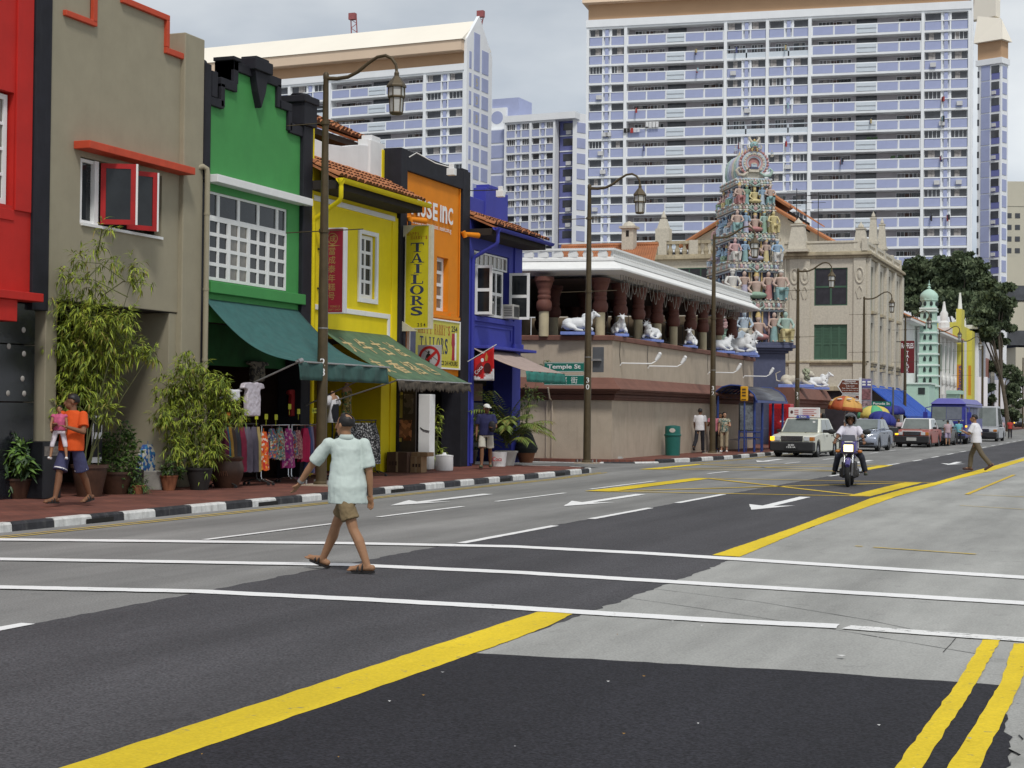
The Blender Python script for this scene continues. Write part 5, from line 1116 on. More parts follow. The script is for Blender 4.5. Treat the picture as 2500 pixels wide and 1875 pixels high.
for nm,x0,z_,cols_ in (('laundry_pole',xs1[1]+.1,ztop -5*2.8-1.4,((.03,.03,.03),(.03,.03,.03),(.4,.05,.04),(.65,.65,.68),(.65,.65,.68))),('laundry_pole',xs1[1]+3.4,ztop -5*2.8-.55,((.7,.7,.7),)*4)):
    pl=B1(nm,MB().cyl((x0 -.5,-.5,z_),(x0+3.0,-.5,z_),.03,None,5),METAL)
    for k,c in enumerate(cols_): MB().box(x0+.5*k -.2,-.54,z_ -rnd.uniform(.6,.9),x0+.5*k+.22,-.46,z_).build('laundry',mat('cloth_%d%d%d'%tuple(int(v*99) for v in c),c,.9,.2,4),pl,None,False)
bpy.data.objects.remove(cl)
for k in range(22):
    i=rnd.choice((0,2,3,5,1,4)); x0=rnd.uniform(xs1[i]+.4,xs1[i+1]-2.6); z_=ztop -rnd.randrange(1,14)*2.8-1.3; pl=B1('laundry_pole',MB().cyl((x0,-.1,z_),(x0+.4,-1.5,z_+.1),.03,None,5),METAL)
    for j in range(rnd.randrange(2,5)): c=rnd.choice(((.6,.6,.62),(.4,.06,.05),(.08,.09,.2),(.03,.03,.03),(.5,.4,.2),(.3,.45,.5))); MB().box(x0+.1*j -.02,-.4-.3*j,z_ -rnd.uniform(.5,.9),x0+.1*j+.22,-.36-.3*j,z_).build('laundry',mat('cloth_%d%d%d'%tuple(int(v*99) for v in c),c,.9,.2,4),pl,None,False)
for k in range(16): i=rnd.choice((0,2,3,5)); x0=rnd.uniform(xs1[i]+.6,xs1[i+1]-1.4); B1('air_conditioner_unit',MB().box(x0,-.5,ztop -rnd.randrange(1,14)*2.8-2.6,x0+.8,-.06,ztop -0) if False else (lambda z: MB().box(x0,-.5,z,x0+.8,-.06,z+.6))(ztop -rnd.randrange(2,14)*2.8+.3),mat('ac_white',(.6,.6,.6),.6,.1))
# left block with the pitched roof, number 533 on its gable
a,b_=corners(560,1133,300,268,250); ztop=(atD(560,219,268).z+atD(1133,172,250).z)/2
AL=[('B',250),('A',103),('A',103),('B',232),('A',92)]
d=(b_ -a); a=Vector(b_)-d*(sum(w for _,w in AL)/573*.98)
T2,W2,xs2,B2=block('apartment_block','white and blue apartment block with a pale pitched roof and 533 on its gable',a,b_,ztop,2.80,11,AL,(1,2),seed=9,depth=8.4)
B2('top_band',MB().box(-.3,-.35,ztop,W2,8.4,ztop+1.0),H_W); B2('attic',MB().box(-.1,.6,ztop+1.0,W2,8.4,ztop+3.5),H_TAN)
B2('fascia',MB().box(-60,-1.3,ztop+2.9,W2,8.4,ztop+4.5),mat('block_tan_lit',(.74,.57,.42),.85,.04,.2))  # overhang catches the light; brightness painted as a paler tan
rz_=ztop+8.4
B2('roof',MB().add([(-60,-1.5,ztop+4.5),(W2+.2,-1.5,ztop+4.5),(W2+.2,3.9,rz_),(-60,3.9,rz_),(-60,9,ztop+4.5),(W2+.2,9,ztop+4.5)],[(0,1,2,3),(3,2,5,4),(1,5,2)]),H_CREAM)
g_=MB().prism(Fr((W2+.02,0,0),(0,1,0),(0,0,1)),[(-.3,0),(8.6,0),(8.6,ztop+3.6),(3.9,rz_+.7),(-.3,ztop+4.8)],0,.5); B2('gable_wall',g_,H_W)
for (y0,y1) in ((.5,1.2),(2.1,4.1),(4.9,7.2)):
    for f in range(-1,11):
        z0=ztop -(f+1)*2.8+.45; z1_=z0+2.05
        if f <0: z1_=ztop+(3.0 if y0 <1 else 6.2 if y0 <4 else 4.0); z0=ztop+.4
        B2('gable_panel',MB().box(W2+.5,y0,z0,W2+.58,y1,z1_),H_B)
Fg=Fr((W2+.58,4.9,0),(0,1,0),(0,0,1))
for k,c in enumerate('533'): B2('lettering',text_mb(MB(),c,Fr((W2+.585,3.1,ztop -1.4-2.8*k),(0,1,0),(0,0,1)),1.7,.01,.02),mat('sign_gold',(.50,.45,.30),.7,.1))
# middle block, number 534
a,b_=corners(1233,1352,500,300,296); ztop=atD(1233,300,300).z
T3,W3,xs3,B3=block('apartment_block','smaller white and blue apartment block between the two large blocks, with 534 on its side',a,b_,ztop,2.80,10,[('A',62),('A',57)],(),seed=12,depth=12)
B3('top_band',MB().box(-.4,-.5,ztop,W3+4.2,12,ztop+1.2),H_W)
B3('stair_wing',MB().box(-4.6,1.2,0,-.2,10,ztop -.8),H_W)
for f in range(10): B3('wing_panel',MB().box(-4.2,1.1,ztop -(f+1)*2.8-.5,-.6,1.2,ztop -f*2.8-1.0),H_B)
B3('lift_house',MB().box(-4.2,3,ztop -.8,1.2,9,ztop+5.2),H_B); B3('lift_house_front',MB().box(-4.6,2.4,ztop -.8,-1.0,3,ztop+3.4),H_W); B3('round_window',MB().cyl((-2.9,2.36,ztop+1.6),(-2.9,2.4,ztop+1.6),1.2,None,20),H_B)
B3('recess',MB().box(W3+.2,2.0,0,W3+3.4,11,ztop),H_BD)
for f in range(10):
    z=ztop -(f+1)*2.8; w_=B3('recess_window',MB().box(W3+.9,1.94,z+1.1,W3+2.9,2.0,z+2.4),H_GL); 
    B3('recess_band',MB().box(W3+.2,1.9,z,W3+3.4,2.0,z+.2),H_W)
    if f%3 != 1: B3('air_conditioner_unit',MB().box(W3+1.6,1.55,z+.3,W3+2.6,1.9,z+1.0),mat('ac_white',(.6,.6,.6),.6,.1))
sx_=W3+3.4
B3('side_wall',MB().add([(sx_,.4,0),(sx_+5.4,10,0),(sx_+5.4,12,0),(sx_,12,0),(sx_,.4,ztop+1.2),(sx_+5.4,10,ztop+1.2),(sx_+5.4,12,ztop+1.2),(sx_,12,ztop+1.2)],[(0,1,5,4),(1,2,6,5),(2,3,7,6),(3,0,4,7),(4,5,6,7)]),H_W)
Fv=Fr((sx_,.4,0),(5.4,9.6,0),(0,0,1))
for f in range(10):
    z=ztop -(f+1)*2.8
    for x0,x1 in ((1.0,3.4),(5.0,8.0),(9.2,10.4)): B3('side_panel',MB().fbox(Fv,x0,z+.5,x1,z+2.3,0,.08),H_B)
for k,c in enumerate('534'): B3('lettering',text_mb(MB(),c,Fr(Fv(6.5,ztop -4.2-2.8*k,.09),(5.4,9.6,0),(0,0,1)),1.9,.01,.02),MATS['sign_gold'])
# slim block at the right edge
a,b_=corners(2384,2440,400,285,282); ztop=atD(2400,158,284).z
T4=thing('apartment_block','slim white and blue apartment block with rounded cream roof at the right edge','apartment block',(a.x,a.y,0),math.atan2(b_.y -a.y,b_.x -a.x),'tall white and blue apartment blocks'); W4=(b_ -a).length
B4=lambda nm,mb,m,**k: mb.build(nm,m,T4,k.pop('smooth',None),False,**k)
B4('core',MB().box(0,.3,0,W4,2.9,ztop),H_W)
for f in range(16):
    z=ztop -(f+1)*2.8
    B4('panel',MB().box(.7,.2,z+.12,2.3,.3,z+2.68),H_B); B4('recess_panel',MB().box(2.6,.24,z+.12,W4 -.2,.3,z+1.2),H_BD); B4('window',MB().box(2.6,.2,z+1.2,W4 -.3,.3,z+2.5),H_GL); B4('end_panel',MB().box(W4,.9,z+.4,W4+.08,2.4,z+2.4),H_B)
    B4('side_slot',MB().box(-.06,.25,z+.8,.3,.3,z+1.9),H_GL)
    if f%2: B4('air_conditioner_unit',MB().box(2.8,-.1,z+.3,3.5,.2,z+.9),MATS['ac_white'])
B4('attic',MB().box(-.3,0,ztop,W4+.3,3,ztop+1.0),H_W); B4('attic_band',MB().box(-.1,.4,ztop+1.0,W4,2.9,ztop+4),H_TAN); B4('roof',MB().hexa([(-.5,-.4,ztop+4),(W4+.6,-.4,ztop+4),(W4+.6,3.2,ztop+4),(-.5,3.2,ztop+4),(-.5,1,ztop+9),(W4 -.5,1,ztop+8),(W4 -1,2.6,ztop+8),(-.5,2.6,ztop+9)]),H_CREAM)
b=MB(); b.prism(Fr((0,1,0),(1,0,0),(0,0,1)),[(-2,ztop+8.5),(W4 -1.4,ztop+8.5),(W4 -1.4,ztop+11.5),(W4 -2.2,ztop+13.4),(W4 -3.6,ztop+14),(-2,ztop+14)],-1.6,0); B4('roof_tank',b,H_CREAM)
# cream tower far right and pale building low right
a=atD(2452,420,330); ft=thing('apartment_block','far cream tower block with small dark windows at the right edge','apartment block',(a.x,a.y,0),YAW,'far cream buildings')
B5=lambda nm,mb,m,par=ft,**k: mb.build(nm,m,par,None,False,**k)
zt5=atD(2460,455,330).z; B5('tower',MB().box(0,0,0,12,10,zt5),mat('far_cream',(.55,.52,.42),.85,.06,.2)); B5('tower_head',MB().box(.4,-.1,zt5 -4,12.1,10,zt5+1.0),MATS['far_cream'])
fw_=MB().box(0,-.06,0,2.6,.02,1.1).mesh('window',H_GL); fw2=MB().box(0,-.06,0,1.0,.02,1.0).mesh('window',H_GL)
for f in range(20):
    inst('window',fw_,ft,(4.4,-.01,zt5 -6-f*2.35)); inst('window',fw2,ft,(.5,-.01,zt5 -6.4-f*2.35)); inst('window',fw2,ft,(2.2,-.01,zt5 -6.4-f*2.35))
a=atD(2455,620,290); lb=thing('office_building','low cream building with dark planted terrace at the right edge','building',(a.x,a.y,0),YAW,'far cream buildings'); zl=atD(2460,628,290).z
for k in range(4): B5('storey',MB().box(-1+1.2*k,-.8*k,zl -5-8*k,14,10,zl -8*k),MATS['far_cream'],lb); B5('terrace_opening',MB().box(-1+1.2*k,-.05-.8*k,zl -7.6-8*k,14,9,zl -5-8*k),H_GL,lb)
# tower cranes on the left block
for (px_,pt,pb_,lean,lab) in ((866,36,72,-3,'distant red crane jib standing above the middle of the pale roof'),(1160,30,62,16,'distant leaning crane jib above the gable peak')):
    base=atD(px_,pb_+40,330); topp=atD(px_+lean,pt,330); c_=thing('tower_crane',lab,'crane',(base.x,base.y,base.z)); dv=topp -base; sx2=RT*.6
    b=MB()
    for s in (-1,1): b.cyl(base+sx2*s,topp+sx2*s*.9,.12,None,4)
    for k in range(7):
        s=1 if k%2 else -1; b.cyl(base+dv*k/7+sx2*s,base+dv*(k+1)/7-sx2*s,.08,None,4)
    part('jib',b,mat('crane_red',(.33,.10,.10),.7,.1),c_); part('crane_head',MB().box(topp.x -.9,topp.y -.5,topp.z -1.0,topp.x+.5,topp.y+.5,topp.z+.3),MATS['crane_red'],c_)
# ================================================================== FAR END OF THE STREET
def YL(px_,X): return on_line(px_,X)
def pz(px_,py,X): return atX(px_,py,X).z
STW=mat('shop_white',(.72,.72,.70),.85,.08,.6,streak=.4,dirt=(.4,.39,.36)); MINT=mat('mosque_mint',(.44,.62,.53),.8,.06,.8,streak=.25,dirt=(.28,.4,.34)); MINT_L=mat('mosque_trim',(.68,.78,.73),.8,.05,1)
FX=-16.6
# red tiled shop with the hanging TAILORS sign
ya,yb=YL(2197,FX),YL(2240,FX)
sh1=thing('shophouse','white shophouse with orange tiled hip roof behind the mosque tower','shophouse',(FX,(ya+yb)/2,0),0,'shophouses beyond the cream building')
yc=YL(2332,FX); ze=pz(2300,815,FX)
part('wall',MB().box(FX -10,ya,0,FX,yc,ze),STW,sh1)
zt=atX(2197,762,FX -4).z
b=ribs(MB(),(FX+.8,ya -.2,ze -.1),(FX+.8,yc+.2,ze -.1),(FX -4,yc -4,zt -.6),(FX -4,ya,zt),60,.1); part('roof',b,TILE_O,sh1)
part('eave_board',MB().box(FX -.1,ya,ze -.3,FX+.8,yc+.2,ze -.12),STW,sh1)
for k in range(4):
    y0=yc -3.2-k*3.4; b=MB().box(FX,y0,ze -3.4,FX+.06,y0+1.3,ze -1.0); part('window',b,mat('far_window',(.25,.30,.24),.6,.3,1),sh1)
    part('relief',MB().box(FX,y0+1.5,3.5,FX+.25,y0+2.0,ze -.4).ell((FX+.15,y0+1.75,ze -4.2),(.2,.5,.6),8,6),STW,sh1,bevel=.03)
p=atY(2190,870,124); tsg=thing('hanging_sign','dark red RAFFLES TAILORS sign hanging by the distant lamp post','sign',(p.x,p.y,p.z),0,None)
yy=121.0; q0,q1=atY(2199,832,yy),atY(2232,911,yy); Fq=Fr((q0.x,yy,q1.z),(1,0,0),(0,0,1)); w_,h_=q1.x -q0.x,q0.z -q1.z
part('board',MB().fbox(Fq,0,0,w_,h_,-.1,0),mat('sign_maroon',(.16,.018,.022),.5,.08),tsg,bevel=.02)
b=MB(); fit_text(b,'RAFFLES',Fr(Fq(w_/2,h_ -.36,.01),(1,0,0)),w_*.88,.38,.01,.02)
for k,c in enumerate('TAILORS'): text_mb(b,c,Fr(Fq(w_*.5,h_ -.85-k*.26,.01),(1,0,0)),.30,.01,.02)
part('lettering',b,P_WHITE,tsg,split=True)
part('bracket',MB().box(q0.x -.6,yy -.04,q1.z+h_ -.1,q0.x,yy,q1.z+h_ -.04).box(q0.x -.6,yy -.04,q1.z+.05,q0.x,yy,q1.z+.11),DKMET,tsg,split=True)
# mosque: minaret, gate wall, railing
MY=133.0; mx0,mx1=atY(2241,900,MY).x,atY(2288,900,MY).x; mcx=(mx0+mx1)/2; mw=(mx1 -mx0)/2
mos=thing('minaret','pale green stepped mosque minaret with an onion dome','minaret',(mcx,MY,0))
zs_=[atY(2265,py,MY).z for py in (1015,940,915,889,862,836,810,783,757,751,731)]
for i in range(len(zs_)-2):
    z0,z1=zs_[i],zs_[i+1]; f0=1-.028*i; f1=1-.028*(i+1); q=mw*f0; q2=mw*f1
    b=MB(); b.hexa([(mcx -q,MY,z0),(mcx+q,MY,z0),(mcx+q,MY+2*q,z0),(mcx -q,MY+2*q,z0),(mcx -q2,MY+(q -q2),z1),(mcx+q2,MY+(q -q2),z1),(mcx+q2,MY+q+q2,z1),(mcx -q2,MY+q+q2,z1)]); part('storey',b,MINT,mos)
    part('ledge',MB().box(mcx -q2 -.1,MY -.12+(q -q2),z1 -.14,mcx+q2+.1,MY+q+q2+.1,z1+.01),MINT_L,mos,bevel=.02)
    if 0 <i <8:
        for s in (-.28,.28):
            x=mcx+s*mw*1.1; b=MB(); b.prism(Fr((x,MY -.02+(q -q2)*.5,z0+(z1 -z0)*.28),(1,0,0)),[(-.1,0),(.1,0),(.1,.25),(0,.42),(-.1,.25)],-.02,.05); part('arch_window',b,mat('mosque_dark',(.03,.04,.04),.8,.2),mos)
q=mw*.78; zd=zs_[-1]; zc_=zs_[-2]
part('lantern',MB().lathe([(q*1.12,zc_),(q*1.12,zd -.1),(q*1.25,zd -.05),(q*1.25,zd+.1)],(mcx,MY+mw,0),8),MINT,mos)
for k in range(8):
    t=R(22.5+45*k); b=MB(); b.ell((mcx+q*1.1*math.cos(t),MY+mw+q*1.1*math.sin(t),(zc_+zd)/2),(.13,.13,.2),6,5); part('lattice',b,MATS['mosque_dark'],mos)
ztp=atY(2265,703,MY).z; H_=ztp -zd
part('dome',MB().lathe([(q*1.2,zd+.1),(q*1.25,zd+H_*.3),(q*1.1,zd+H_*.55),(q*.7,zd+H_*.8),(q*.25,zd+H_*.95),(.05,zd+H_)],(mcx,MY+mw,0),14),MINT,mos,smooth=50)
fin=part('dome_finial',MB().lathe([(.06,0),(.16,.1),(.05,.22),(.12,.32),(.03,.42),(.01,.7)],(mcx,MY+mw,ztp -.02),8),MINT,mos,smooth=50)
mg=thing('mosque_gate','pale green mosque gate wall with square grille beside the blue awning','wall',(atY(2240,1000,128).x,128,0))
g0,g1=atY(2212,1000,128),atY(2268,1000,128); zg=atY(2240,938,128).z
part('wall',MB().box(g0.x,128,0,g1.x,132,zg),MINT,mg,bevel=.05); part('cap',MB().box(g0.x -.1,127.9,zg,g1.x+.1,132,zg+.12),MINT_L,mg)
sg=atY(2250,948,128); part('grille',MB().box(sg.x -.25,127.95,sg.z -.45,sg.x+.25,128,sg.z+.05),MATS['mosque_dark'],mg)
g2_=atY(2335,1000,140); zr=atY(2300,953,140).z; part('side_wall',MB().box(g1.x,140,0,g2_.x,143,zr -.3).box(g1.x,139.8,zr -.3,g2_.x+.3,143,zr),MINT,mg)
b=MB(); fy=124.0; f0,f1=atY(2214,1030,fy),atY(2300,1030,fy); zf0=atY(2250,1010,fy).z
b.box(f0.x,fy,zf0 -.1,f1.x,fy+.1,zf0)
for k in range(22): x=f0.x+(f1.x -f0.x)*k/21; b.box(x -.03,fy+.02,.12,x+.03,fy+.08,zf0 -.1)
part('railing',b,MINT_L,mg)
# yellow house with spires, white house with columns, banner posts, far blue-grey building
ya,yb=YL(2333,FX),YL(2367,FX); zy=pz(2345,792,FX)
yh=thing('shophouse','tall yellow house with two white spires on its parapet','shophouse',(FX,ya+5,0),0,'shophouses beyond the cream building')
YLW=mat('far_yellow',(.62,.56,.10),.85,.08,.5,streak=.2,dirt=(.4,.36,.1))
part('wall',MB().box(FX -8,ya,0,FX,yb,zy),YLW,yh); part('pier',MB().box(FX,ya,0,FX+.5,ya+3,zy+1.3),YLW,yh); part('pier',MB().box(FX,yb -3.2,0,FX+.5,yb,zy -.3),YLW,yh)
part('panel',MB().box(FX,ya+4,zy -9,FX+.05,yb -4,zy -1.5),STW,yh)
for px_,pt,pb_,w in ((2327,735,800,.5),(2364,713,795,.6)):
    y=YL(px_,FX); z0,z1=pz(px_,pb_,FX),pz(px_,pt,FX); b=MB(); b.box(FX -1.6,y -.9,zy -2,FX -.2,y+.9,z0); b.lathe([(w*1.1,z0),(w*1.1,z0+.5),(w*.7,z0+.7),(w*.8,z0+1.4),(w*.42,z0+1.7),(w*.16,z1)],(FX -.9,y,0),8); part('spire',b,STW,yh,smooth=40)
yb2=YL(2388,FX); z2=pz(2378,808,FX)
wh=thing('shophouse','white house with tall thin columns next to the yellow house','shophouse',(FX,yb+5,0),0,'shophouses beyond the cream building')
part('wall',MB().box(FX -8,yb,0,FX,yb2,z2),STW,wh)
for k in range(4): y=yb+1+(yb2 -yb -2)*k/3; part('column',MB().cyl((FX+.5,y,0),(FX+.5,y,z2 -.4),.35,None,8),mat('col_white',(.75,.76,.80),.8,.05),wh)
part('roof_edge',MB().box(FX -8,yb -.3,z2,FX+.8,yb2,z2+.4),STW,wh)
e0=YL(2388,FX); farb=thing('office_building','blue grey building with a brown stripe at the far end of the street','building',(FX,e0+8,0))
zfar=pz(2410,850,FX); part('wall',MB().box(FX -10,e0,0,FX -.1,232,zfar -2),mat('far_bluegrey',(.36,.38,.46),.85,.15,.2),farb); part('stripe',MB().box(FX -.1,e0+2,pz(2393,918,FX),FX+.2,e0+12,pz(2393,870,FX)),mat('far_brown',(.33,.15,.12),.85,.1),farb)
for k in range(2): part('window',MB().box(FX -.1,e0+16+14*k,5,FX,e0+22+14*k,9),H_GL,farb)
fb=thing('office_building','pale grey building closing the far end of the street','building',(-20,340,0))
a0,a1=atD(2440,900,300),atD(2560,900,300); zt=atD(2470,830,300).z
part('wall',MB().box(a0.x,a0.y,0,a1.x+40,a0.y+10,zt),mat('far_lilac',(.27,.29,.42),.85,.1,.2),fb); part('void',MB().box(a0.x+.5,a0.y -.1,3,a1.x+40,a0.y,zt -5.5),DARK,fb); part('balcony',MB().box(a0.x+1,a0.y -.5,zt -8,a1.x+40,a0.y -.1,zt -6.2),MATS['far_cream'],fb)
for (px0,px1,pt,pb_,D,lab) in ((2386,2411,920,997,158,'leftmost of the tall white banners on posts at the end of the street'),(2428,2452,928,998,182,'middle one of the tall white banners on posts at the end of the street'),(2483,2512,930,995,212,'rightmost of the tall white banners on posts at the end of the street')):
    c_=atD((px0+px1)/2,pt,D); w_=(px1 -px0)/2*D/F; zb_=atD(px0,pb_,D).z; t=thing('banner',lab,'banner',(c_.x,c_.y,0),YAW,'white banners on lamp posts')
    for s in (-1,1): MB().box(min(s*.12,s*w_),-.03,zb_,max(s*.12,s*w_),.03,c_.z).build('panel',mat('banner_white',(.80,.78,.82),.7,.06,.6),t,None,False)
    MB().cyl((0,0,0),(0,0,c_.z+3),.12,.09,8).build('post',BRONZE,t,None,False)
# orange lettered banner on the yellow house
yv=160.0; p0,p1=atY(2336,890,yv),atY(2349,958,yv); Fq=Fr((p0.x,yv,p1.z),(1,0,0)); w_,h_=p1.x -p0.x,p0.z -p1.z
fv=thing('banner','orange banner reading flavours up its length on the yellow house','banner',(p0.x,yv,p1.z))
ORG=mat('banner_orange',(.62,.26,.02),.7,.08); part('panel',MB().fbox(Fq,0,0,w_,h_,-.06,0),ORG,fv); part('panel',MB().fbox(Fq,w_*2.0,-.1*h_,w_*2.5,h_*.97,-.5,-.45),ORG,fv)
fit_text(b := MB(),'flavours',Fr(Fq(w_*.5,h_*.5,.01),(0,0,1),(-1,0,0)),h_*.92,w_*.7,.01,.02); part('lettering',b,mat('banner_purple',(.10,.06,.22),.7,0),fv)
# blue awnings of the cream building's shops
AWN_BL=mat('canvas_blue',(.022,.085,.42),.7,.1,2,streak=.2,dirt=(.02,.05,.25))
ba=thing('awning','bright blue shop awning on the cream building, nearest the side street','awning',(xr,112,3.3),0,'blue awnings'); bb=thing('awning','bright blue shop awning on the cream building, farther from the side street','awning',(xr,118,3.3),0,'blue awnings')
for t,y0,y1 in ((ba,CY0+.5,CY0+9.2),(bb,CY0+9.4,YE+.4)):
    z0=pz(2140,941,xr); b=MB().prism(Fr((xr,y0,0),(1,0,0),(0,0,1)),[(.02,z0),(2.6,z0 -2.05),(2.6,z0 -2.25),(2.54,z0 -2.25),(2.54,z0 -2.1),(.02,z0 -.1)],-(y1 -y0),0); part('canvas',b,AWN_BL,t)
    b=MB()
    for k in range(6): y=y0+(y1 -y0)*(k+.5)/6; b.fbox(Fr((xr,y,z0),(1,0,-.8),(.62,0,.8)),.1,.01,3.2,.04,-.02,.02)
    part('seam',b,mat('canvas_blue_seam',(.05,.15,.55),.7,.1),t,split=True)

# ================================================================== TREES
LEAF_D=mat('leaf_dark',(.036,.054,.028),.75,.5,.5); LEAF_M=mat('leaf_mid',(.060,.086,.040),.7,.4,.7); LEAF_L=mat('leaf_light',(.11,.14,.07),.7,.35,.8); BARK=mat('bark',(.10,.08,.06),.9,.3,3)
def tree(label,base,clumps,leaf,n_leaf,group,seed,name='tree'):
    """clumps: (centre, radius); limbs run from the trunk to every clump, leaf faces fill the clump volumes"""
    rnd=random.Random(seed); t=thing(name,label,'tree',base,0,group); base=Vector(base)
    top=sum((Vector(c) for c,_ in clumps),Vector())/len(clumps); fork=base+(top -base)*.45
    b=MB(); b.tube([base,base+(fork -base)*.5+Vector((.1,0,0)),fork],[.26,.22,.17],8)
    for c,r in clumps: c=Vector(c); m_=fork+(c -fork)*.5+Vector((rnd.uniform(-.5,.5),rnd.uniform(-.5,.5),.4)); b.tube([fork,m_,c],[.12,.08,.03],6)
    part('trunk',b,BARK,t,smooth=60)
    cr=MB(); tot=sum(r ** 2 for _,r in clumps)
    for c,r in clumps:
        c=Vector(c); subs=[]
        for _ in range(max(9,int(r*6))):
            v=Vector((rnd.gauss(0,1),rnd.gauss(0,1),rnd.gauss(0,.75))).normalized(); subs.append((c+v*r*rnd.uniform(.35,.95),r*rnd.uniform(.30,.55)))
        for _ in range(int(n_leaf*r ** 2/tot)):
            s,sr=rnd.choice(subs); v=Vector((rnd.gauss(0,1),rnd.gauss(0,1),rnd.gauss(0,1))); v=v.normalized()*(rnd.random() ** .5)
            p=s+Vector((v.x*sr*1.2,v.y*sr*1.2,v.z*sr*.7)); a=Vector((rnd.gauss(0,1),rnd.gauss(0,1),rnd.gauss(0,.6))).normalized(); bb_=a.orthogonal().normalized(); bb_=Matrix.Rotation(rnd.uniform(0,6.28),3,a) @ bb_
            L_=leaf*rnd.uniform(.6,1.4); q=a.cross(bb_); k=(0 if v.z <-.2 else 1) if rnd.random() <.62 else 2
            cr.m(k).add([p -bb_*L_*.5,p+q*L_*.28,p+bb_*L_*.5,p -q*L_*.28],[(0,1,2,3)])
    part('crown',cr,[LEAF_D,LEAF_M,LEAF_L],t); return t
def clump(px_,py,D,rpx,dd=0): return (atD(px_,py,D+dd),rpx*D/F)
for i,(lab,bpx,D,cl,lf,n_) in enumerate((
    ('broad dark tree behind the mosque tower, left one',2255,205,[(2215,665,30),(2245,650,34),(2285,668,38),(2225,720,32),(2265,720,34),(2310,720,32),(2200,700,20),(2250,690,44),(2235,745,36),(2285,750,36)],.62,15000),
    ('tallest dark tree behind the two white spires',2350,200,[(2310,655,36),(2340,635,34),(2375,655,34),(2330,700,42),(2375,705,40),(2350,750,36),(2395,680,30),(2360,650,30),(2300,690,40),(2345,720,46),(2310,740,36)],.62,18000),
    ('dark tree hanging over the street at the right, above the banners',2462,175,[(2420,735,34),(2450,745,30),(2400,780,34),(2440,790,34),(2385,760,26),(2440,830,20),(2430,765,44),(2405,800,36),(2445,700,34)],.52,16000),
    ('small tree with a thin trunk beside the leftmost white banner',2430,190,[(2425,900,18),(2440,890,14),(2450,912,16),(2465,905,18),(2480,915,18)],.42,4500),
    ('leafy tree between the white banners',2466,200,[(2465,950,18),(2470,975,20),(2480,940,20),(2460,1000,18),(2472,1010,18),(2490,985,16)],.45,6000),
    ('narrow leafy tree just right of the leftmost banner',2418,182,[(2418,950,11),(2420,975,12),(2416,1000,12),(2400,1010,16)],.45,3500))):
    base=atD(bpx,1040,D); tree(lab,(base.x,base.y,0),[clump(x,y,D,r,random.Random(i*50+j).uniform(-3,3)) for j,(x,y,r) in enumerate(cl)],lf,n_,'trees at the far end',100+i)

# ================================================================== STREET FURNITURE
LGLASS=mat('lantern_glass',(.50,.50,.47),.35,.08,6,spec=.5)
def lamp_post(num,label,x,y):
    t=thing('street_lamp',label,'street lamp',(x,y,.12),0,'bronze lantern lamp posts')
    q=lambda nm,mb,m,par=t,**k: mb.build(nm,m,par,k.pop('smooth',None),False,**k)
    q('pole',MB().lathe([(.16,0),(.16,.06),(.115,.1),(.108,2.5),(.098,4.0),(.075,6.5),(.055,8.25),(.062,8.27),(.062,8.36),(.03,8.40)],(0,0,0),14),BRONZE,smooth=40)
    q('base_plate',MB().box(-.32,-.26,0,.32,.26,.03),T_WALL)
    b=MB()
    for sx in (-.24,.24):
        for sy in (-.18,.18): b.cyl((sx,sy,.03),(sx,sy,.12),.02,None,6)
    q('bolt',b,METAL,split=True)
    arm=[(0,0,8.27),(.25,0,8.25),(.5,0,8.27),(.72,0,8.36),(.95,0,8.52),(1.15,0,8.63),(1.33,0,8.65),(1.47,0,8.58),(1.56,0,8.45),(1.58,0,8.30)]
    q('arm',MB().tube(arm,[.045,.042,.04,.038,.036,.034,.033,.032,.03,.03],8),BRONZE,smooth=60)
    cx=1.58; ln=q('lantern',MB().lathe([(.03,8.32),(.05,8.28),(.05,8.22),(.19,8.04),(.20,8.02),(.20,7.99),(.165,7.985)],(cx,0,0),6),BRONZE)
    q('lantern_glass',MB().lathe([(.155,7.985),(.155,7.80),(.135,7.78),(.12,7.50)],(cx,0,0),6),LGLASS,ln)
    b=MB()
    for k in range(6):
        a=2*math.pi*(k+.5)/6; c,s=math.cos(a),math.sin(a); b.tube([(cx+.165*c,.165*s,7.99),(cx+.165*c,.165*s,7.80),(cx+.14*c,.14*s,7.77),(cx+.125*c,.125*s,7.48)],.012,5)
    b.lathe([(.165,7.775),(.175,7.80),(.165,7.82),(.14,7.79)],(cx,0,0),6).lathe([(.13,7.50),(.14,7.48),(.12,7.45),(.05,7.44)],(cx,0,0),6); q('lantern_bars',b,BRONZE,ln)
    for z in (7.35,5.15):
        q('banner_rod',MB().cyl((-.88,0,z),(.88,0,z+.03),.011,None,5),BRONZE); q('collar',MB().cyl((0,0,z -.02),(0,0,z+.05),.092 if z >6 else .108,None,12),BRONZE)
    q('band',MB().cyl((0,0,3.18),(0,0,3.2),.108,None,12),METAL)
    if num:
        a=math.atan2(-y,-x); nrm=Vector((math.cos(a),math.sin(a),0)); r_=Vector((-nrm.y,nrm.x,0)); b=MB()
        def cur(z): return lambda X_,Y_,d,z=z: Vector((0,0,z+Y_))+(nrm*math.cos(X_/.108)+r_*math.sin(X_/.108))*.111
        for k,c in enumerate(num): text_mb(b,c,cur(2.50-.2*k),.22,0,.012)
        q('number',b,P_WHITE,split=True)
    return t
PX_=-15.45
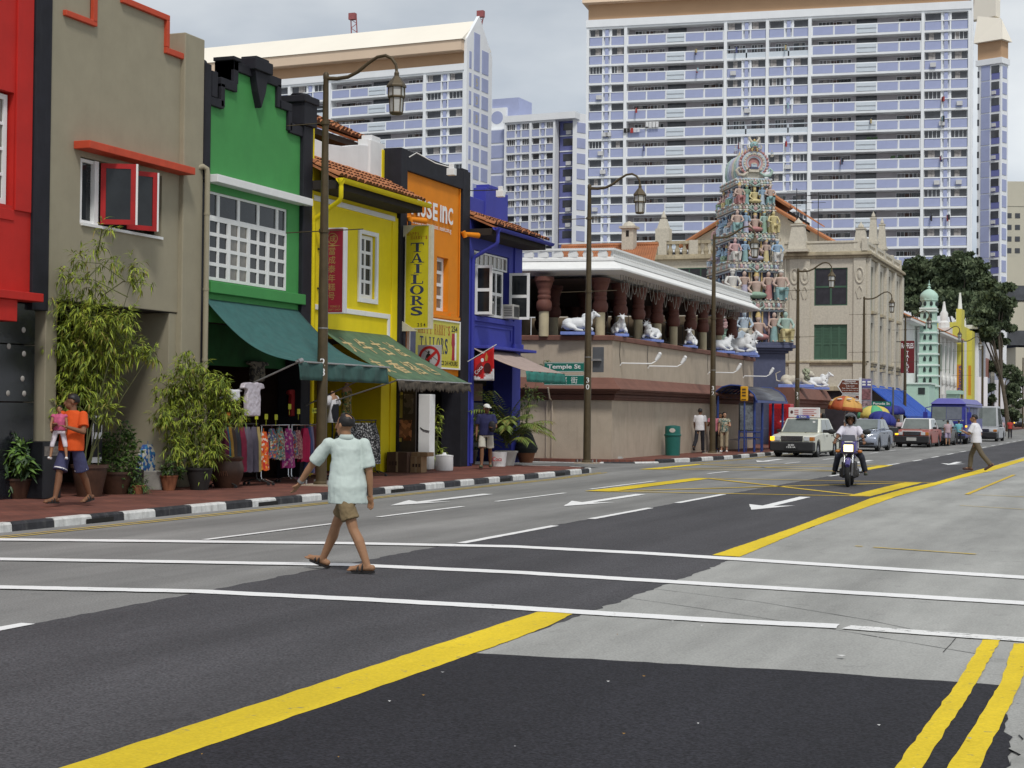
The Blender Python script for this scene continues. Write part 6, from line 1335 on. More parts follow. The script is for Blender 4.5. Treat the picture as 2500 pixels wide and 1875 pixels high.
lamps=[('28','lamp post number 28 on the footpath between the clothes racks, nearest the viewer',786,PX_),('30','lamp post number 30 with the green street name signs',1434,PX_),('32','lamp post number 32 by the people at the temple wall',1740,-15.2),('34','lamp post standing behind the white taxi',1946,-15.0),(None,'lamp post in front of the cream corner building',2108,-14.9),(None,'lamp post carrying the dark red sign',2209,-14.9),(None,'lamp post in front of the mosque tower, right of it',2292,-14.9),(None,'lamp post before the yellow house, farthest of the bronze lamps',2348,-14.9)]
for n_,lab,px_,x in lamps: lamp_post(n_,lab,x,on_line(px_,x))
SIGN_G=mat('sign_green',(.012,.16,.12),.5,.05); SIGN_BR=mat('sign_brown',(.14,.038,.018),.5,.08); SIGN_BK=mat('sign_back',(.10,.105,.115),.5,.15)
ps=Vector((PX_,on_line(1434,PX_)-.13,0))
for (z0,h_,txt,x0,lab,fw_) in ((2.86,.29,'Temple St',-1.34,'green Temple St name sign on lamp post 30',.70),(2.46,.31,'登 婆 街',-1.34,'green street name sign in Chinese below the Temple St sign',.66)):
    t=thing('street_sign',lab,'street sign',(ps.x,ps.y,z0),0,'green street name signs'); f_=Fr((ps.x+x0,ps.y,z0),(1,0,0)); w_=-x0 -.08
    part('board',MB().fbox(f_,0,0,w_,h_,-.02,.0),SIGN_G,t); b=MB(); b.fbox(f_,.01,.01,w_ -.01,.022,0,.003).fbox(f_,.01,h_ -.022,w_ -.01,h_ -.01,0,.003); part('border',b,P_WHITE,t,split=True)
    if 'T' in txt: fit_text(b := MB(),txt,Fr(f_(w_*.5,h_*.5,.004),(1,0,0)),w_*.84,h_*.58,.002,.02)
    else:
        b=MB(); [text_mb(b,c,Fr(f_(w_*(.24+.26*k),h_*.5,.004),(1,0,0)),h_*.72,.002) for k,c in enumerate(txt.split(' '))]
    part('lettering',b,P_WHITE,t)
t=thing('traffic_sign','dark back of a sign board on the far side of lamp post 30','sign',(ps.x,ps.y+.3,2.8)); part('board',MB().box(ps.x+.1,ps.y+.26,2.86,ps.x+.46,ps.y+.28,3.62),SIGN_BK,t,bevel=.03); part('bracket',MB().box(ps.x -.05,ps.y+.14,3.2,ps.x+.4,ps.y+.25,3.26),METAL,t)
q_=gp(1488,1119,.12); t=thing('sign_post','thin grey post with a narrow sign plate seen edge on, at the side street corner','sign post',(q_.x,q_.y,.12)); part('post',MB().cyl((q_.x,q_.y,.12),(q_.x,q_.y,2.9),.035,None,8),METAL,t,smooth=40); part('plate',MB().box(q_.x -.11,q_.y -.3,2.0,q_.x -.09,q_.y+.3,2.86).box(q_.x -.10,q_.y -.02,2.4,q_.x,q_.y+.02,2.44),METAL,t); part('footing',MB().lathe([(.32,0),(.28,.06),(.05,.09)],(q_.x+.15,q_.y,.12),8),M_CONC,t)
# litter bin
bx=-15.72; by=on_line(1643,bx); t=thing('litter_bin','round dark green litter bin against the temple wall','litter bin',(bx,by,.12)); LB=lambda nm,mb,m,**k: mb.build(nm,m,t,k.pop('smooth',40),False,**k)
BGR=mat('bin_green',(.012,.12,.10),.45,.12,3,streak=.2,dirt=(.01,.05,.045)); LB('body',MB().lathe([(.26,0),(.285,.72)],(0,0,0),18),BGR); LB('rim',MB().lathe([(.30,.70),(.31,.72),(.31,.76),(.29,.78)],(0,0,0),18),BGR); LB('lid',MB().lathe([(.28,.77),(.28,1.02),(.27,1.06),(.1,1.09)],(0,0,0),18),BGR)
a=R(-78); n_=Vector((math.cos(a),math.sin(a),0)); b=MB(); r_=Vector((-n_.y,n_.x,0)); b.add([n_*.283+r_*(.11*math.cos(k*.524))*1+Vector((0,0,.91+.08*math.sin(k*.524))) for k in range(12)],[list(range(12))]); LB('opening',b,mat('bin_liner',(.55,.5,.45),.8,.2),smooth=None)
# bus shelter, bus stop flag, red display box
SB=mat('shelter_blue',(.028,.055,.22),.45,.15,3); SGR=mat('shelter_roof',(.06,.06,.075),.3,.2,2,spec=.6)
sy0,sy1=64.6,70.6; t=thing('bus_shelter','blue bus shelter with curved grey roof on the footpath by the temple wall','bus shelter',(-15,67,.12))
prof=[(-16.0,2.36),(-15.9,2.52),(-15.65,2.70),(-15.3,2.78),(-14.95,2.76),(-14.6,2.62),(-14.35,2.40),(-14.25,2.15)]
b=MB()
for i in range(len(prof)-1): a,c=prof[i],prof[i+1]; b.quad((a[0],sy0,a[1]),(c[0],sy0,c[1]),(c[0],sy1,c[1]),(a[0],sy1,a[1]))
o=part('roof',b,SGR,t,smooth=60); solid(o,.03)
for k in range(9):
    y=sy0+(sy1 -sy0)*k/8; b=MB().tube([(x,y,z -.04+(.06 if k in (0,8) else 0)) for x,z in prof],.035 if k in (0,8) else .025,6); part('roof_rib',b,SB,t,smooth=60)
part('roof_rail',MB().box(-14.3,sy0,2.1,-14.2,sy1,2.2),SB,t)
for y in (sy0+.25,66.3,68.4,sy1 -.2): part('post',MB().cyl((-14.38,y,.12),(-14.38,y,2.35),.05,None,8),SB,t,smooth=40)
for x in (-15.9,): part('post',MB().cyl((x,sy0+.3,.12),(x,sy0+.3,2.5),.05,None,8),SB,t,smooth=40)
px0,px1=-15.02,-14.42; f_=Fr((px0,sy0+.25,0),(1,0,0))
b=MB(); b.fbox(f_,0,.62,.05,2.1,-.05,.03).fbox(f_,px1 -px0,.62,px1 -px0+.05,2.1,-.05,.03).fbox(f_,.05,.95,px1 -px0,1.0,-.05,.03).fbox(f_,.05,2.03,px1 -px0,2.1,-.05,.03); part('panel_frame',b,DKMET,t)
part('route_map',MB().fbox(f_,.05,1.0,px1 -px0,2.03,-.03,.0),mat('map_sheet',(.17,.19,.21),.15,.5,9,spec=.6),t)
b=MB()
for z in (.7,.92): b.cyl((-15.02,sy0+.2,z),(-14.1,sy0+.2,z),.025,None,6)
for x in (-15.0,-14.7,-14.1): b.cyl((x,sy0+.2,.12),(x,sy0+.2,1.0),.025,None,6)
part('guard_rail',b,SB,t,split=True); part('bench',MB().box(-15.8,66,.55,-15.3,69.8,.6),METAL,t)
fx,fy=-14.62,64.1; t=thing('bus_stop_flag','orange bus stop flag box on a thin blue pole before the shelter','bus stop sign',(fx,fy,.12)); part('pole',MB().cyl((fx,fy,.12),(fx,fy,2.2),.035,None,8),SB,t,smooth=40); part('flag',MB().box(fx -.15,fy -.1,2.16,fx+.13,fy+.1,2.74),mat('flag_orange',(.66,.34,.012),.5,.1),t,bevel=.03)
b=MB()
for k in range(3): b.box(fx -.08,fy -.108,2.34+k*.12,fx+.07,fy -.1,2.41+k*.12)
b.box(fx -.1,fy -.107,2.2,fx+.08,fy -.1,2.24); part('marking',b,mat('flag_print',(.10,.05,.01),.6,.1),t,split=True)
t=thing('display_box','tall red vending display behind the bus shelter','vending machine',(-14.9,71.5,.12)); part('cabinet',MB().box(-15.2,71.4,.12,-14.25,72.2,2.1),mat('display_red',(.50,.015,.02),.4,.1),t,bevel=.03)
part('poster',MB().box(-15.1,71.385,.5,-14.4,71.4,1.9),mat('display_print',(.36,.02,.03),.4,.6,5),t); b=MB().box(-14.75,71.38,.8,-14.5,71.386,.9).box(-14.7,71.38,1.3,-14.5,71.386,1.36); part('marking',b,P_WHITE,t,split=True)
# brown tourist sign, Pagoda St sign
ty=91.0; s0,s1=atY(2044,926,ty),atY(2097,961,ty); W_,H_=s1.x -s0.x,s0.z -s1.z
for k,lines in enumerate((('Chinatown','Night Market','牛車水夜市','Pasar Malam Chinatown','チャイナタウンナイト','マーケット'),('Chinatown','Heritage Centre'))):
    zt=s0.z -k*(H_+.05); t=thing('direction_sign',('brown pointed Chinatown Night Market direction sign, upper board','brown pointed Chinatown direction sign, lower board behind the orange umbrella')[k],'direction sign',(s1.x,ty,0),0,'brown tourist direction signs')
    f_=Fr((s0.x,ty,zt -H_),(1,0,0)); pl=lambda o: [(o,H_/2),(W_*.24,H_ -o*.6),(W_,H_ -o*.6),(W_,o*.6),(W_*.24,o*.6)]
    part('border',MB().prism(f_,pl(0),-.05,0),P_WHITE,t); part('board',MB().prism(f_,pl(.09),-.02,.006),SIGN_BR,t); b=MB(); n_=len(lines)
    for i,s in enumerate(lines): hh=H_*(.13 if i <2 else .075); fit_text(b,s,Fr(f_(W_*.60,H_*(.86-.155*i -(.02 if i >1 else 0)),.012),(1,0,0)),W_*(.5 if i in (0,5) else .68 if i <3 else .74)*(.6 if i==2 else 1),hh,.0,.015)
    part('lettering',b,P_WHITE,t)
    if k==0: part('post',MB().box(s1.x,ty -.02,.12,s1.x+.13,ty+.1,s0.z+.1),P_WHITE,t)
ky=93.0; k0,k1=atY(2128,980,ky),atY(2176,992,ky); t=thing('street_sign','small green Pagoda St name sign below the blue awning','street sign',(k0.x,ky,0),0,'green street name signs'); f_=Fr((k0.x,ky,k1.z),(1,0,0)); w_,h_=k1.x -k0.x,k0.z -k1.z
part('board',MB().fbox(f_,0,0,w_,h_,-.03,0),SIGN_G,t); fit_text(b := MB(),'Pagoda St',Fr(f_(w_/2,h_/2,.004),(1,0,0)),w_*.84,h_*.62,.004,.02); part('lettering',b,P_WHITE,t); part('post',MB().cyl((k1.x+.1,ky,.12),(k1.x+.1,ky,k0.z+.8),.05,None,8),SIGN_BK,t)
# poster kiosk behind the lamp post
ky=94.5; k0,k1=atY(2100,924,ky),atY(2128,1010,ky); t=thing('poster_board','tall blue and red poster board next to the brown direction sign','poster board',(k0.x,ky,0)); f_=Fr((k0.x,ky,k1.z),(1,0,0)); w_,h_=k1.x -k0.x,k0.z -k1.z
part('board',MB().fbox(f_,0,-k1.z+.12,w_,h_,-.1,0),mat('board_frame',(.30,.27,.33),.7,.2),t)
for (y0,y1,c) in ((.74,.97,(.10,.10,.30)),(.40,.70,(.22,.10,.11)),(.06,.36,(.30,.22,.24))): part('poster',MB().fbox(f_,.06,h_*y0,w_ -.06,h_*y1,0,.02),mat('poster_%d'%int(y0*100),c,.5,.7,6),t)
b=MB()
for k in range(4): b.fbox(f_,.12+(k%2)*w_*.45,h_*(.80+.08*(k // 2)),.12+(k%2)*w_*.45+w_*.3,h_*(.85+.08*(k // 2)),.02,.03)
part('marking',b,P_WHITE,t,split=True)
# ================================================================== VEHICLES (local frame: front towards -Y, y = 0 at the front bumper)
TYRE=mat('tyre',(.018,.018,.019),.85,.2,10); RIM=mat('rim_silver',(.45,.46,.48),.35,.1,8,metal=.7); CARGL=mat('car_glass',(.15,.17,.16),.05,.25,1.5,spec=.7); CHR=mat('chrome',(.55,.56,.58),.15,.05,5,metal=.9); BUMP=mat('bumper_black',(.022,.022,.024),.6,.15,5); LENS=mat('head_lens',(.55,.57,.58),.12,.15,12,spec=.7)  # car glass base lightened: reflection painted into its colour
AMB=mat('amber_lit',(1.0,.45,.02),.4,0,emit=1.6); AMBO=mat('amber_lens',(.45,.16,.03),.3,.1); WARM=mat('head_lit',(1,.86,.42),.3,0,emit=1.9)
def wheel(par,x,y,r,w):
    s=1 if x >0 else -1; b=MB(); n=20; pr=[(r*.62,-w/2),(r*.94,-w/2),(r,-w/2+.02),(r,w/2-.02),(r*.94,w/2),(r*.62,w/2)]
    vs=[]
    for rr,xx in pr:
        for k in range(n): a=2*math.pi*k/n; vs.append((x+xx,y+rr*math.cos(a),r+rr*math.sin(a)))
    b.add(vs,[(i*n+k,i*n+(k+1)%n,((i+1)%6)*n+(k+1)%n,((i+1)%6)*n+k) for i in range(6) for k in range(n)]); o=b.build('tyre',TYRE,par,40,False)
    b=MB(); b.cyl((x+s*w*.30,y,r),(x+s*w*.36,y,r),r*.62,r*.58,18)
    for k in range(8): a=2*math.pi*k/8; b.m(1).cyl((x+s*w*.37,y+r*.38*math.cos(a),r+r*.38*math.sin(a)),(x+s*w*.375,y+r*.38*math.cos(a),r+r*.38*math.sin(a)),r*.09,None,6)
    b.build('rim',[RIM,BUMP],o,None,False)
def car(label,x,y,rz,paint,roofm=None,kind='taxi',group=None,L=4.6,W=1.69,H=1.5,cat='car',name='parked_car',bump=True):
    t=thing(name,label,cat,(x,y,0),rz,group); q=lambda nm,mb,m,par=t,**k: mb.build(nm,m,par,k.pop('smooth',None),False,**k)
    hw=W/2; wr=.31; f1,f2=.85,L -.95
    def arch(c): return [(c+(wr+.07)*math.cos(a),wr*.95+(wr+.06)*math.sin(a)) for a in [R(d) for d in range(0,181,20)]]
    if kind=='taxi': top=[(L,.60),(L -.04,.88),(L -.75,.93),(1.28,.93),(.35,.86),(.06,.80),(0,.70)]
    else: top=[(L,.62),(L -.06,.92),(L -.6,.97),(1.05,.96),(.5,.86),(.14,.74),(0,.58)]
    pl=[(0,.26)]+[(f1 -wr -.10,.20)]+arch(f1)[::-1]+[(f1+wr+.10,.20),(f2 -wr -.10,.20)]+arch(f2)[::-1]+[(f2+wr+.10,.22),(L,.30)]+top
    fr=Fr((0,0,0),(0,1,0),(0,0,1)); b=MB(); b.prism(fr,pl,-hw,hw); q('body',b,paint,bevel=.05 if kind=='taxi' else .08,smooth=50)
    q('underbody',MB().box(-hw+.08,.2,.16,hw -.08,L -.2,.55),BUMP)
    for cy in (f1,f2):
        for s in (-1,1): wheel(t,s*(hw -.10),cy,wr,.19)
    c0,c1,c2,c3=(1.22,1.78,3.25,L -.72) if kind=='taxi' else (.95,1.75,3.1,L -.55); zb=.92 if kind=='taxi' else .95; ins,ti=.05,.17
    cab=[(-hw+ins,c0,zb),(hw -ins,c0,zb),(hw -ins,c3,zb),(-hw+ins,c3,zb),(-hw+ti,c1,H),(hw -ti,c1,H),(hw -ti,c2,H),(-hw+ti,c2,H)]
    q('cabin',MB().hexa(cab),roofm or paint,bevel=.06,smooth=50)
    def lerp4(p,u0,u1,v0,v1,off):
        p=[Vector(v) for v in p]; g=lambda u,v: (p[0]*(1-u)+p[1]*u)*(1-v)+(p[3]*(1-u)+p[2]*u)*v
        n_=(p[1]-p[0]).cross(p[3]-p[0]).normalized()*off; return [g(u,v)+n_ for u,v in ((u0,v0),(u1,v0),(u1,v1),(u0,v1))]
    def glass(nm,p,u0,u1,v0,v1,par=t): a=lerp4(p,u0,u1,v0,v1,.012); c=lerp4(p,u0,u1,v0,v1,-.012); q(nm,MB().add(a+c,[(0,1,2,3),(0,1,5,4),(1,2,6,5),(2,3,7,6),(3,0,4,7)]),CARGL,par)
    V=cab; glass('windscreen',[V[0],V[1],V[5],V[4]],.06,.94,.06,.93); glass('rear_window',[V[2],V[3],V[7],V[6]],.08,.92,.1,.92)
    for side in ([V[1],V[2],V[6],V[5]],[V[3],V[0],V[4],V[7]]):
        for u0,u1 in ((.10,.46),(.50,.86)): glass('side_window',side,u0,u1,.12,.90)
    if kind=='taxi':
        q('bumper',MB().box(-hw -.01,-.10,.24,hw+.01,.30,.60),BUMP,bevel=.04); q('bumper',MB().box(-hw -.01,L -.3,.28,hw+.01,L+.08,.58),BUMP,bevel=.04)
        g=q('grille',MB().box(-.42,-.03,.62,.42,.03,.81),BUMP,bevel=.01); b=MB()
        for k in range(6): b.box(-.40,-.037,.645+.026*k,.40,-.03,.652+.026*k)
        b.box(-.44,-.036,.80,.44,.02,.825); q('grille_bar',b,CHR,g,split=True)
        for s in (-1,1):
            h=q('headlight',MB().box(min(s*.46,s*.68),-.035,.64,max(s*.46,s*.68),.03,.80),LENS,bevel=.012)
            q('indicator',MB().box(min(s*.69,s*(hw+.006)),-.02,.64,max(s*.69,s*(hw+.006)),.22,.79),AMB if s <0 else AMBO,bevel=.01)
    else:
        q('lower_intake',MB().box(-.55,-.012,.28,.55,.1,.40),BUMP,bevel=.02); q('grille',MB().box(-.38,.02,.60,.38,.16,.70),BUMP,bevel=.02); q('grille_bar',MB().box(-.36,.0,.645,.36,.06,.665),CHR)
        for s in (-1,1):
            q('headlight',MB().hexa([(s*.45,.04,.60),(s*.80,.16,.63),(s*.80,.34,.66),(s*.45,.2,.64),(s*.42,.12,.76),(s*.80,.30,.80),(s*.80,.48,.82),(s*.42,.34,.80)]),LENS,bevel=.02); q('fog_intake',MB().box(min(s*.52,s*.74),.0,.30,max(s*.52,s*.74),.1,.40),BUMP)
    pw=.26; q('number_plate',MB().box(-pw,-.125 if kind=='taxi' else -.03,.34,pw,-.10 if kind=='taxi' else 0,.52),BUMP)
    for s in (-1,1): mth=q('mirror',MB().box(min(s*(hw -.02),s*(hw+.17)),c0+.34,.94,max(s*(hw -.02),s*(hw+.17)),c0+.44,1.06),BUMP if kind=='taxi' else paint,bevel=.02)
    for s in (-1,1):
        for yy in (c0+.9,c0+1.75): q('door_handle',MB().box(min(s*hw,s*(hw+.02)),yy,.80,max(s*hw,s*(hw+.02)),yy+.16,.83),BUMP)
    for s in (-1,1): q('wiper',MB().cyl((s*.5-.3,c0+.02,zb+.03),(s*.5+.2,c0+.14,zb+.12),.012,None,5),BUMP)
    return t,q
PNT_W=mat('car_white',(.66,.66,.56),.25,.04,2,spec=.6); PNT_S=mat('car_silver',(.30,.33,.40),.25,.05,2,metal=.5,spec=.6); PNT_R=mat('car_red',(.34,.05,.025),.28,.06,2,spec=.6); PNT_K=mat('car_dark',(.018,.019,.026),.2,.05,2,spec=.6); ROOF_W=mat('roof_white',(.72,.72,.72),.3,.03,2,spec=.5)
t,q=car('white taxi with an advertising board on its roof and its indicator lit',-12.42,62.6,R(-3),PNT_W,name='taxi',cat='taxi',group='taxis in the street')
fit_text(b := MB(),'SHD',Fr((0,-.126,.475),(1,0,0)),.24,.06,.003,.02); fit_text(b,'1251A',Fr((0,-.126,.395),(1,0,0)),.34,.06,.003,.02); q('plate_lettering',b,P_WHITE)
ad=q('roof_board',MB().box(-.62,1.88,1.53,.62,1.98,1.92),P_WHITE,bevel=.01)
q('advert',MB().box(-.60,1.868,1.55,-.18,1.88,1.90).box(-.14,1.868,1.55,.60,1.88,1.90),mat('advert_print',(.74,.70,.68),.5,.06,6),ad,split=True)
b=MB(); b.m(0).ell((-.49,1.865,1.74),(.06,.006,.07),8,5).m(1)
for k in range(3): b.box(-.38,1.862,1.80-.08*k,-.22,1.868,1.83-.08*k)
for k in range(4): b.m(1).box(-.05,1.862,1.83-.07*k,.50-.1*(k%2),1.868,1.855-.07*k)
b.m(2).ell((.36,1.863,1.61),(.06,.005,.025),8,4); q('advert_marking',b,[mat('advert_dark',(.10,.03,.03),.6,.1),mat('advert_red',(.45,.10,.10),.6,.1),AMBO],ad,split=True)
tl=q('taxi_light',MB().prism(Fr((0,1.72,1.5),(1,0,0),(0,0,1)),[(-.28,0),(.28,0),(.22,.12),(-.22,.12)],-.08,.08),mat('taxi_light_blue',(.08,.10,.35),.4,.1),bevel=.015); fit_text(b := MB(),'TAXI',Fr((0,1.635,1.56),(1,0,0)),.3,.07,.006,.02); q('lettering',b,P_WHITE,tl,split=True)
b=MB(); b.box(-.1,.0,0,.04,.01,.12); st=q('windscreen_sticker',MB().box(.42,1.60,1.30,.52,1.61,1.40).box(.42,1.52,1.16,.52,1.53,1.22),P_WHITE,split=True)
car('silver grey saloon car behind the motorcyclist',-11.92,75.2,R(-2),PNT_S,kind='saloon',L=4.3,W=1.7,H=1.46,group=None)
t,q=car('red taxi with white roof and amber indicator lit',-10.9,86.2,R(-2),PNT_R,ROOF_W,name='taxi',cat='taxi',group='taxis in the street')
fit_text(b := MB(),'SHA 4418',Fr((0,-.126,.43),(1,0,0)),.40,.08,.003,.02); q('plate',MB().box(-.25,-.126,.345,.25,-.124,.515),mat('plate_pale',(.42,.42,.40),.6,.1)); q('bonnet_strip',MB().box(-.5,.05,.815,.5,.3,.86),ROOF_W)
car('dark saloon car half hidden behind the red taxi',-10.55,91.6,R(-2),PNT_K,kind='saloon',L=4.3,W=1.7,H=1.45)
# ---- bus
BUS=mat('bus_blue',(.030,.034,.27),.3,.08,1,spec=.5); BUSL=mat('bus_roof',(.11,.105,.36),.4,.08,1)
bx0,bx1=atY(2271,1000,97.0).x,atY(2357,1000,97.0).x; bxc=(bx0+bx1)/2; hw=(bx1 -bx0)/2; zb_=atY(2310,972,97).z
t=thing('tour_bus','deep blue coach with big tinted windscreen parked at the kerb','bus',(bxc,97,0),0); q=lambda nm,mb,m,par=t,**k: mb.build(nm,m,par,k.pop('smooth',None),False,**k)
q('body',MB().hexa([(-hw,0,.35),(hw,0,.35),(hw,11,.35),(-hw,11,.35),(-hw,.35,zb_ -.3),(hw,.35,zb_ -.3),(hw,11,zb_ -.3),(-hw,11,zb_ -.3)]),BUS,bevel=.12); q('roof',MB().hexa([(-hw -.06,.15,zb_ -.34),(hw+.06,.15,zb_ -.34),(hw+.06,11,zb_ -.34),(-hw -.06,11,zb_ -.34),(-hw+.35,.6,zb_),(hw -.35,.6,zb_),(hw -.35,11,zb_),(-hw+.35,11,zb_)]),BUSL,bevel=.08)
fy=lambda z: .35*(z -.35)/(zb_ -.65)-.02
for (x0,x1,nm,m) in ((-hw+.08,-hw*.12,'windscreen',CARGL),(-hw*.10,hw -.22,'windscreen',mat('bus_glass_bright',(.13,.14,.17),.05,.3,2,spec=.8))): q(nm,MB().hexa([(x0,fy(1.45),1.45),(x1,fy(1.45),1.45),(x1,fy(1.45)+.05,1.45),(x0,fy(1.45)+.05,1.45),(x0,fy(zb_ -.5),zb_ -.5),(x1,fy(zb_ -.5),zb_ -.5),(x1,fy(zb_ -.5)+.05,zb_ -.5),(x0,fy(zb_ -.5)+.05,zb_ -.5)]),m)
for k in range(5): q('side_window',MB().box(hw,.9+k*2,1.5,hw+.02,2.8+k*2,zb_ -.5),mat('bus_side_glass',(.012,.022,.018),.08,.3,1,spec=.5))
for s in (-1,1): q('mirror',MB().tube([(s*hw,.2,zb_ -.5),(s*(hw+.22),-.2,zb_ -.55),(s*(hw+.24),-.25,zb_ -.8)],.03,6).box(s*(hw+.24)-.12,-.32,zb_ -1.5,s*(hw+.24)+.12,-.18,zb_ -.8),BUS,bevel=.02); q('headlight',MB().box(min(s*.6,s*.95),-.02,.62,max(s*.6,s*.95),.04,.84),LENS,bevel=.02); q('indicator',MB().box(min(s*.98,s*1.0),-.02,1.0,max(s*.98,s*1.08),.05,1.1),AMB if s >0 else AMBO)
q('bumper',MB().box(-hw,-.06,.30,hw,.1,.52),BUMP,bevel=.03); q('dash_trim',MB().box(-hw+.1,-.03,1.34,hw -.1,.05,1.42),CHR)
for (x,y) in ((-hw+.2,2.2),(hw -.2,2.2),(-hw+.2,8.2),(hw -.2,8.2)): wheel(t,x,y,.46,.28)
# ---- van and car at the far end
t,q=car('pale van beyond the coach, behind the running man',atY(2398,1060,110).x,110,R(-2),mat('van_grey',(.40,.41,.43),.4,.1),kind='taxi',L=5.0,W=1.8,H=2.3,cat='van',name='parked_van'); car('distant pale car with a lit indicator at the right end of the street',atD(2490,1060,230).x,atD(2490,1060,230).y,R(-8),PNT_S,kind='taxi',L=4.4,W=1.7,H=1.45)
# ---- motorcycle
mx,my=gp(2068,1191)[:2]; mrz=R(6); t=thing('motorcycle','motorcycle with lit headlamp and purple mudguard coming down the middle lane','motorcycle',(mx,my,0),mrz)
q=lambda nm,mb,m,par=t,**k: mb.build(nm,m,par,k.pop('smooth',50),False,**k); PURP=mat('moto_purple',(.07,.055,.22),.3,.1,4,spec=.6); ENG=mat('engine_grey',(.06,.06,.065),.5,.3,9,metal=.4)
def mwheel(y,r,w):
    b=MB(); n,m_=24,8
    for i in range(n):
        a=2*math.pi*i/n
        for j in range(m_): c=2*math.pi*j/m_; rr=r -w/2+w/2*math.cos(c); b.v.append((w/2*math.sin(c),y+rr*math.cos(a),r+rr*math.sin(a)))
    b.f=[[i*m_+j,((i+1)%n)*m_+j,((i+1)%n)*m_+(j+1)%m_,i*m_+(j+1)%m_] for i in range(n) for j in range(m_)]; b.mi=[0]*len(b.f)
    o=q('tyre',b,TYRE); b=MB()
    for k in range(6): a=math.pi*k/3; b.cyl((0,y,r),(0,y+(r -w*.8)*math.cos(a),r+(r -w*.8)*math.sin(a)),.02,.015,6)
    b.cyl((-.05,y,r),(.05,y,r),.06,None,12); q('rim',b,RIM,o)
mwheel(.0+.29,.29,.11); mwheel(1.58,.29,.13)
for s in (-1,1): q('fork',MB().cyl((.085*s,.29,.29),(.10*s,.62,.98),.026,.028,10),CHR); q('fork_slider',MB().cyl((.085*s,.27,.26),(.088*s,.40,.55),.036,.034,10),ENG)
q('mudguard',MB().tube([(0,.05,.50),(0,.18,.585),(0,.33,.62),(0,.50,.58)],[.05,.068,.07,.05],10),PURP)
hl=q('headlamp',MB().box(-.125,.40,.80,.125,.62,.99),BUMP,bevel=.03); q('headlamp_lens',MB().box(-.105,.385,.815,.105,.40,.975),WARM,hl,bevel=.02)
q('cowl',MB().hexa([(-.17,.44,.78),(.17,.44,.78),(.20,.75,.75),(-.20,.75,.75),(-.16,.50,1.06),(.16,.50,1.06),(.2,.75,1.06),(-.2,.75,1.06)]),PURP,bevel=.03); q('cowl_badge',MB().box(-.09,.47,1.03,.09,.5,1.055),P_WHITE)
q('windshield',MB().hexa([(-.16,.50,1.06),(.16,.50,1.06),(.17,.54,1.06),(-.17,.54,1.06),(-.13,.62,1.20),(.13,.62,1.20),(.13,.64,1.20),(-.13,.64,1.20)]),mat('smoked_screen',(.06,.06,.075),.1,.1,3,spec=.7),bevel=.01)
q('handlebar',MB().tube([(-.36,.86,1.02),(-.22,.74,1.06),(0,.70,1.04),(.22,.74,1.06),(.36,.86,1.02)],.016,8),BUMP)
for s in (-1,1):
    q('grip',MB().cyl((.27*s,.79,1.05),(.38*s,.88,1.015),.024,None,10),TYRE); q('lever',MB().tube([(.24*s,.72,1.05),(.38*s,.78,1.02)],.008,5),CHR)
    m_=q('mirror',MB().ell((.40*s,.66,1.27),(.10,.035,.06),12,8),BUMP); q('mirror_stem',MB().tube([(.22*s,.74,1.07),(.34*s,.70,1.14),(.38*s,.68,1.24)],.011,6),BUMP,m_)
    q('indicator',MB().ell((.25*s,.58,.82),(.06,.045,.04),10,6),AMBO); q('indicator_stem',MB().cyl((.12*s,.6,.82),(.2*s,.58,.82),.014,None,6),BUMP)
    q('footpeg',MB().cyl((.12*s,.98,.33),(.30*s,.98,.33),.02,None,8),BUMP); q('exhaust',MB().cyl((.16*s,.95,.24),(.19*s,1.85,.36),.04,.055,10),CHR)
q('engine',MB().box(-.17,.62,.20,.17,1.15,.58).box(-.22,.68,.22,.22,.98,.42).box(-.12,.5,.3,.12,.66,.7),ENG,bevel=.03); q('radiator_cover',MB().box(-.13,.56,.42,.13,.62,.72),BUMP)
q('tank',MB().loft([((0,.70,.90),(.13,0,0),(0,0,.10)),((0,.85,.93),(.18,0,0),(0,0,.13)),((0,1.05,.90),(.16,0,0),(0,0,.11)),((0,1.18,.84),(.10,0,0),(0,0,.06))]),PURP); q('seat',MB().box(-.14,1.15,.74,.14,1.85,.84),BUMP,bevel=.04); q('tail',MB().box(-.10,1.55,.62,.10,1.98,.74),PURP,bevel=.03)
MOTO=(mx,my,mrz)
# ---- bicycle by the red taxi, drinks cart
p=gp(2178,1094); bk=thing('bicycle','old bicycle standing beside the red taxi and the vendor','bicycle',(p.x,p.y+.3,0),R(20)); q=lambda nm,mb,m,par=bk,**k: mb.build(nm,m,par,k.pop('smooth',50),False,**k)
for y in (0,1.05):
    b=MB(); n=24; pts=[(0,y+.33*math.cos(2*math.pi*k/n),.34+.33*math.sin(2*math.pi*k/n)) for k in range(n+1)]; b.tube(pts,.02,6); o=q('tyre',b,TYRE); b=MB()
    for k in range(10): a=2*math.pi*k/10; b.cyl((0,y,.34),(0,y+.31*math.cos(a),.34+.31*math.sin(a)),.004,None,3)
    q('spoke',b,RIM,o,kind='stuff')
b=MB(); [b.cyl(a,c,.018,None,6) for a,c in (((0,.05,.8),(0,.5,.3)),((0,.05,.8),(0,.75,.85)),((0,.5,.3),(0,.78,.9)),((0,1.05,.34),(0,.5,.3)),((0,1.05,.34),(0,.75,.8)),((0,0,.34),(0,.08,.95)))]; q('frame',b,mat('bike_orange',(.35,.09,.02),.5,.1)); q('handlebar',MB().tube([(-.28,.2,1.0),(-.2,.08,1.02),(.2,.08,1.02),(.28,.2,1.0)],.014,6),CHR); q('saddle',MB().ell((0,.80,.95),(.09,.13,.04),10,6),BUMP); q('basket',MB().box(-.2,-.3,.75,.2,.0,1.02),DKMET)
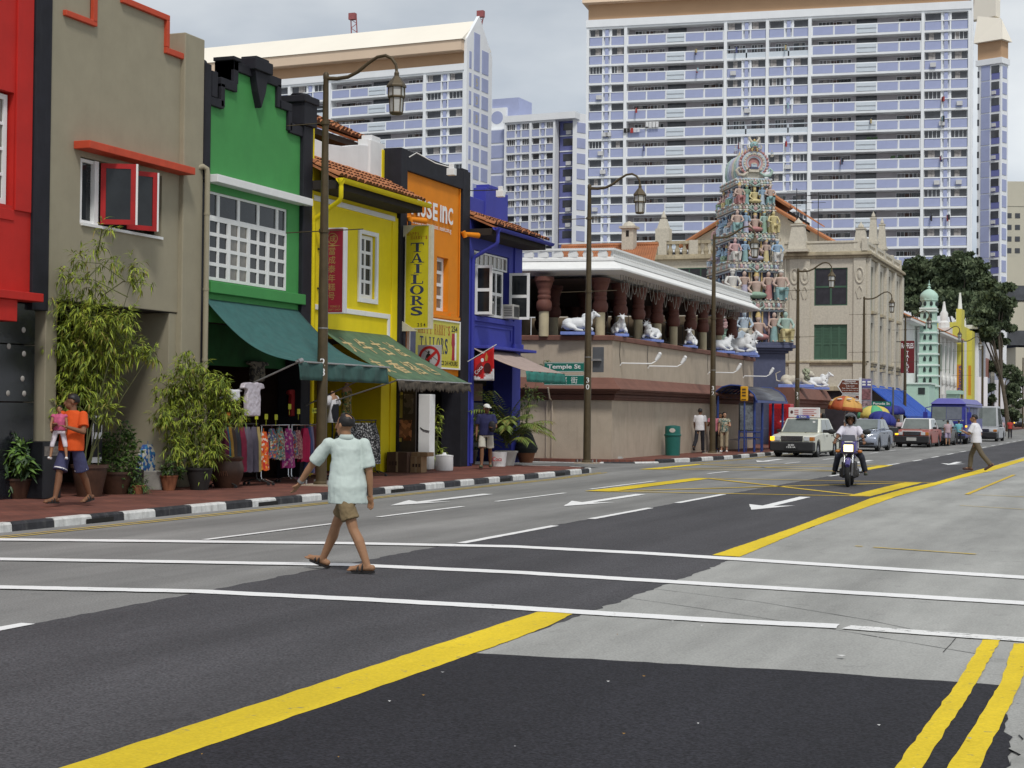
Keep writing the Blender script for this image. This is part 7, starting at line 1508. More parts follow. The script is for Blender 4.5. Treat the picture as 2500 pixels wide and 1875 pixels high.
ct=thing('vendor_cart','small vendor cart with boxes under the blue umbrella','cart',(-12.6,86.0,.0)); part('body',MB().box(-13.3,85.6,.5,-12.1,86.6,1.05),mat('cart_wood',(.20,.14,.10),.8,.3,4),ct); part('shelf',MB().box(-13.4,85.5,1.05,-12.0,86.7,1.10),METAL,ct); part('crate',MB().box(-13.2,85.7,1.1,-12.7,86.2,1.4),mat('crate_pale',(.5,.45,.38),.8,.2),ct)
for x in (-13.2,-12.2): part('leg',MB().cyl((x,85.8,0),(x,85.8,.5),.04,None,6),DKMET,ct)
# ---- market umbrellas
def umbrella(label,px_,py_top,py_rim,wpx,Y,cols_,tilt,zb=.12,fr_=.0):
    c=atY(px_,py_top,Y); r=wpx/2/F*(atY(px_,py_rim,Y)-CAM).dot(FW); zr=atY(px_,py_rim,Y).z; h=c.z -zr
    t=thing('market_umbrella',label,'umbrella',(c.x,Y,zb),0,'market umbrellas'); n=8; rot=Matrix.Rotation(R(tilt),3,'Y')
    part('pole',MB().cyl((c.x+math.sin(R(tilt))*-2.0,Y,zb),(c.x,Y,c.z),.03,None,8),METAL,t)
    for k in range(n):
        b=MB(); ring=[]
        for i in range(5):
            f=i/4
            for j in range(4):
                a=2*math.pi*(k+j/3)/n; rr=r*math.sin(f*1.45)/math.sin(1.45)*(1-.05*math.sin(math.pi*j/3)*f); z=h*(math.cos(f*1.45)-math.cos(1.45))/(1-math.cos(1.45)); v=rot @ Vector((rr*math.cos(a),rr*math.sin(a),z -h)); ring.append(Vector((c.x,Y,c.z))+v)
        for j in range(4):
            a=2*math.pi*(k+j/3)/n; v=rot @ Vector((r*1.005*math.cos(a),r*1.005*math.sin(a),-h -.22+.04*(j%2))); ring.append(Vector((c.x,Y,c.z))+v)
        b.add(ring,[(i*4+j,i*4+j+1,(i+1)*4+j+1,(i+1)*4+j) for i in range(5) for j in range(3)]); b.mi=[(1 if i >= 4 else 0) for i in range(5) for j in range(3)]
        o=part('canopy_panel',b,[cols_[k%len(cols_)],cols_[-1] if len(cols_) >2 else cols_[k%len(cols_)]],t,smooth=40); solid(o,.01)
    b=MB(); [b.cyl((c.x,Y,c.z -.05),Vector((c.x,Y,c.z))+rot @ Vector((r*.95*math.cos(2*math.pi*k/n),r*.95*math.sin(2*math.pi*k/n),-h)),.012,None,4) for k in range(n)]; part('rib',b,METAL,t,kind='stuff')
    return t
UO=mat('umbrella_orange',(.62,.34,.09),.7,.1,2); UG=mat('umbrella_green',(.10,.42,.20),.7,.1,2); UY=mat('umbrella_yellow',(.62,.50,.12),.7,.1,2); UB=mat('umbrella_blue',(.022,.03,.22),.7,.1,2); UR=mat('umbrella_rim_red',(.42,.09,.03),.7,.1,2)
tu=umbrella('orange market umbrella with pale prints in front of the brown direction signs',2067,967,993,84,86,[UO,UO,UR],6)
for k in range(4):
    a=R(-150+40*k); c=atY(2067,967,86); part('print',MB().ell((c.x+.72*math.cos(a),86+.72*math.sin(a),c.z -.16-.07*(k in (0,3))),(.15,.06,.05),8,5),mat('umbrella_print',(.72,.66,.58),.7,.1),tu)
umbrella('green and yellow market umbrella next to the lamp post',2131,990,1010,78,89,[UG,UY],-4); umbrella('sagging dark blue market umbrella over the vendor cart',2160,1005,1024,68,86,[UB],14); umbrella('dark blue market umbrella higher up behind the green and yellow one',2180,989,1004,58,100,[UB],0)
# ================================================================== PEOPLE (local frame: facing +Y, right hand +X)
SKIN_T=mat('skin_tan',(.33,.175,.095),.6,.08,9,spec=.35); SKIN_D=mat('skin_brown',(.20,.095,.05),.6,.08,9,spec=.35); SKIN_L=mat('skin_light',(.44,.25,.16),.6,.08,9,spec=.35)
HAIR=mat('hair_black',(.012,.010,.010),.5,.3,30); EYE=mat('eye_dark',(.01,.008,.008),.2,0); LIP=mat('lip',(.24,.08,.06),.6,.05)
def rotz(v,a): c,s=math.cos(a),math.sin(a); return Vector((v.x*c -v.y*s,v.x*s+v.y*c,v.z))
def skeleton(H,P):
    J={}; th,sh,fo=.245*H,.232*H,.042*H
    def leg(s,a): hip,knee,foot=[R(x) for x in a[:3]]; ab=R(a[3] if len(a) >3 else 2); d1=Vector((s*math.sin(ab),math.sin(hip)*math.cos(ab),-math.cos(hip)*math.cos(ab))); d2=Vector((s*math.sin(ab)*.5,math.sin(hip -knee),-math.cos(hip -knee))).normalized(); return d1,d2,foot
    dl,dr=leg(-1,P.get('ll',(0,0,0))),leg(1,P.get('rl',(0,0,0)))
    zp=P.get('seat') or max(-(d[0].z*th+d[1].z*sh)+fo+(0 if abs(d[2]) <.02 else .02*H) for d in (dl,dr)); pel=Vector((0,0,zp)); J['pel']=pel
    for k,s,d in (('l',-1,dl),('r',1,dr)):
        hp=pel+Vector((s*.052*H,0,0)); kn=hp+d[0]*th; an=kn+d[1]*sh; J['hip'+k],J['knee'+k],J['ank'+k]=hp,kn,an
        pt=d[2]; J['toe'+k]=an+Vector((s*.012*H,math.cos(pt)*.105*H,math.sin(pt)*.105*H -fo*.75*math.cos(pt))); J['heel'+k]=an+Vector((0,-.035*H*math.cos(pt),-fo*.75*math.cos(pt)-.035*H*math.sin(pt)))
    ln,tw=R(P.get('lean',2)),R(P.get('tyaw',0)); up=Vector((0,math.sin(ln),math.cos(ln))); sc=pel+up*.292*H; J['sc']=sc; J['up']=up; J['tw']=tw
    for k,s in (('l',-1),('r',1)):
        a=P.get(k+'a',(0,8,12)); sw,ab,el=[R(x) for x in a[:3]]; inn=R(a[3] if len(a) >3 else 5)
        so=sc+rotz(Vector((s*.108*H,0,0)),tw); d1=Vector((s*math.sin(ab),math.sin(sw)*math.cos(ab),-math.cos(sw)*math.cos(ab))); f=sw+el; d2=Vector((s*math.sin(ab)*.6-s*math.sin(inn),math.sin(f)*math.cos(inn),-math.cos(f)*math.cos(inn))).normalized()
        d1,d2=rotz(d1,tw),rotz(d2,tw); e=so+d1*.175*H; w=e+d2*.145*H; J['sh'+k],J['el'+k],J['wr'+k],J['hd'+k]=so,e,w,d2
    hy=R(P.get('hyaw',0)); J['nk']=sc+up*.022*H; J['hc']=sc+up*.112*H+rotz(Vector((0,.012*H,0)),hy); J['hy']=hy; J['hp']=R(P.get('hpitch',0)); return J
def hand(mb,w,d,s,H,curl=.5,up=None):
    k=H/1.7; d=d.normalized(); x=(Vector((0,0,1)).cross(d)); x=x.normalized() if x.length >.2 else Vector((s,0,0)); x=Vector((0,1,0)) if abs(d.z) >.8 else x
    x=(x -d*x.dot(d)).normalized(); n=d.cross(x)
    rot=Matrix((x,n,d)).transposed(); pc=w+d*.045*k; mb.ell(pc,(.040*k,.018*k,.052*k),10,6,rot)
    n=n*(1 if n.dot(Vector((-s,0,0))) >0 else -1)
    for i,(o,l) in enumerate(((-.030,.060),(-.010,.074),(.010,.070),(.029,.054))):
        b=pc+x*o*k+d*.038*k; c1=b+(d*(1-curl*.3)+n*curl*.45+x*o*2).normalized()*l*.5*k; c2=c1+(d*(1-curl)+n*curl).normalized()*l*.5*k; mb.cap(b,c1,.0095*k,.009*k,6).cap(c1,c2,.009*k,.0075*k,6)
    b=w+d*.02*k+x*.026*k; c1=b+(x*.8+d*.8+n*.3).normalized()*.036*k; mb.cap(b,c1,.013*k,.011*k,6).cap(c1,c1+(d+n*.5+x*.1).normalized()*.028*k,.011*k,.008*k,6)
def person(label,loc,rz,H,P,skin,top,bottom,shoe,hair='short',vox=.013,group=None,sleeve=.62,hemtop=-.02,legcut=1.0,loose=1.0,bare_feet=False,name='person',fold=.012,chest=1.0,collar=None,cat='person',face=True,hairmat=None):
    t=thing(name,label,cat,loc,rz,group); J=skeleton(H,P); k=H/1.7; up,tw=J['up'],J['tw']; X=rotz(Vector((1,0,0)),tw); Yv=rotz(Vector((0,1,0)),tw); pel,sc=J['pel'],J['sc']
    q=lambda nm,mb,m,**kk: mb.build(nm,m,kk.pop('par',t),kk.pop('smooth',50),False,**kk)
    def HR(v): v=Vector(v); c,s=math.cos(J['hp']),math.sin(J['hp']); v=Vector((v.x,v.y*c -v.z*s,v.y*s+v.z*c)); return J['hc']+rotz(v*k*1.1,J['hy'])
    hrot=Matrix.Rotation(J['hy'],3,'Z') @ Matrix.Rotation(J['hp'],3,'X')
    b=MB(); b.ell(HR((0,-.008,.022)),(.074*k,.092*k,.088*k),14,10,hrot); b.ell(HR((0,.022,-.045)),(.058*k,.066*k,.072*k),12,8,hrot); b.ell(HR((0,.05,-.085)),(.03*k,.03*k,.025*k),8,6,hrot)
    if face: b.cap(HR((0,.088,.012)),HR((0,.104,-.028)),.011*k,.017*k,8); b.ell(HR((0,.080,-.062)),(.026*k,.016*k,.012*k),8,6,hrot)
    for s in (-1,1): b.ell(HR((.076*s,-.005,-.008)),(.012*k,.022*k,.034*k),8,6,hrot)
    b.cap(J['nk']-up*.05*k,HR((0,-.015,-.06)),.058*k,.052*k,10)
    b.loft([(pel -up*.04*k,X*.14*k,Yv*.10*k),(pel+up*.10*k,X*.135*k,Yv*.095*k),(sc -up*.14*k,X*.16*k,Yv*.105*k),(sc -up*.02*k,X*.16*k,Yv*.08*k),(sc+up*.05*k,X*.06*k,Yv*.06*k)])
    for s,c in ((-1,'l'),(1,'r')):
        b.cap(J['sh'+c],J['el'+c],.050*k,.040*k); m_=J['el'+c].lerp(J['wr'+c],.3); b.cap(J['el'+c],m_,.038*k,.039*k).cap(m_,J['wr'+c],.039*k,.026*k); hand(b,J['wr'+c],J['hd'+c],s,H,P.get('curl',.5))
        b.cap(J['hip'+c],J['knee'+c],.082*k,.053*k); cf=J['knee'+c].lerp(J['ank'+c],.32)-Vector((0,.014*k,0)); b.cap(J['knee'+c],cf,.052*k,.056*k).cap(cf,J['ank'+c],.056*k,.036*k)
        b.cap(J['heel'+c]+Vector((0,0,.03*k)),J['toe'+c]+Vector((0,0,.012*k)),.034*k,.030*k,8).cap(J['ank'+c],J['toe'+c].lerp(J['ank'+c],.35),.036*k,.034*k,8)
        tv=(J['toe'+c]-J['heel'+c]).normalized(); sd=tv.cross(Vector((0,0,1))).normalized()
        if bare_feet:
            for i in range(5): b.cap(J['toe'+c]+sd*(i -2)*.017*k,J['toe'+c]+sd*(i -2)*.018*k+tv*(.045-.006*abs(i -(1 if s >0 else 3)))*k,.012*k,.010*k,6)
    sculpt(b,'body',skin,t,vox,3)
    # hair
    if hair:
        b=MB(); n,m_=20,14; keep={'short': lambda d: (d.z >-.42 and d.y <.12 and (abs(d.x) <.97 or d.z >.1)) or d.z >.55-.25*(d.y <.75),'bald': lambda d: d.z >-.5 and d.y <.3 and (d -Vector((0,-.50,.86)).normalized()).length >.52,'long': lambda d: (d.y <.3) or d.z >.6}[hair]
        for i in range(n):
            for j in range(m_):
                ts=[(2*math.pi*(i+a)/n,math.pi*(j+c)/m_) for a,c in ((0,0),(1,0),(1,1),(0,1))]; ds=[Vector((math.sin(p)*math.cos(a),math.sin(p)*math.sin(a),math.cos(p))) for a,p in ts]; ctr=sum(ds,Vector())/4
                if not keep(ctr.normalized()): continue
                for rr in (1,):
                    o_=[HR((d.x*.080,d.y*.098-.010,d.z*.094+.024)) for d in ds]; i_=[HR((d.x*.070,d.y*.087-.008,d.z*.084+.022)) for d in ds]; b.hexa(i_+o_)
        if hair=='long': b.loft([(HR((0,-.03,.08)),hrot @ Vector((.075*k,0,0)),hrot @ Vector((0,.075*k,0))),(HR((0,-.045,-.02)),hrot @ Vector((.088*k,0,0)),hrot @ Vector((0,.066*k,0))),(HR((0,-.06,-.13)),hrot @ Vector((.080*k,0,0)),hrot @ Vector((0,.05*k,0))),(HR((0,-.065,-.24)),hrot @ Vector((.055*k,0,0)),hrot @ Vector((0,.03*k,0)))])
        sculpt(b,'hair',hairmat or HAIR,t,.009*max(k,.7),2,fold=.006,fscale=.04)
    if face:
        for s in (-1,1): q('eye',MB().ell(HR((.030*s,.083,.010)),(.012*k,.006*k,.006*k),8,5,hrot),EYE); q('eyebrow',MB().ell(HR((.031*s,.084,.032)),(.017*k,.006*k,.005*k),8,4,hrot),HAIR)
        q('mouth',MB().ell(HR((0,.094,-.060)),(.022*k,.006*k,.005*k),8,4,hrot),LIP)
    # shirt
    lo=loose; hz=pel+up*hemtop*H
    X0,Y0=rotz(Vector((1,0,0)),tw*.45),rotz(Vector((0,1,0)),tw*.45); tws=1+.42*min(1,abs(tw)); b=MB(); b.loft([(hz,X0*.184*lo*k*(1+.42*(tws -1)),Y0*.138*lo*k*tws),(pel+up*.03*H,X0*.182*lo*k*(1+.40*(tws -1)),Y0*.138*lo*k*tws),(pel+up*.10*H,rotz(Vector((1,0,0)),tw*.75)*.178*lo*k*(1+.25*(tws -1)),rotz(Vector((0,1,0)),tw*.75)*.132*lo*k*(1+.5*(tws -1))),(sc -up*.11*H,X*.185*lo*chest*k,Yv*.135*lo*k),(sc -up*.035*H,X*.190*chest*k,Yv*.118*k),(sc+up*.012*H,X*.150*k,Yv*.088*k),(sc+up*.036*H,X*.068*k,Yv*.070*k)],18)
    for c in 'lr':
        if sleeve <= 0: continue
        s_,e,w=J['sh'+c],J['el'+c],J['wr'+c]; b.ell(s_ -up*.014*k,.070*k,10,7)
        if sleeve <= 1: b.cyl(s_ -up*.014*k,s_.lerp(e,sleeve),.068*k,.074*lo*k,12)
        else: b.cap(s_,e,.072*k,.058*k); b.cyl(e,e.lerp(w,sleeve -1),.058*k,.046*k,12)
    sculpt(b,'shirt',top,t,vox,4,fold=fold,fscale=.16 if collar else .11)
    if collar:
        b=MB(); n=16; rg=[]
        for i in range(n): a=2*math.pi*i/n; rg.append((math.cos(a),math.sin(a)))
        c0,c1,c2=sc+up*.030*H,sc+up*.052*H,sc+up*.026*H
        b.v=[tuple(c0+X*x*.068*k+Yv*y*.068*k) for x,y in rg]+[tuple(c1+X*x*.064*k+Yv*(y*.062-.006)*k) for x,y in rg]+[tuple(c2+X*x*.088*k+Yv*y*.086*k) for x,y in rg]
        b.f=[[r*n+i,r*n+(i+1)%n,(r+1)*n+(i+1)%n,(r+1)*n+i] for r in (0,1) for i in range(n) if not (n*.19 <i <n*.31)]; b.mi=[0]*len(b.f); solid(q('collar',b,collar),.006)
    # trousers / shorts / skirt
    b=MB(); b.loft([(pel+up*.075*H,X*.145*k,Yv*.112*k),(pel+up*.02*H,Vector((1,0,0))*.155*k,Vector((0,1,0))*.112*k),(pel -up*.035*H,Vector((1,0,0))*.160*k,Vector((0,1,0))*.115*k)],16)
    for s,c in ((-1,'l'),(1,'r')):
        hp,kn,an=J['hip'+c],J['knee'+c],J['ank'+c]; hp2=hp+Vector((s*.018*k,0,-.02*k)); b.ell(hp2,.078*k,12,8)
        if legcut <.55: b.cyl(hp2,hp2.lerp(kn,legcut/.5),.084*k,.100*lo*k,14)
        else: b.cap(hp2,kn,.087*k,.074*k,12); b.cyl(kn,kn.lerp(an,(legcut -.5)/.5),.074*k,.068*k,12); b.ell(kn,.074*k,10,7)
    sculpt(b,'trousers' if legcut >.55 else 'shorts',bottom,t,vox,3,fold=fold,fscale=.09)
    for c in 'lr':
        h,o=J['heel'+c],J['toe'+c]; tv=(o -h).normalized(); b=MB(); sd=tv.cross(Vector((0,0,1))).normalized(); nn=sd.cross(tv)
        pts=[(-.02,.026),(.0,.034),(.06,.036),(.13,.044),(.185,.044),(.215,.034),(.23,.015)]; out=[(a,w_) for a,w_ in pts]+[(a,-w_) for a,w_ in pts[::-1]]
        F2=Fr(h -nn*.022*k,tv,sd); lift=0
        b.prism(F2,[(a*k,w_*k) for a,w_ in out],*((0.0,-.022*k) if F2.n.dot(nn) <0 else (0,.022*k)))
        if bare_feet:
            for f in ((.115,.15),(.06,.10)):
                pp=[h+tv*f[i >4]*k*(.98)+sd*.043*math.cos(math.pi*i/8)*k+nn*(.058-(.012 if f[0] >.1 else -.01))*k*math.sin(math.pi*i/8) for i in range(9)]; b.tube(pp,.012*k,5)
            q('sandal',b,shoe)
        else:
            b.cap(h+nn*.02*k,o+nn*.012*k,.040*k,.036*k,10); b.ell(h.lerp(o,.4)+nn*.03*k,(.036*k,.036*k,.04*k),8,6); q('shoe',b,shoe)
    return t,J,HR,k,q,hrot
# --- the balding man crossing
M_SHIRT=mat('shirt_mint',(.54,.62,.58),.85,.05,3,.25,260); M_KHAKI=mat('shorts_khaki',(.20,.145,.075),.85,.1,4,.2,200); SAND=mat('sandal_black',(.016,.012,.011),.6,.2,6)
hx,hy=gp(846,1396)[:2]
t,J,HR,k,q,hr=person('balding man in a pale mint shirt and khaki shorts crossing the road',(hx,hy,.004),R(86),1.69,dict(rl=(28,4,16,2),ll=(-20,6,0,3),la=(16,36,8,-12),ra=(-4,10,12,2),tyaw=-58,lean=2,hyaw=-8,hpitch=-.03,curl=.35),SKIN_T,M_SHIRT,M_KHAKI,SAND,'bald',.0085,sleeve=.86,hemtop=-.075,legcut=.36,loose=.97,chest=.90,bare_feet=True,fold=.03,collar=M_SHIRT)
w=J['wrl']; d=J['hdl']; q('watch',MB().cyl(w -d*.03-d*.012,w -d*.03+d*.014,.036,None,14),METAL); q('watch_face',MB().cyl(w -d*.03+Vector((0,.0,.03)),w -d*.03+Vector((0,0,.043)),.016,None,12),CHR)
# --- father with child
ox_,oy_=gp(172,1236,.12)[:2]; SH_OR=mat('shirt_orange',(.66,.085,.010),.85,.08,3,.15,200); SH_NV=mat('shorts_navy',(.052,.055,.125),.85,.12,4)
t,J,HR,k,q,hr=person('man in an orange t-shirt and blue shorts carrying a small child',(ox_,oy_,.14),R(176),1.74,dict(rl=(20,8,2,2),ll=(-18,8,-8,3),la=(22,16,92,52),ra=(22,18,96,44),tyaw=6,lean=-3,hyaw=-50),SKIN_D,SH_OR,SH_NV,SAND,'short',.011,sleeve=.72,hemtop=-.035,legcut=.46,loose=1.12,bare_feet=True,fold=.014)
for c in 'lr': a,b2=J['hip'+c].lerp(J['knee'+c],.83),J['hip'+c].lerp(J['knee'+c],.87); q('hem_stripe',MB().cyl(a,b2,.108*k,.109*k,14),P_WHITE)
q('side_stripe',MB().tube([J['hipr']+Vector((.115,.0,.0)),J['hipr'].lerp(J['kneer'],.8)+Vector((.108,0,0))],.009,5),P_WHITE)
fwd=rotz(Vector((0,1,0)),R(168)); cpos=Vector((ox_,oy_,.12))+fwd*.19+Vector((-.05,.0,1.10)); CH_P=mat('child_pink',(.52,.10,.20),.85,.35,14); CH_W=mat('child_white',(.62,.57,.62),.85,.1,6)
t,J,HR,k,q,hr=person('small child in a pink top held in the arms of the man in orange',cpos,R(206),.86,dict(seat=.06,rl=(24,16,5,12),ll=(20,12,5,16),la=(8,10,24,6),ra=(16,10,40,16),lean=4,hpitch=-.3),SKIN_T,CH_P,CH_W,P_WHITE,'short',.010,sleeve=.2,hemtop=.02,legcut=.62,fold=.008); 
# --- man in navy shirt and white cap
nx_,ny_=gp(1186,1146,.12)[:2]; CAPW=mat('cap_white',(.70,.70,.68),.8,.06)
t,J,HR,k,q,hr=person('man in a navy polo shirt, pale shorts and white cap walking past the blue house',(nx_,ny_,.135),R(200),1.70,dict(rl=(14,10,4,2),ll=(-10,12,-4,2),ra=(-6,12,22),la=(8,14,78,30),hyaw=26),SKIN_D,mat('polo_navy',(.022,.024,.085),.85,.12,4),mat('shorts_cream',(.50,.48,.41),.85,.08,4),mat('trainer_olive',(.10,.11,.07),.8,.2,6),'short',.012,sleeve=.75,legcut=.42,hemtop=-.01,loose=1.05)
b=MB(); b.ell(HR((0,-.004,.055)),(.088*k,.108*k,.072*k),14,8,hr); b.hexa([HR((-.07,.06,.035)),HR((.07,.06,.035)),HR((.05,.175,.02)),HR((-.05,.175,.02)),HR((-.07,.06,.05)),HR((.07,.06,.05)),HR((.05,.175,.03)),HR((-.05,.175,.03))]); q('cap',b,CAPW)
bag=tag(MB().ell(Vector((nx_,ny_,.12))+rotz(J['wrl']+Vector((0,.02,.04)),R(200)),(.11,.05,.15),10,7).build('pouch',mat('bag_black',(.018,.018,.022),.6,.2)),'black pouch held under the arm of the man in the white cap','bag')
# --- motorcyclist
mx,my,mrz=MOTO; JEAN=mat('jeans_dark',(.030,.034,.052),.85,.2,5)
rl_=thing
t,J,HR,k,q,hr=person('motorcyclist in a white t-shirt, dark jeans and grey helmet',(mx -1.32*math.sin(-mrz)*-1*0+1.28*-math.sin(mrz),my+1.28*math.cos(mrz),0),mrz+math.pi,1.70,dict(seat=.86,rl=(62,84,2,26),ll=(62,84,2,26),ra=(38,22,34,6),la=(38,22,34,6),lean=6,curl=.9),SKIN_D,mat('tshirt_white',(.66,.64,.72),.85,.04,4),JEAN,mat('boot_green_grey',(.06,.07,.05),.7,.2),None,.012,sleeve=.8,legcut=.97,loose=1.08,chest=1.02)
b=MB(); n,m_=22,16
for i in range(n):
    for j in range(m_):
        ds=[]
        for a,c in ((0,0),(1,0),(1,1),(0,1)): A_,P_=2*math.pi*(i+a)/n,math.pi*(j+c)/m_; ds.append(Vector((math.sin(P_)*math.cos(A_),math.sin(P_)*math.sin(A_),math.cos(P_))))
        c_=(sum(ds,Vector())/4).normalized()
        if c_.z <-.72 or (c_.y >.25 and c_.z <.38 and abs(c_.x) <.78): continue
        b.hexa([HR((d.x*.118,d.y*.130,d.z*.128+.012)) for d in ds]+[HR((d.x*.132,d.y*.146,d.z*.144+.012)) for d in ds])
q('helmet',b,mat('helmet_grey',(.055,.06,.065),.22,.3,6,spec=.7)); q('chin_strap',MB().tube([HR((-.09,.02,-.05)),HR((0,.07,-.125)),HR((.09,.02,-.05))],.010,6),BUMP); q('helmet_visor',MB().tube([HR((-.11,.09,.07)),HR((-.06,.15,.085)),HR((.06,.15,.085)),HR((.11,.09,.07))],.012,6),BUMP)
# --- running man at right
rx_,ry_=gp(2383,1153)[:2]; SH_WH=mat('shirt_white',(.72,.71,.74),.85,.05,4)
person('man in a white t-shirt and brown trousers running across the road at the right',(rx_,ry_,.02),R(88),1.70,dict(rl=(22,16,4,2),ll=(-26,14,-32,3),ra=(-18,12,96,15),la=(20,12,92,20),lean=4,tyaw=-12,hyaw=4),SKIN_T,SH_WH,mat('trousers_taupe',(.13,.105,.07),.85,.12,5),mat('shoe_brown',(.07,.035,.03),.6,.2),'short',.012,sleeve=.8,legcut=.97,loose=1.08)
# --- the four by the temple wall
def at_feet(px_,py): return tuple(gp(px_,py,.12)[:2])
g1=at_feet(1708,1106); person('man in a white shirt and black trousers walking away by the temple wall',(*g1,.135),R(-2),1.72,dict(rl=(6,2,0),ll=(-20,26,-20),ra=(-4,8,14),la=(6,8,20)),SKIN_D,SH_WH,mat('trousers_black',(.016,.016,.022),.85,.2),BUMP,'short',.014,sleeve=.7,legcut=.98,loose=1.04)
g2_=at_feet(1728,1104); person('person in a pink checked shirt standing left of lamp post 32',(g2_[0],g2_[1]+.9,.135),R(190),1.58,dict(ra=(20,8,100,20)),SKIN_D,mat('shirt_pink',(.48,.16,.20),.85,.4,30),MATS['trousers_black'],BUMP,'short',.014,sleeve=.5,legcut=.98)
g3=at_feet(1748,1104); person('person in a pale top mostly hidden behind lamp post 32',(g3[0],g3[1]+.8,.135),R(160),1.55,dict(la=(-4,14,20)),SKIN_D,mat('top_pale',(.50,.44,.38),.85,.2),mat('trousers_beige',(.36,.30,.20),.85,.1),BUMP,'long',.014,sleeve=.4,legcut=.9)
wb=atX(1754,1078,g3[0]+.1); tag(MB().ell((wb.x,g3[1]+.5,.86),(.12,.10,.17),10,7).tube([(wb.x -.06,g3[1]+.5,1.0),(wb.x,g3[1]+.5,1.18),(wb.x+.06,g3[1]+.5,1.0)],.012,5).build('handbag',mat('bag_brown',(.05,.025,.018),.6,.2)),'dark brown handbag hanging beside lamp post 32','bag')
g4=at_feet(1768,1104); person('woman in a patterned blouse and cropped cream trousers by the bus shelter',(*g4,.135),R(184),1.58,dict(ra=(2,8,14),la=(16,16,86,30),rl=(6,4,0),hyaw=40),SKIN_L,speckle('blouse_pattern',(.34,.33,.24),[(.06,.16,.17),(.48,.45,.36),(.16,.15,.10)],26),MATS['trousers_beige'],P_WHITE,'long',.013,sleeve=.45,legcut=.82,hemtop=-.03)
# --- people at the stalls and the bus
def onY(px_,py,Y): p=atY(px_,py,Y); return p.x
def extra(label,px_,ptop,Y,H_,rz,skin,top,bottom,hair='short',pose=None,**kw):
    p=atY(px_,ptop,Y); z=max(p.z -H_,.0); person(label,(p.x,Y,.12 if p.x <-13.7 else .02),R(rz),min(max(p.z -(.12 if p.x <-13.7 else .02),1.4),1.85),pose or {},skin,top,bottom,BUMP,hair,.020,face=kw.pop('face',False),legcut=kw.pop('legcut',.97),**kw)
T_PINK=mat('top_pinkish',(.45,.30,.31),.85,.3); T_GRN=mat('shirt_green',(.035,.10,.05),.85,.3,6); T_TEAL=mat('shirt_teal',(.16,.44,.50),.85,.1); T_LIL=mat('shirt_lilac',(.44,.33,.36),.85,.2); TR_K=MATS['trousers_black']
extra('woman with long dark hair in a white top behind the white taxi',2010,1008,68.5,1.6,10,SKIN_L,SH_WH,JEAN,'long'); extra('bald man in dark blue beside the long haired woman, behind the white taxi',2003,1008,69.8,1.65,-20,SKIN_T,mat('shirt_dkblue',(.04,.045,.11),.85,.2),TR_K,None)
extra('person in a white t-shirt standing under the orange umbrella behind the motorcyclist',2074,1005,83,1.6,170,SKIN_L,SH_WH,JEAN,'long',face=True)
extra('street vendor in a green shirt standing between the grey car and the cart',2153,1018,82.6,1.68,200,SKIN_D,T_GRN,mat('trousers_stone',(.20,.19,.15),.85,.2),face=True); extra('seated looking person in a pale pink shirt behind the bicycle',2194,1020,88,1.5,180,SKIN_D,mat('shirt_palepink',(.55,.44,.46),.85,.1),TR_K)
extra('person in dark clothes behind the red taxi, in front of the green railing',2226,1020,112,1.6,160,SKIN_D,T_GRN,TR_K); extra('person with reddish hair just visible over the roof of the red taxi',2258,1024,106,1.6,160,SKIN_L,T_LIL,TR_K,hairmat=mat('hair_red',(.20,.05,.03),.6,.1))
extra('man in a lilac top and shorts walking by the front of the coach',2314,1029,91.5,1.68,10,SKIN_T,T_LIL,mat('shorts_lilac',(.36,.30,.42),.85,.1),pose=dict(rl=(14,6,0),ll=(-12,10,-6)),legcut=.45); extra('person in a pink top right behind the man in the lilac top',2304,1033,93.2,1.6,30,SKIN_T,T_PINK,TR_K)
extra('man in a turquoise shirt and black trousers standing before the coach',2341,1033,96.2,1.62,0,SKIN_T,T_TEAL,TR_K,pose=dict(rl=(8,2,0),ll=(-6,4,0)))
for px_,Y,lab,m_ in ((2436,118,'distant person in blue grey clothes at the far kerb',T_LIL),(2446,122,'distant person in a pale top at the far kerb',T_PINK),(2466,126,'distant person in a red helmet at the far kerb',mat('top_red',(.4,.04,.03),.8,.1))): extra(lab,px_,1040,Y,1.6,20,SKIN_D,m_,TR_K)
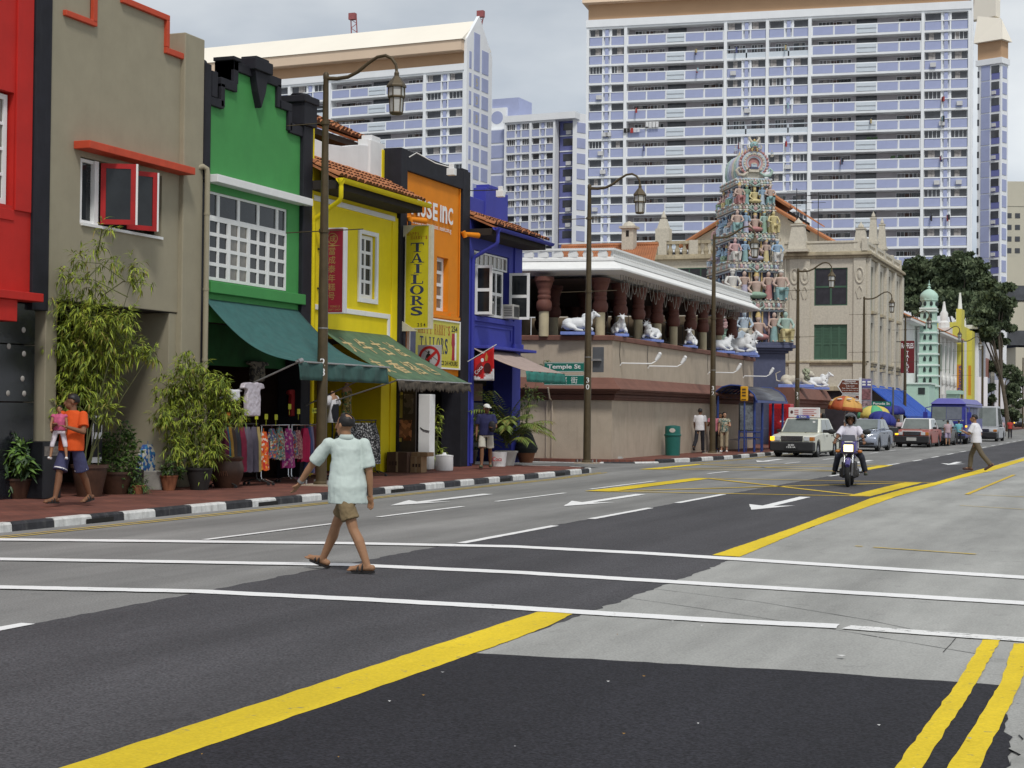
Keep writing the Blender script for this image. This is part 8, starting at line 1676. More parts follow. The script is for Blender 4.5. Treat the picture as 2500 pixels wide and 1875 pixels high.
# ================================================================== SIGNS ON THE SHOPHOUSES
def arc(cx,cy,rx,ry,a0,a1,n=10): return [(cx+rx*math.cos(R(a0+(a1 -a0)*i/n)),cy+ry*math.sin(R(a0+(a1 -a0)*i/n))) for i in range(n+1)]
def ser(*c): return [[(a,b_),(c_,b_),(c_,d_),(a,d_)] for a,b_,c_,d_ in c]
bowl=lambda cx,cy,r1,r2,q1,q2: [arc(cx,cy,r1,r2,90,-90)+arc(cx,cy,q1,q2,-90,90)]
GLY={'T': ser((.02,.9,.98,1),(.39,.06,.61,.9),(.24,0,.76,.06),(.02,.72,.08,.9),(.92,.72,.98,.9)),'I': ser((.38,.06,.62,.94),(.22,0,.78,.06),(.22,.94,.78,1)),
  'A': [[(.10,.06),(.18,.06),(.54,1),(.44,1)],[(.62,.06),(.86,.06),(.56,1),(.44,1)]]+ser((.0,0,.30,.06),(.54,0,1,.06),(.27,.30,.70,.37)),'L': ser((.22,.06,.46,.94),(.06,.94,.62,1),(.06,0,.95,.07),(.88,.07,.95,.3)),
  'O': [arc(.5,.5,.5,.5,90,450,24)[:-1]+[]],'R': ser((.16,.06,.38,.94),(.02,0,.52,.06),(.02,.94,.38,1))+bowl(.38,.74,.46,.26,.22,.19)+[[(.44,.49),(.62,.49),(.98,.05),(.74,.05)]]+ser((.72,0,1,.05)),'H': ser((.12,.06,.34,.94),(.66,.06,.88,.94),(.34,.46,.66,.54),(0,0,.45,.06),(0,.94,.45,1),(.55,0,1,.06),(.55,.94,1,1)),
  'P': ser((.16,.06,.38,.94),(.02,0,.54,.06),(.02,.94,.38,1))+bowl(.38,.72,.5,.28,.25,.21),'Y': [[(.38,.5),(.6,.42),(.22,.94),(.04,.94)],[(.44,.5),(.58,.46),(.9,.94),(.8,.94)]]+ser((.38,.06,.60,.48),(.22,0,.78,.06),(0,.94,.36,1),(.68,.94,1,1))}
def serif(mb,c,fr,x,y,w,h,d):
    if c=='O':
        o=arc(.5,.5,.5,.5,0,360,24)[:-1]; i=arc(.5,.5,.26,.43,0,360,24)[:-1]; mb.add([fr(x+a*w,y+b_*h,d) for a,b_ in o+i],[(k,(k+1)%24,24+(k+1)%24,24+k) for k in range(24)]); return
    if c in GLY:
        for p in GLY[c]: mb.poly([fr(x+a*w,y+b_*h,d) for a,b_ in p])
    elif c.strip(): fit_text(mb,c,Fr(fr(x+w/2,y+h/2,0),fr.r,fr.u),w*.86,h if c != "'" else h*.3,d,.02)
def serif_line(mb,s,fr,x,y,w,h,d):
    cw=w/len(s)
    for i,c in enumerate(s): serif(mb,c,fr,x+cw*i+cw*.08,y+(h*.7 if c=="'" else 0),cw*.84,h*(.3 if c=="'" else 1),d)
SG_Y=mat('sign_yellow',(.50,.44,.012),.55,.08,3,streak=.25,dirt=(.34,.28,.03)); SG_N=mat('sign_navy',(.022,.032,.085),.6,.1); SG_RB=mat('sign_redbrown',(.30,.055,.012),.6,.1); SG_CR=mat('sign_cream',(.56,.52,.40),.7,.1,4,streak=.3,dirt=(.3,.27,.2))
t=thing('hanging_sign',"tall yellow HAPPY HARRY'S TAILORS sign projecting from the orange house",'sign',(-17,37.75,3.7)); f_=Fr((-17.36,37.72,3.72),(1,0,0)); w_,h_=.70,2.62
part('panel',MB().fbox(f_,.02,.02,w_ -.05,h_ -.02,-.16,0),SG_Y,t)
for i,qd in enumerate(((0,0,w_ -.05,.022),(0,h_ -.022,w_ -.05,h_),(0,.022,.022,h_ -.022),(w_ -.05,0,w_+.02,h_))): part('frame',MB().fbox(f_,*qd,-.17,.012),SG_CR,t)
part('bracket',MB().prism(f_,[(-.22,h_ -.0),(.30,h_ -.0),(.0,h_ -.25),(-.22,h_ -.42)],-.05,.03),SG_CR,t); part('bracket',MB().prism(f_,[(-.30,-.06),(.36,-.06),(.0,.16),(-.30,.34)],-.05,.03),SG_CR,t)
b=MB(); serif_line(b,'HAPPY',f_,.05,2.36,.34,.085,.004); serif_line(b,"HARRY'S",f_,.14,2.26,.48,.085,.004); part('lettering',b,SG_RB,t)
for i,c in enumerate('TAILORS'): b=MB(); serif(b,c,f_,.145+(.02 if c=='I' else 0),1.94-.268*i,.38,.235,.004); part('lettering',b,SG_N,t)
b=MB(); fit_text(b,'2 5 4',Fr(f_(.47,.10,.004),(1,0,0)),.22,.085,0,.02); part('lettering',b,mat('sign_black',(.015,.015,.012),.6,0),t); SG_K=MATS['sign_black']
t=thing('billboard',"yellow HAPPY HARRY'S TAILORS board above the dark orange house doorway",'sign',(XF,39.9,2.7)); f_=Fr((XF+.06,38.15,2.78),(0,1,0)); w_,h_=3.38,1.32
part('panel',MB().fbox(f_,.05,.04,w_ -.05,h_ -.04,-.05,.01),mat('board_yellow',(.55,.50,.05),.5,.1,3,streak=.2,dirt=(.5,.42,.12)),t)
for qd in ((0,0,w_,.04),(0,h_ -.04,w_,h_),(0,.04,.05,h_ -.04),(w_ -.05,.04,w_,h_ -.04)): part('frame',MB().fbox(f_,*qd,-.05,.03),P_WHITE,t)
b=MB(); serif_line(b,'HAPPY',f_,.55,.90,.92,.27,.014); serif_line(b,"HARRY'S",f_,1.6,.90,1.08,.27,.014); part('lettering',b,mat('sign_orange_red',(.42,.10,.012),.6,.15),t)
b=MB(); serif_line(b,'TAILORS',f_,.66,.40,1.9,.42,.014); part('lettering',b,SG_N,t); b=MB(); fit_text(b,'SERVICE 24 HOURS',Fr(f_(2.42,.16,.014),(0,1,0)),1.6,.12,0,.02); fit_text(b,'254',Fr(f_(2.98,1.10,.014),(0,1,0)),.42,.16,0,.02); part('lettering',b,SG_K,t)
part('pictured_suit',MB().prism(f_,[(.06,.12),(.40,.12),(.42,.9),(.30,1.1),(.16,1.1),(.06,.9)],.011,.016),mat('print_bluegrey',(.12,.13,.22),.6,.2),t); part('pictured_dress',MB().prism(f_,[(2.80,.25),(3.0,.25),(2.98,.6),(3.02,.7),(2.98,.98),(2.82,.98),(2.78,.7),(2.84,.58)],.011,.016),mat('print_red',(.36,.02,.03),.6,.2),t); part('pictured_border',MB().fbox(f_,3.02,.25,3.12,1.0,.011,.015),P_WHITE,t)
t=thing('traffic_sign','no pedestrians sign, black figure crossed out in a red ring','traffic sign',(-17,38.45,2.7)); f_=Fr((-17.31,38.45,2.68),(1,0,0)); w_=.66
part('plate',MB().fbox(f_,0,0,w_,w_,-.02,0),mat('plate_grey',(.44,.43,.45),.6,.05),t,bevel=.008); o=arc(w_/2,w_/2,.305,.305,0,360,36)[:-1]; i_=arc(w_/2,w_/2,.235,.235,0,360,36)[:-1]; RING=mat('ring_red',(.42,.018,.02),.5,.05)
part('ring',MB().add([f_(a,c,.004) for a,c in o+i_],[(k,(k+1)%36,36+(k+1)%36,36+k) for k in range(36)]),RING,t); part('bar',MB().add([f_(.12,.19,.005),f_(.17,.13,.005),f_(.55,.47,.005),f_(.50,.53,.005)],[(0,1,2,3)]),RING,t)
b=MB(); b.poly([f_(a,c,.003) for a,c in arc(.31,.48,.028,.032,0,360,12)[:-1]]); b.poly([f_(a,c,.003) for a,c in ((.27,.44),(.35,.44),(.38,.34),(.40,.30),(.37,.29),(.34,.36),(.34,.16),(.30,.12),(.28,.14),(.285,.26),(.24,.14),(.21,.16),(.26,.30),(.265,.36),(.23,.28),(.21,.29),(.24,.40))]); b.poly([f_(a,c,.0025) for a,c in ((.19,.52),(.20,.53),(.56,.27),(.55,.26))]); part('figure',b,SG_K,t,split=True); part('bracket',MB().box(-17.5,38.47,2.9,-17.3,38.5,2.96),METAL,t)
t=thing('hanging_sign','tall dark red sign with golden Chinese characters on the yellow house','sign',(-17.1,33.25,3.8)); f_=Fr((-17.38,33.22,3.84),(1,0,0)); w_,h_=.58,1.95
part('casing',MB().fbox(f_,0,0,w_,h_,-.16,0),mat('sign_casing',(.62,.62,.64),.5,.06,3),t,bevel=.008); part('panel',MB().fbox(f_,.025,.03,w_ -.04,h_ -.03,0,.006),mat('sign_crimson',(.25,.012,.03),.5,.1,3),t); GOLD=mat('sign_gilt',(.32,.20,.07),.5,.15)
b=MB()
for k,c in enumerate('當成泰年糕号'): b=MB(); text_mb(b,c,Fr(f_(.27,1.42-.205*k,.01),(1,0,0)),.19,0,.008); part('lettering',b,GOLD,t)
o=arc(.28,1.70,.13,.13,0,360,30)[:-1]; i_=arc(.28,1.70,.112,.112,0,360,30)[:-1]; part('emblem',MB().add([f_(a,c,.01) for a,c in o+i_],[(k,(k+1)%30,30+(k+1)%30,30+k) for k in range(30)]),GOLD,t); b=MB(); text_mb(b,'成',Fr(f_(.28,1.70,.01),(1,0,0)),.17,0,.01); b.poly([f_(a,c,.009) for a,c in ((.08,1.53),(.2,1.55),(.28,1.57),(.36,1.55),(.5,1.545),(.36,1.53),(.28,1.52),(.2,1.53))]); part('emblem',b,GOLD,t,split=True)
b=MB(); fit_text(b,'YONG LE',Fr(f_(.36,.16,.01),(1,0,0)),.26,.05,0,.01); fit_text(b,'GIFT SHOP',Fr(f_(.36,.085,.01),(1,0,0)),.30,.045,0,.01); part('lettering',MB().add(b.v,b.f),GOLD,t)
for z in (4.4,5.3): part('bracket',MB().box(-17.5,33.25,z,-17.38,33.3,z+.04),DKMET,t)
# soft drink flag
t=thing('flag','small red and white soft drink flag on a slanting pole at the blue house','flag',(-17.2,42.1,2.5)); FY=42.05; f_=Fr((-17.22,FY,2.50),(1,0,0)); w_=.60
part('pole',MB().cyl((-17.5,FY+.01,2.98),(-16.56,FY+.01,3.50),.012,None,6),P_WHITE,t); FR=mat('flag_red',(.50,.010,.014),.6,.12,6); FWt=mat('flag_white',(.66,.66,.70),.6,.08,10)
wav=lambda x,y,d=0: f_(x,y,d+.018*math.sin(x*9+y*3)); b=MB(); n,m_=12,14
g=lambda i,j: (w_*i/n,(.60+.33*i/n)*j/m_)
b.v=[tuple(wav(*g(i,j))) for j in range(m_+1) for i in range(n+1)]
for j in range(m_):
    for i in range(n): x,y=g(i+.5,j+.5); b.f.append([j*(n+1)+i,j*(n+1)+i+1,(j+1)*(n+1)+i+1,(j+1)*(n+1)+i]); b.mi.append(1 if y <.10+(.25*max(0,(x -.38))/.2 if x >.38 else 0)+.05*math.sin(x*20) else 0)
o=part('cloth',b,[FR,FWt],t,smooth=60); solid(o,.004)
pm=lambda pts,d=.012: [wav(x,y,d) for x,y in pts]
part('print',MB().poly(pm([(.02,.22),(.10,.10),(.24,.20),(.28,.40),(.20,.52),(.10,.42)])),mat('flag_maroon',(.22,.010,.014),.5,.2,8),t); part('print',MB().poly(pm(arc(.40,.34,.11,.16,0,360,16)[:-1],.013)),mat('print_dark',(.06,.012,.014),.5,.2),t); part('print',MB().poly(pm(arc(.25,.57,.045,.055,0,360,12)[:-1],.013)),FWt,t); part('print',MB().poly(pm([(.32,.62),(.37,.78),(.42,.66),(.40,.56),(.34,.54)],.013)),mat('print_gold',(.50,.26,.08),.5,.3,20),t)
fz=lambda x,y,d: wav(.15+x*.62-y*.72,.30+x*.72+y*.62,d); b=MB(); text_mb(b,'Coca',fz,.16,.016,.01,sx=.9); part('lettering',b,FWt,t); b=MB(); [text_mb(b,s,(lambda x,y,d,oy=oy: wav(.44+x,oy+y,d)),.075,.016,.006,sx=.95) for s,oy in (('可口可乐',.165),('冰凉畅快',.09))]; part('lettering',b,mat('print_white',(.75,.75,.75),.6,0),t)

# ================================================================== CLOTHES, RACKS AND GOODS
def rack(label,x,y0,y1,z,m):
    t=thing('clothes_rack',label,'clothes rack',(x,(y0+y1)/2,.12),0,'clothes racks under the awnings'); part('rail',MB().cyl((x,y0,z),(x,y1,z),.014,None,8),m,t)
    for y in (y0+.03,y1 -.03):
        part('upright',MB().tube([(x,y,z),(x,y,.3),(x+.02,y,.24),(x+.1,y,.20)],.013,8),m,t,smooth=50); part('foot',MB().tube([(x -.28,y,.18),(x -.1,y,.24),(x+.1,y,.24),(x+.28,y,.18)],.013,6),m,t,smooth=50)
        for s in (-1,1): part('castor',MB().cyl((x+.28*s,y -.02,.15),(x+.28*s,y+.02,.15),.03,None,10),BUMP,t)
rx=-16.62
ry=lambda p: on_line(p,rx); rack('dark clothes rack at the left under the green awning',rx,ry(545),ry(630),1.36,DKMET); rack('chrome clothes rack in the middle under the green awning',rx+.05,ry(632),ry(702),1.33,CHR); rack('second chrome clothes rack left of lamp post 28',rx+.05,ry(706),ry(775),1.33,CHR); rack('dark clothes rack right of lamp post 28, with black and white clothes',rx,32.7,34.6,1.42,DKMET)
def garment(label,x,y,w,zt,zb,m,dep=.17,flare=1.15,group='clothes hanging on the racks'):
    b=MB(); n=22; k=7; rnd=random.Random(int(y*977)); ph=rnd.uniform(0,6)
    for j in range(k):
        f=j/(k -1); z=zt+(zb -zt)*f; s=(.55+.45*min(1,f*3.2))*(1+(flare -1)*f)
        for i in range(n): a=2*math.pi*i/n; fo=1+(.10+.16*f)*math.sin(5*a+ph+f) ; b.v.append((x+dep/2*s*fo*math.cos(a),y+w/2*s*fo*math.sin(a)+.01*math.sin(f*5+ph),z+(.012*math.sin(6*a+ph) if j==k -1 else 0)))
    b.f=[[j*n+i,j*n+(i+1)%n,(j+1)*n+(i+1)%n,(j+1)*n+i] for j in range(k -1) for i in range(n)]+[list(range(n))]; b.mi=[0]*len(b.f); b.cyl((x,y,zt),(x,y,zt+.07),.006,None,5)
    return tag(b.build('garment',m,None,60),label,'garment',group)
fab=lambda n,c,v=.2,s=6: mat('cloth_'+n,c,.85,v,s,.2,120)
GA=[(28.86,.13,.38,'deep_pink',(.12,.015,.045),'magenta garment at the left end of the left rack'),(29.0,.13,.40,'teal',(.02,.10,.15),'teal blue garment second from the left on the left rack'),(29.13,.12,.42,'ochre',(.30,.17,.03),'ochre patterned garment third from the left on the left rack'),(29.27,.15,.40,'brown',(.05,.03,.022),'brown garment fourth from the left on the left rack'),(29.42,.12,.40,'charcoal',(.035,.038,.045),'long charcoal skirt on the left rack, left of the crimson one'),(29.55,.14,.42,'crimson',(.22,.018,.05),'long crimson skirt on the left rack'),(29.72,.17,.40,'greyviolet',(.13,.115,.15),'long grey violet skirt right of the crimson one'),(29.9,.17,.40,'greyviolet_dark',(.09,.08,.11),'darker grey violet skirt second right of the crimson one'),(30.07,.08,.40,'sand',(.34,.26,.10),'narrow sand coloured garment at the right end of the left rack')]
for (y,w,zb,n,c,lab),p,pw in zip(GA,(548,553,560,567,578,590,604,619,628),(9,8,9,12,13,13,17,17,7)): garment(lab,rx,ry(p),ry(p+pw)-ry(p),1.30,zb,fab(n,c))
OR_F=speckle('print_orange',(.62,.11,.012),[(.70,.26,.03),(.66,.55,.45),(.5,.03,.02)],22); MU_F=speckle('print_multi',(.08,.09,.20),[(.4,.06,.05),(.5,.48,.4),(.08,.2,.15),(.45,.2,.04)],30); GN_F=speckle('print_greenred',(.18,.28,.24),[(.5,.12,.04),(.55,.52,.42),(.03,.1,.09)],30); MG_F=speckle('print_magenta',(.34,.02,.17),[(.40,.03,.20),(.55,.36,.38),(.18,.02,.18)],22,hi=.9); PK_F=speckle('print_dustypink',(.36,.13,.13),[(.48,.28,.24),(.20,.05,.07)],34); BW_F=speckle('print_blackwhite',(.015,.015,.018),[(.4,.4,.4),(.05,.05,.05),(.25,.25,.26)],42,lo=.5)
for (y,w,zt,zb,m,lab),p,pw in zip(((30.42,.24,1.20,.42,OR_F,'bright orange printed dress on the chrome rack'),(30.66,.20,1.26,.66,MU_F,'dark blue multicoloured dress right of the orange one'),(30.86,.22,1.28,.62,GN_F,'grey green printed dress with red hem on the chrome rack'),(31.10,.26,1.26,.44,MG_F,'magenta and purple dress with a flowered band on the chrome rack'),(31.24,.12,1.2,.7,MU_F,'blue printed dress behind the magenta one, at the end of the first chrome rack'),(31.50,.24,1.22,.62,PK_F,'dusty pink printed dress on the second chrome rack'),(31.72,.26,1.26,.55,fab('hotpink',(.42,.012,.07)),'plain hot pink dress on the second chrome rack'),(31.88,.10,1.28,.32,fab('bluegrey',(.06,.085,.20)),'long blue garment right of the hot pink dress'),(31.98,.08,1.30,.30,fab('lavender',(.28,.25,.38)),'long lavender garment beside the blue one'),(32.10,.11,1.30,.30,fab('maroon',(.09,.018,.018)),'long maroon garment left of lamp post 28'),(32.22,.08,1.30,.32,fab('peach',(.48,.26,.18)),'long peach garment immediately left of lamp post 28')),(639,659,677,698,710,721,740,749,754,760,767),(17,15,17,21,11,17,19,8,6,9,6)): garment(lab,rx+.05,ry(p),ry(p+pw)-ry(p),zt,zb,m)
for k,lab in enumerate(('leftmost black and white printed skirt on the rack right of lamp post 28','second black and white printed skirt from lamp post 28','third black and white printed skirt from lamp post 28','fourth black and white printed skirt from lamp post 28','fifth black and white printed skirt from lamp post 28','rightmost black and white printed skirt behind the balding man')): garment(lab,rx,32.85+.30*k,.26,1.36,.38+.04*(k%2),BW_F,.34)
for k,(y,z) in enumerate(((ry(547),1.48),(ry(592),1.52),(ry(616),1.45),(ry(640),1.45),(ry(664),1.44),(ry(697),1.66),(ry(719),1.56),(ry(755),1.58))):
    t=tag(MB().box(rx+.06,y,z,rx+.07,y+(.22 if k in (1,7) else .12),z+.11).box(rx+.06,y+.05,z -.12,rx+.065,y+.06,z).build('price_card',mat('price_yellow' if k else 'price_orange',(.55,.58,.02) if k else (.6,.2,.02),.6,.1)),('orange price card at the left end of the racks','large yellow price card reading $5.00 on the left rack','small yellow price card third from the left','small yellow price card fourth from the left','small yellow price card at the right end of the left rack','highest yellow price card over the chrome rack','yellow price card over the hot pink dress','wide yellow price card left of lamp post 28')[k],'price card','price cards on the racks')
    if k in (1,7): fit_text(b := MB(),'$5.00' if k==1 else '$6.90',Fr((rx+.07,y+.11,z+.055),(0,1,0)),.17,.055,.003,.01); part('lettering',b,SG_K,t)
def hung_shirt(label,px0,px1,py0,py1,X,m,name='hanging_shirt',sleeves=True):
    a,c=atX(px0,py0,X),atX(px1,py1,X); y0,y1,z1,z0=a.y,c.y,a.z,c.z; w=y1 -y0; f_=Fr((X,y0,z0)); h=z1 -z0; b=MB()
    o=[(.20,0),(.80,0),(.82,.5),(.78,.78),(1,.82),(.94,.96),(.66,1),(.5,.95),(.34,1),(.06,.96),(0,.82),(.22,.78),(.18,.5)]
    b.prism(f_,[(w*x,h*y) for x,y in o],-.05,.05); s=sculpt(b,name,m,None,.018,3,fold=.02,fscale=.08); return tag(s,label,'shirt','clothes displayed round the shops')
SATIN=mat('satin_lilac',(.52,.47,.52),.28,.1,5,spec=.7); hung_shirt('shiny pale lilac long top hanging from the awning arm',590,641,932,1016,-16.1,SATIN); hung_shirt('small white top hanging half behind the bamboo leaves',554,588,950,980,-16.2,SH_WH); hung_shirt('red blouse hanging in the dark green shop doorway',702,732,950,1016,-17.6,fab('redblouse',(.26,.012,.014))); hung_shirt('grey flag like shirt with black print hanging in the green shop',604,652,880,932,-17.7,speckle('print_union',(.22,.21,.17),[(.05,.05,.05),(.3,.28,.22)],16))
fit_text(b := MB(),'NSE',Fr(atX(626,912,-17.62),(0,1,0)),.35,.10,.03,.01); tag(part('shop_lettering',b,SG_K,None),'black letters NSE on the grey shirt hung in the green shop','lettering')
for px_,X,m,lab in ((812,-17.2,SH_WH,'white t-shirt display torso with a black front, right of lamp post 28'),(846,-17.3,speckle('print_halter',(.28,.20,.05),[(.05,.16,.06),(.42,.34,.14),(.08,.07,.02)],26),'display torso in a yellow and green halter top')):
    y=on_line(px_,X); t=thing('display_torso',lab,'mannequin',(X,y,1.5),0,'display torsos'); zt=atX(px_,940 if px_ >820 else 960,X).z; b=MB(); b.loft([((X,y,zt -.66),(.11,0,0),(0,.15,0)),((X,y,zt -.40),(.09,0,0),(0,.12,0)),((X,y,zt -.18),(.11,0,0),(0,.17,0)),((X,y,zt -.08),(.08,0,0),(0,.18,0)),((X,y,zt -.04),(.05,0,0),(0,.05,0)),((X,y,zt+.05),(.045,0,0),(0,.045,0))]); part('torso',b,SKIN_L,t,smooth=60); part('top',MB().loft([((X,y,zt -.67),(.12,0,0),(0,.165,0)),((X,y,zt -.40),(.10,0,0),(0,.135,0)),((X,y,zt -.17),(.12,0,0),(0,.18,0)),((X,y,zt -.12),(.09,0,0),(0,.12,0))]),m,t,smooth=60)
    if px_ <820: part('sleeve',MB().cap((X,y -.17,zt -.12),(X,y -.26,zt -.22),.07,.075),m,t); part('sleeve',MB().cap((X,y+.17,zt -.12),(X,y+.26,zt -.22),.07,.075),m,t); part('print_front',MB().loft([((X+.04,y,zt -.66),(.10,0,0),(0,.13,0)),((X+.04,y,zt -.25),(.10,0,0),(0,.13,0))]),TR_K,t)
    part('stand',MB().cyl((X,y,.12),(X,y,zt -.6),.02,None,6),DKMET,t)
rnd=random.Random(31); INC=[(.18,.02,.03),(.03,.08,.10),(.20,.14,.03),(.10,.03,.12),(.16,.15,.13),(.02,.03,.08),(.22,.06,.02)]
for k in range(15): y=28.7+k*.245; c=INC[k%7]; garment('dim %s garment in the %s row inside the dark green shop, %s'%(('crimson','teal','ochre','purple','grey','navy','rust')[k%7],('upper','middle','lower')[k%3],('left half','right half','far right')[k // 7]),-19.2-.5*(k%2),y,.22,2.45-.5*(k%3),1.5-.4*(k%3),fab('dim%d'%(k%7),tuple(v*.7 for v in c)),.3,1.1,'dim clothes inside the shops')
for k in range(7): y=24.6+k*.34; garment('dim %s garment inside the taupe house shop, number %s from the left'%(('olive','green','yellow','red')[k%4],('one','two','three','four','five','six','seven')[k]),-19.4,y,.26,2.0-.3*(k%2),1.1,fab('dimb%d'%(k%4),[(.26,.22,.03),(.03,.08,.03),(.3,.24,.05),(.2,.05,.02)][k%4]),.3,1.1,'dim clothes inside the shops')
garment('blue floral bag like garment hanging low in the taupe house shop',-17.9,on_line(362,-17.9),.5,.95,.42,speckle('print_bluefloral',(.03,.09,.30),[(.5,.5,.45),(.04,.2,.4)],20),.2,1.05,'clothes displayed round the shops')
# cartons, cabinet, notice board, jars
CARD=mat('cardboard',(.30,.19,.10),.9,.15,4,streak=.2,dirt=(.15,.09,.05))
c0=gp(985,1152,.12)
for x,y,z,w,d,h,lab,m in ((c0.x -.25,c0.y -.45,.12,.55,.7,.50,'dark brown carton standing left of the pale one',mat('cardboard_dark',(.10,.055,.035),.9,.15)),(c0.x+.32,c0.y -.3,.12,.30,.34,.40,'pale carton on the footpath by the white cabinet',CARD),(c0.x+.26,c0.y -.2,.52,.48,.4,.10,'flat carton lying on top of the pale carton',CARD)):
    t=thing('carton',lab,'carton',(x,y,z),0,'cartons on the footpath'); part('box',MB().box(x,y,z,x+w,y+d,z+h),m,t,bevel=.006); part('tape',MB().box(x+w/2-.03,y -.003,z+.01,x+w/2+.03,y+.003,z+h+.003),mat('tape_brown',(.36,.26,.15),.4,.05),t); b=MB()
    if h >.3: [b.box(x+.06+.08*i,y -.004,z+h*.35,x+.11+.08*i,y,z+h*.55) for i in range(3)]; part('marking',b,mat('carton_print',(.06,.03,.02),.8,0),t,split=True)
c1=gp(1034,1148,.12); t=thing('cabinet','tall narrow white cabinet with a dark chain on the footpath before the orange house','cabinet',(c1.x,c1.y,.12)); part('body',MB().box(c1.x -.16,c1.y,.14,c1.x+.16,c1.y+.34,2.08),P_WHITE,t,bevel=.012); part('chain',MB().tube([(c1.x -.1,c1.y -.01,1.22),(c1.x,c1.y -.02,1.16),(c1.x+.16,c1.y -.02,1.13)],.012,6),DKMET,t)
n0=atY(993,1020,37.9); t=thing('notice_board','dark notice board covered in posters beside the yellow wall','notice board',(n0.x,37.6,.12)); f_=Fr((n0.x -.34,37.6,.12),(1,0,0)); part('board',MB().fbox(f_,0,0,.72,2.2,-.06,0),mat('board_dark',(.045,.032,.026),.7,.3),t)
for (x0,y0,x1,y1,c) in ((.08,1.35,.36,2.0,(.14,.09,.06)),(.40,1.45,.66,1.95,(.10,.08,.07)),(.10,.86,.62,1.30,(.24,.10,.05)),(.14,.75,.34,.84,(.3,.24,.05)),(.40,.78,.6,.86,(.28,.08,.03))): part('poster',MB().fbox(f_,x0,y0,x1,y1,0,.01),speckle('poster_n%d'%int(x0*100+y0*10),c,[tuple(v*1.8 for v in c),tuple(v*.4 for v in c)],9),t)
c2=gp(1077,1149,.12); t=thing('white_drum','low white drum with a knob on its lid on the footpath','drum',(c2.x,c2.y,.12)); part('body',MB().lathe([(.22,.12),(.23,.15),(.23,.48)],(c2.x,c2.y+.2,0),20),P_WHITE,t,smooth=40); part('lid',MB().lathe([(.235,.48),(.235,.51),(.06,.53),(.05,.55),(.04,.58)],(c2.x,c2.y+.2,0),20),P_WHITE,t,smooth=40)
c3=gp(1212,1139,.12); t=thing('bucket','white bucket with red soft drink lettering behind the man in the cap','bucket',(c3.x,c3.y,.12)); part('body',MB().lathe([(.18,.12),(.22,.50),(.225,.52)],(c3.x,c3.y+.2,0),18),P_WHITE,t,smooth=40); fit_text(b := MB(),'Coca',Fr((c3.x+.03,c3.y -.02,.33),(.93,.36,0)),.26,.12,.012,.012); part('lettering',b,FR,t)
lit_sign=thing('menu_sign','small white framed menu board behind the man in orange','sign',(-17.3,on_line(238,-17.3),1.2)); p=atX(238,1040,-17.25); f_=Fr((-17.25,p.y -.14,p.z -.15)); part('board',MB().fbox(f_,0,-.5,.28,.34,-.02,0),P_WHITE,lit_sign); part('sheet',MB().fbox(f_,.03,.04,.25,.30,0,.006).fbox(f_,.0,-.4,.28,-.08,0,.006),BUMP,lit_sign,split=True)

# ================================================================== POTTED PLANTS
BAM_L=mat('bamboo_leaf_light',(.30,.37,.035),.6,.35,6); BAM_M=mat('bamboo_leaf_mid',(.14,.20,.026),.6,.25,6); BAM_Y=mat('bamboo_leaf_yellow',(.26,.22,.05),.65,.25,6); SHR_L=mat('shrub_leaf_light',(.11,.20,.035),.5,.25,8); SHR_D=mat('shrub_leaf_dark',(.028,.060,.018),.5,.3,8); CULM=mat('culm',(.10,.11,.04),.6,.3,8); PALM=mat('palm_leaf',(.15,.21,.04),.55,.2,6); PALM_Y=mat('palm_leaf_yellow',(.20,.19,.04),.55,.2,6)
POTS=dict(brown=mat('pot_brown',(.065,.032,.020),.45,.3,5),terra=mat('pot_terracotta',(.27,.105,.05),.85,.2,5),dark=mat('pot_dark',(.018,.017,.016),.6,.3,5),blue=mat('pot_blue',(.018,.026,.12),.2,.2,4,spec=.7),white=mat('pot_white',(.55,.54,.50),.6,.1,4,streak=.4,dirt=(.25,.22,.17)))
def leaf(mb,p,d,L_,w,k,fold=.25):
    d=d.normalized(); s=d.cross(Vector((0,0,1))); s=s.normalized() if s.length >.05 else Vector((1,0,0)); n_=s.cross(d); m_=p+d*L_*.42+n_*L_*.05; e=p+d*L_ -Vector((0,0,L_*.18))
    mb.m(k).add([p,m_+s*w/2-n_*w*fold,e,m_ -s*w/2-n_*w*fold,m_],[(0,1,4),(1,2,4),(2,3,4),(3,0,4)])
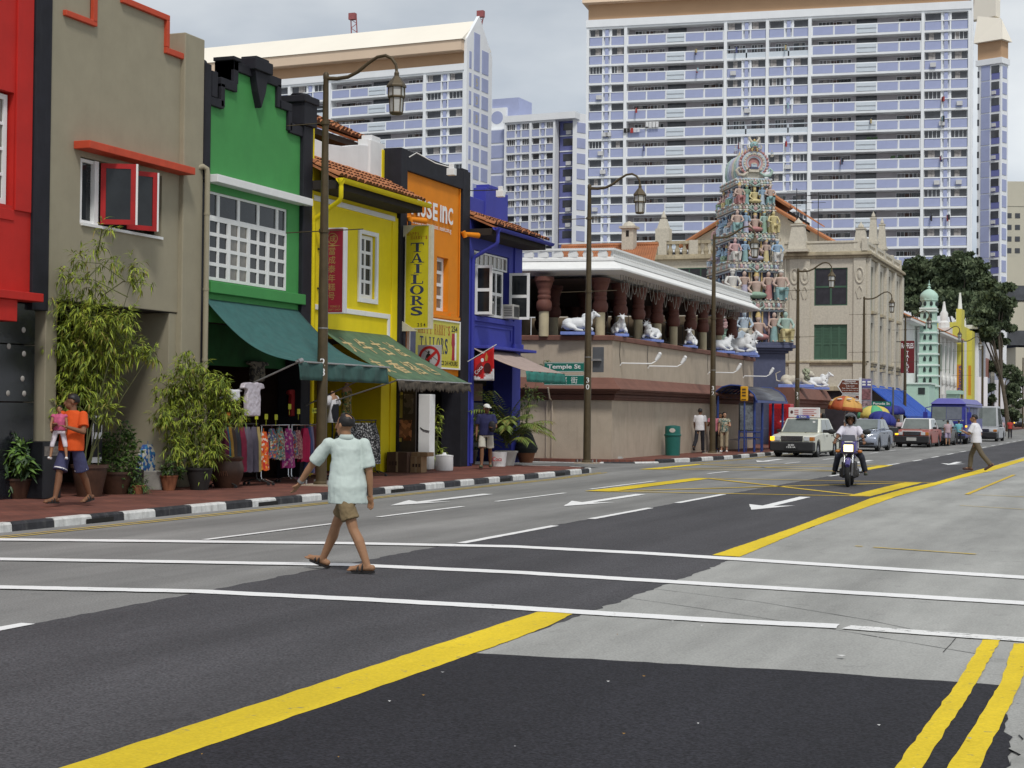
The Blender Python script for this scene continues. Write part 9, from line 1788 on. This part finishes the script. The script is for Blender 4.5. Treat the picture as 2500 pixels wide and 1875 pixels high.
def potted(label,name,base_px,pot,pr,ph,clumps,n,L_,w,mats,droop,sub=1,seed=1,group='potted plants along the footpath',dd=.0,ymin=None):
    g=gp(*base_px,.12); rnd=random.Random(seed); D=(g -CAM).dot(FW)+dd; base=g+Vector((FW.x,FW.y,0)).normalized()*(dd+pr); t=thing(name,label,'potted plant',(base.x,base.y,.12),0,group); bx_,by_=base.x,base.y
    if pot: part('pot',MB().lathe([(pr*.68,.12),(pr*.98,.12+ph*.75),(pr,.12+ph*.9),(pr*1.08,.12+ph*.9),(pr*1.08,.12+ph),(pr*.92,.12+ph),(pr*.9,.12+ph*.9)],(bx_,by_,0),18),POTS[pot],t,smooth=40)
    st=MB(); cr=MB(); tot=sum(c[2] ** 2*(c[3] if len(c) >3 else 1) for c in clumps)
    prev=base
    for ci,c in enumerate(sorted(clumps,key=lambda c: -c[1])):
        px_,py,r=c[:3]; den=c[3] if len(c) >3 else 1; C_=atD(px_,py,D+pr+rnd.uniform(-.25,.25)); r3=r*D/F; foot=Vector((bx_+rnd.uniform(-.5,.5)*pr,by_+rnd.uniform(-.5,.5)*pr,.12+ph*.9)); foot=foot if ci%3==0 or py >base_px[1]-140 else prev.lerp(C_,.2)-Vector((0,0,r3)); prev=C_; mid=foot.lerp(C_,.55)+Vector((rnd.uniform(-.05,.05),rnd.uniform(-.05,.05),.12)); st.tube([foot,mid,C_],[.012,.009,.004],5)
        k=int(n*r*r*den/tot); sprigs=max(3,k // 7)
        for s in range(sprigs):
            v=Vector((rnd.gauss(0,1),rnd.gauss(0,.8),rnd.gauss(0,1))); v=v.normalized()*rnd.random() ** .45; p=C_+v*r3; dir_=(v+Vector((rnd.gauss(0,.5),rnd.gauss(0,.5),rnd.gauss(0,.3)-droop*.4)));
            if s%3==0: st.tube([C_+v*r3*.25,p],[.004,.002],4)
            for q in range(7):
                dl=(dir_.normalized()+Vector((rnd.gauss(0,.55),rnd.gauss(0,.55),rnd.gauss(0,.35)-droop*.5))); kk=rnd.choices((0,1,2),(5,4,1 if len(mats) >2 else 0))[0]; leaf(cr,p+dir_.normalized()*rnd.uniform(-.5,.6)*L_,dl,L_*rnd.uniform(.55,1.25),w*rnd.uniform(.7,1.3),kk)
    part('stem',st,CULM,t,smooth=60,kind='stuff'); part('foliage',cr,mats,t,kind='stuff'); return t
BM=[BAM_L,BAM_M,BAM_Y]
potted('tall feathery bamboo in front of the taupe house, reaching above the doorway','potted_bamboo',(188,1218),'brown',.30,.55,[(262,556,22,.45),(235,600,30,.4),(205,640,34,.45),(265,640,36,.4),(330,655,34,.55),(350,690,24,.6),(165,680,38,.55),(135,730,28,.5),(225,700,46,.5),(180,760,50,1),(240,790,60,1.3),(300,780,40,1.1),(150,830,52,1),(210,860,66,1.3),(280,850,52,1.2),(330,850,34,1),(370,860,24,.8),(110,860,24,.8),(180,920,52,1.1),(250,930,50,1.1),(200,970,50,1),(255,1010,30,.8),(160,990,30,.8)],8200,.16,.024,BM,.75,seed=3,dd=.5)
potted('bushy bamboo between the taupe pillar and the clothes racks','potted_bamboo',(478,1198),'dark',.24,.42,[(455,860,16,.8),(450,900,34,1),(490,905,28,1),(420,950,46,1.1),(470,960,54,1.2),(520,950,46,1),(555,985,36,1),(400,1010,34,1),(450,1030,56,1.2),(510,1030,48,1.1),(580,1010,24,1),(470,1090,46,.9),(430,1090,36,.8),(515,1100,34,.8),(495,1140,24,.7),(535,930,22,.9)],7400,.15,.023,BM,.7,seed=5,dd=.1)
potted('rounded leafy shrub right of the man in orange','potted_shrub',(272,1208),'brown',.30,.40,[(305,1050,22),(320,1070,24),(260,1080,30),(295,1095,36),(245,1110,26),(325,1110,28),(270,1135,38),(315,1140,30),(235,1140,20),(290,1165,24)],5200,.055,.032,[SHR_L,SHR_D],.1,seed=7); potted('broad leaved dark green plant at the left edge','potted_shrub',(30,1219),'brown',.26,.34,[(20,1070,20),(35,1100,28),(60,1110,20),(10,1120,26),(50,1140,26),(25,1155,26),(70,1130,14)],620,.18,.08,[SHR_D,SHR_L],.3,seed=8)
potted('low fern in a small pot beside the white block','potted_fern',(333,1207),'terra',.13,.16,[(333,1180,20),(352,1188,18),(318,1190,16),(338,1195,16)],500,.10,.018,[SHR_D,SHR_L],.3,seed=9); potted('small plant in a terracotta pot left of the bushy bamboo','potted_shrub',(408,1198),'terra',.16,.28,[(408,1150,22),(425,1135,18),(395,1140,14),(440,1150,20)],420,.08,.035,[SHR_D,SHR_L],.2,seed=10)
potted('dark pot with dark foliage behind the rounded shrub','potted_shrub',(312,1206),'dark',.18,.42,[(312,1150,22),(330,1150,18)],260,.08,.035,[SHR_D,SHR_D],.2,seed=11,dd=.2); potted('slim plant in a shiny blue pot right of the bushy bamboo','potted_shrub',(488,1193),'blue',.17,.36,[(490,1140,22),(500,1110,22),(480,1120,18)],300,.12,.02,BM,.7,seed=12)
j0=gp(530,1192,.12); t=thing('glazed_jar','large dark brown glazed jar with a scratched emblem under the clothes racks','jar',(j0.x,j0.y+.3,.12)); part('body',MB().lathe([(.22,.12),(.32,.35),(.34,.5),(.30,.64),(.33,.68),(.33,.72),(.28,.72)],(j0.x,j0.y+.34,0),20),POTS['brown'],t,smooth=40)
b=MB(); jn=Vector((.36,-.93,0)); jr=Vector((.93,.36,0))
for k in range(5): a=Vector((j0.x,j0.y+.34,.36))+jn*.345; b.tube([a+jr*(-.08+.04*k),a+jr*(-.05+.025*k)+Vector((0,0,.1))],.006,4)
part('emblem',b,mat('jar_mark',(.16,.07,.04),.7,.1),t,split=True)
t=thing('concrete_block','pale concrete block on the footpath between the pots','block',(-17,on_line(372,-17),.12)); p=gp(372,1196,.12); part('block',MB().box(p.x -.2,p.y,.12,p.x+.2,p.y+.4,.47),mat('block_pale',(.36,.35,.32),.9,.2,5,.3,40),t,bevel=.01)
potted('tall slender bamboo beside the white cabinet','potted_bamboo',(1056,1146),'dark',.14,.2,[(1062,1010,12),(1068,1040,16),(1062,1075,16),(1070,1100,14),(1060,1120,14),(1080,1015,8)],420,.15,.022,BM,.8,seed=14); potted('dark bushy plant in a brown pot left of the man in the cap','potted_shrub',(1145,1134),'brown',.24,.42,[(1140,1030,18),(1150,1055,24),(1130,1065,22),(1160,1080,20),(1140,1095,24),(1125,1090,16)],620,.17,.05,[SHR_D,SHR_L],.3,seed=15)
potted('dark leafy shrub behind the palm at the corner of the blue house','potted_shrub',(1275,1128),'terra',.20,.2,[(1290,955,20),(1310,965,18),(1275,985,18),(1290,1000,22),(1270,1060,14),(1275,1030,12),(1335,880,9),(1320,895,8)],620,.12,.028,[SHR_D,BAM_M],.4,seed=16,dd=.8)
g=gp(1225,1137,.12); t=thing('potted_palm','bushy feathered palm in a white pot right of the man in the cap','potted plant',(g.x,g.y+.3,.12),0,'potted plants along the footpath'); cx,cy=g.x,g.y+.35
part('pot',MB().lathe([(.22,.12),(.30,.45),(.34,.50),(.34,.54),(.29,.54)],(cx,cy,0),18),POTS['white'],t,smooth=40); rnd=random.Random(17); st=MB(); cr=MB()
for k in range(46):
    a=rnd.uniform(0,6.28); ln=rnd.uniform(1.1,1.75); el=rnd.uniform(.55,1.35); p=Vector((cx+rnd.uniform(-.12,.12),cy+rnd.uniform(-.12,.12),.6+rnd.uniform(0,.5))); pts=[p]; d=Vector((math.cos(a)*math.cos(el),math.sin(a)*math.cos(el),math.sin(el)))
    for j in range(9): d=(d -Vector((0,0,.10+.06*(j >3)))).normalized(); pts.append(pts[-1]+d*ln/9)
    st.tube(pts,[.014-.0012*j for j in range(10)],4)
    for j in range(2,10):
        tg=(pts[j]-pts[j -1]).normalized(); sd=tg.cross(Vector((0,0,1))).normalized()
        for s in (-1,1):
            for h in (0,.5): leaf(cr,pts[j -1].lerp(pts[j],h),tg*.8+sd*s*.8-Vector((0,0,.25)),.34*(1-abs(j -6)*.07),.046,rnd.choices((0,1),(5,2))[0])
part('stem',st,CULM,t,smooth=60,kind='stuff'); part('frond',cr,[PALM,PALM_Y],t,kind='stuff')
g=gp(1277,1130,.12); t=thing('potted_plant','brown pot wrapped in dark netting at the corner of the blue house','potted plant',(g.x,g.y,.12),0,'potted plants along the footpath'); part('pot',MB().lathe([(.20,.12),(.28,.42),(.30,.46),(.26,.46)],(g.x,g.y+.25,0),16),POTS['terra'],t,smooth=40); part('netting',MB().lathe([(.31,.42),(.36,.55),(.20,.95),(.04,1.2),(.03,1.3)],(g.x,g.y+.25,0),14),mat('netting',(.03,.032,.03),.9,.3,20),t,smooth=40); part('stem',MB().cyl((g.x,g.y+.25,1.2),(g.x,g.y+.25,1.7),.02,None,6),CULM,t)
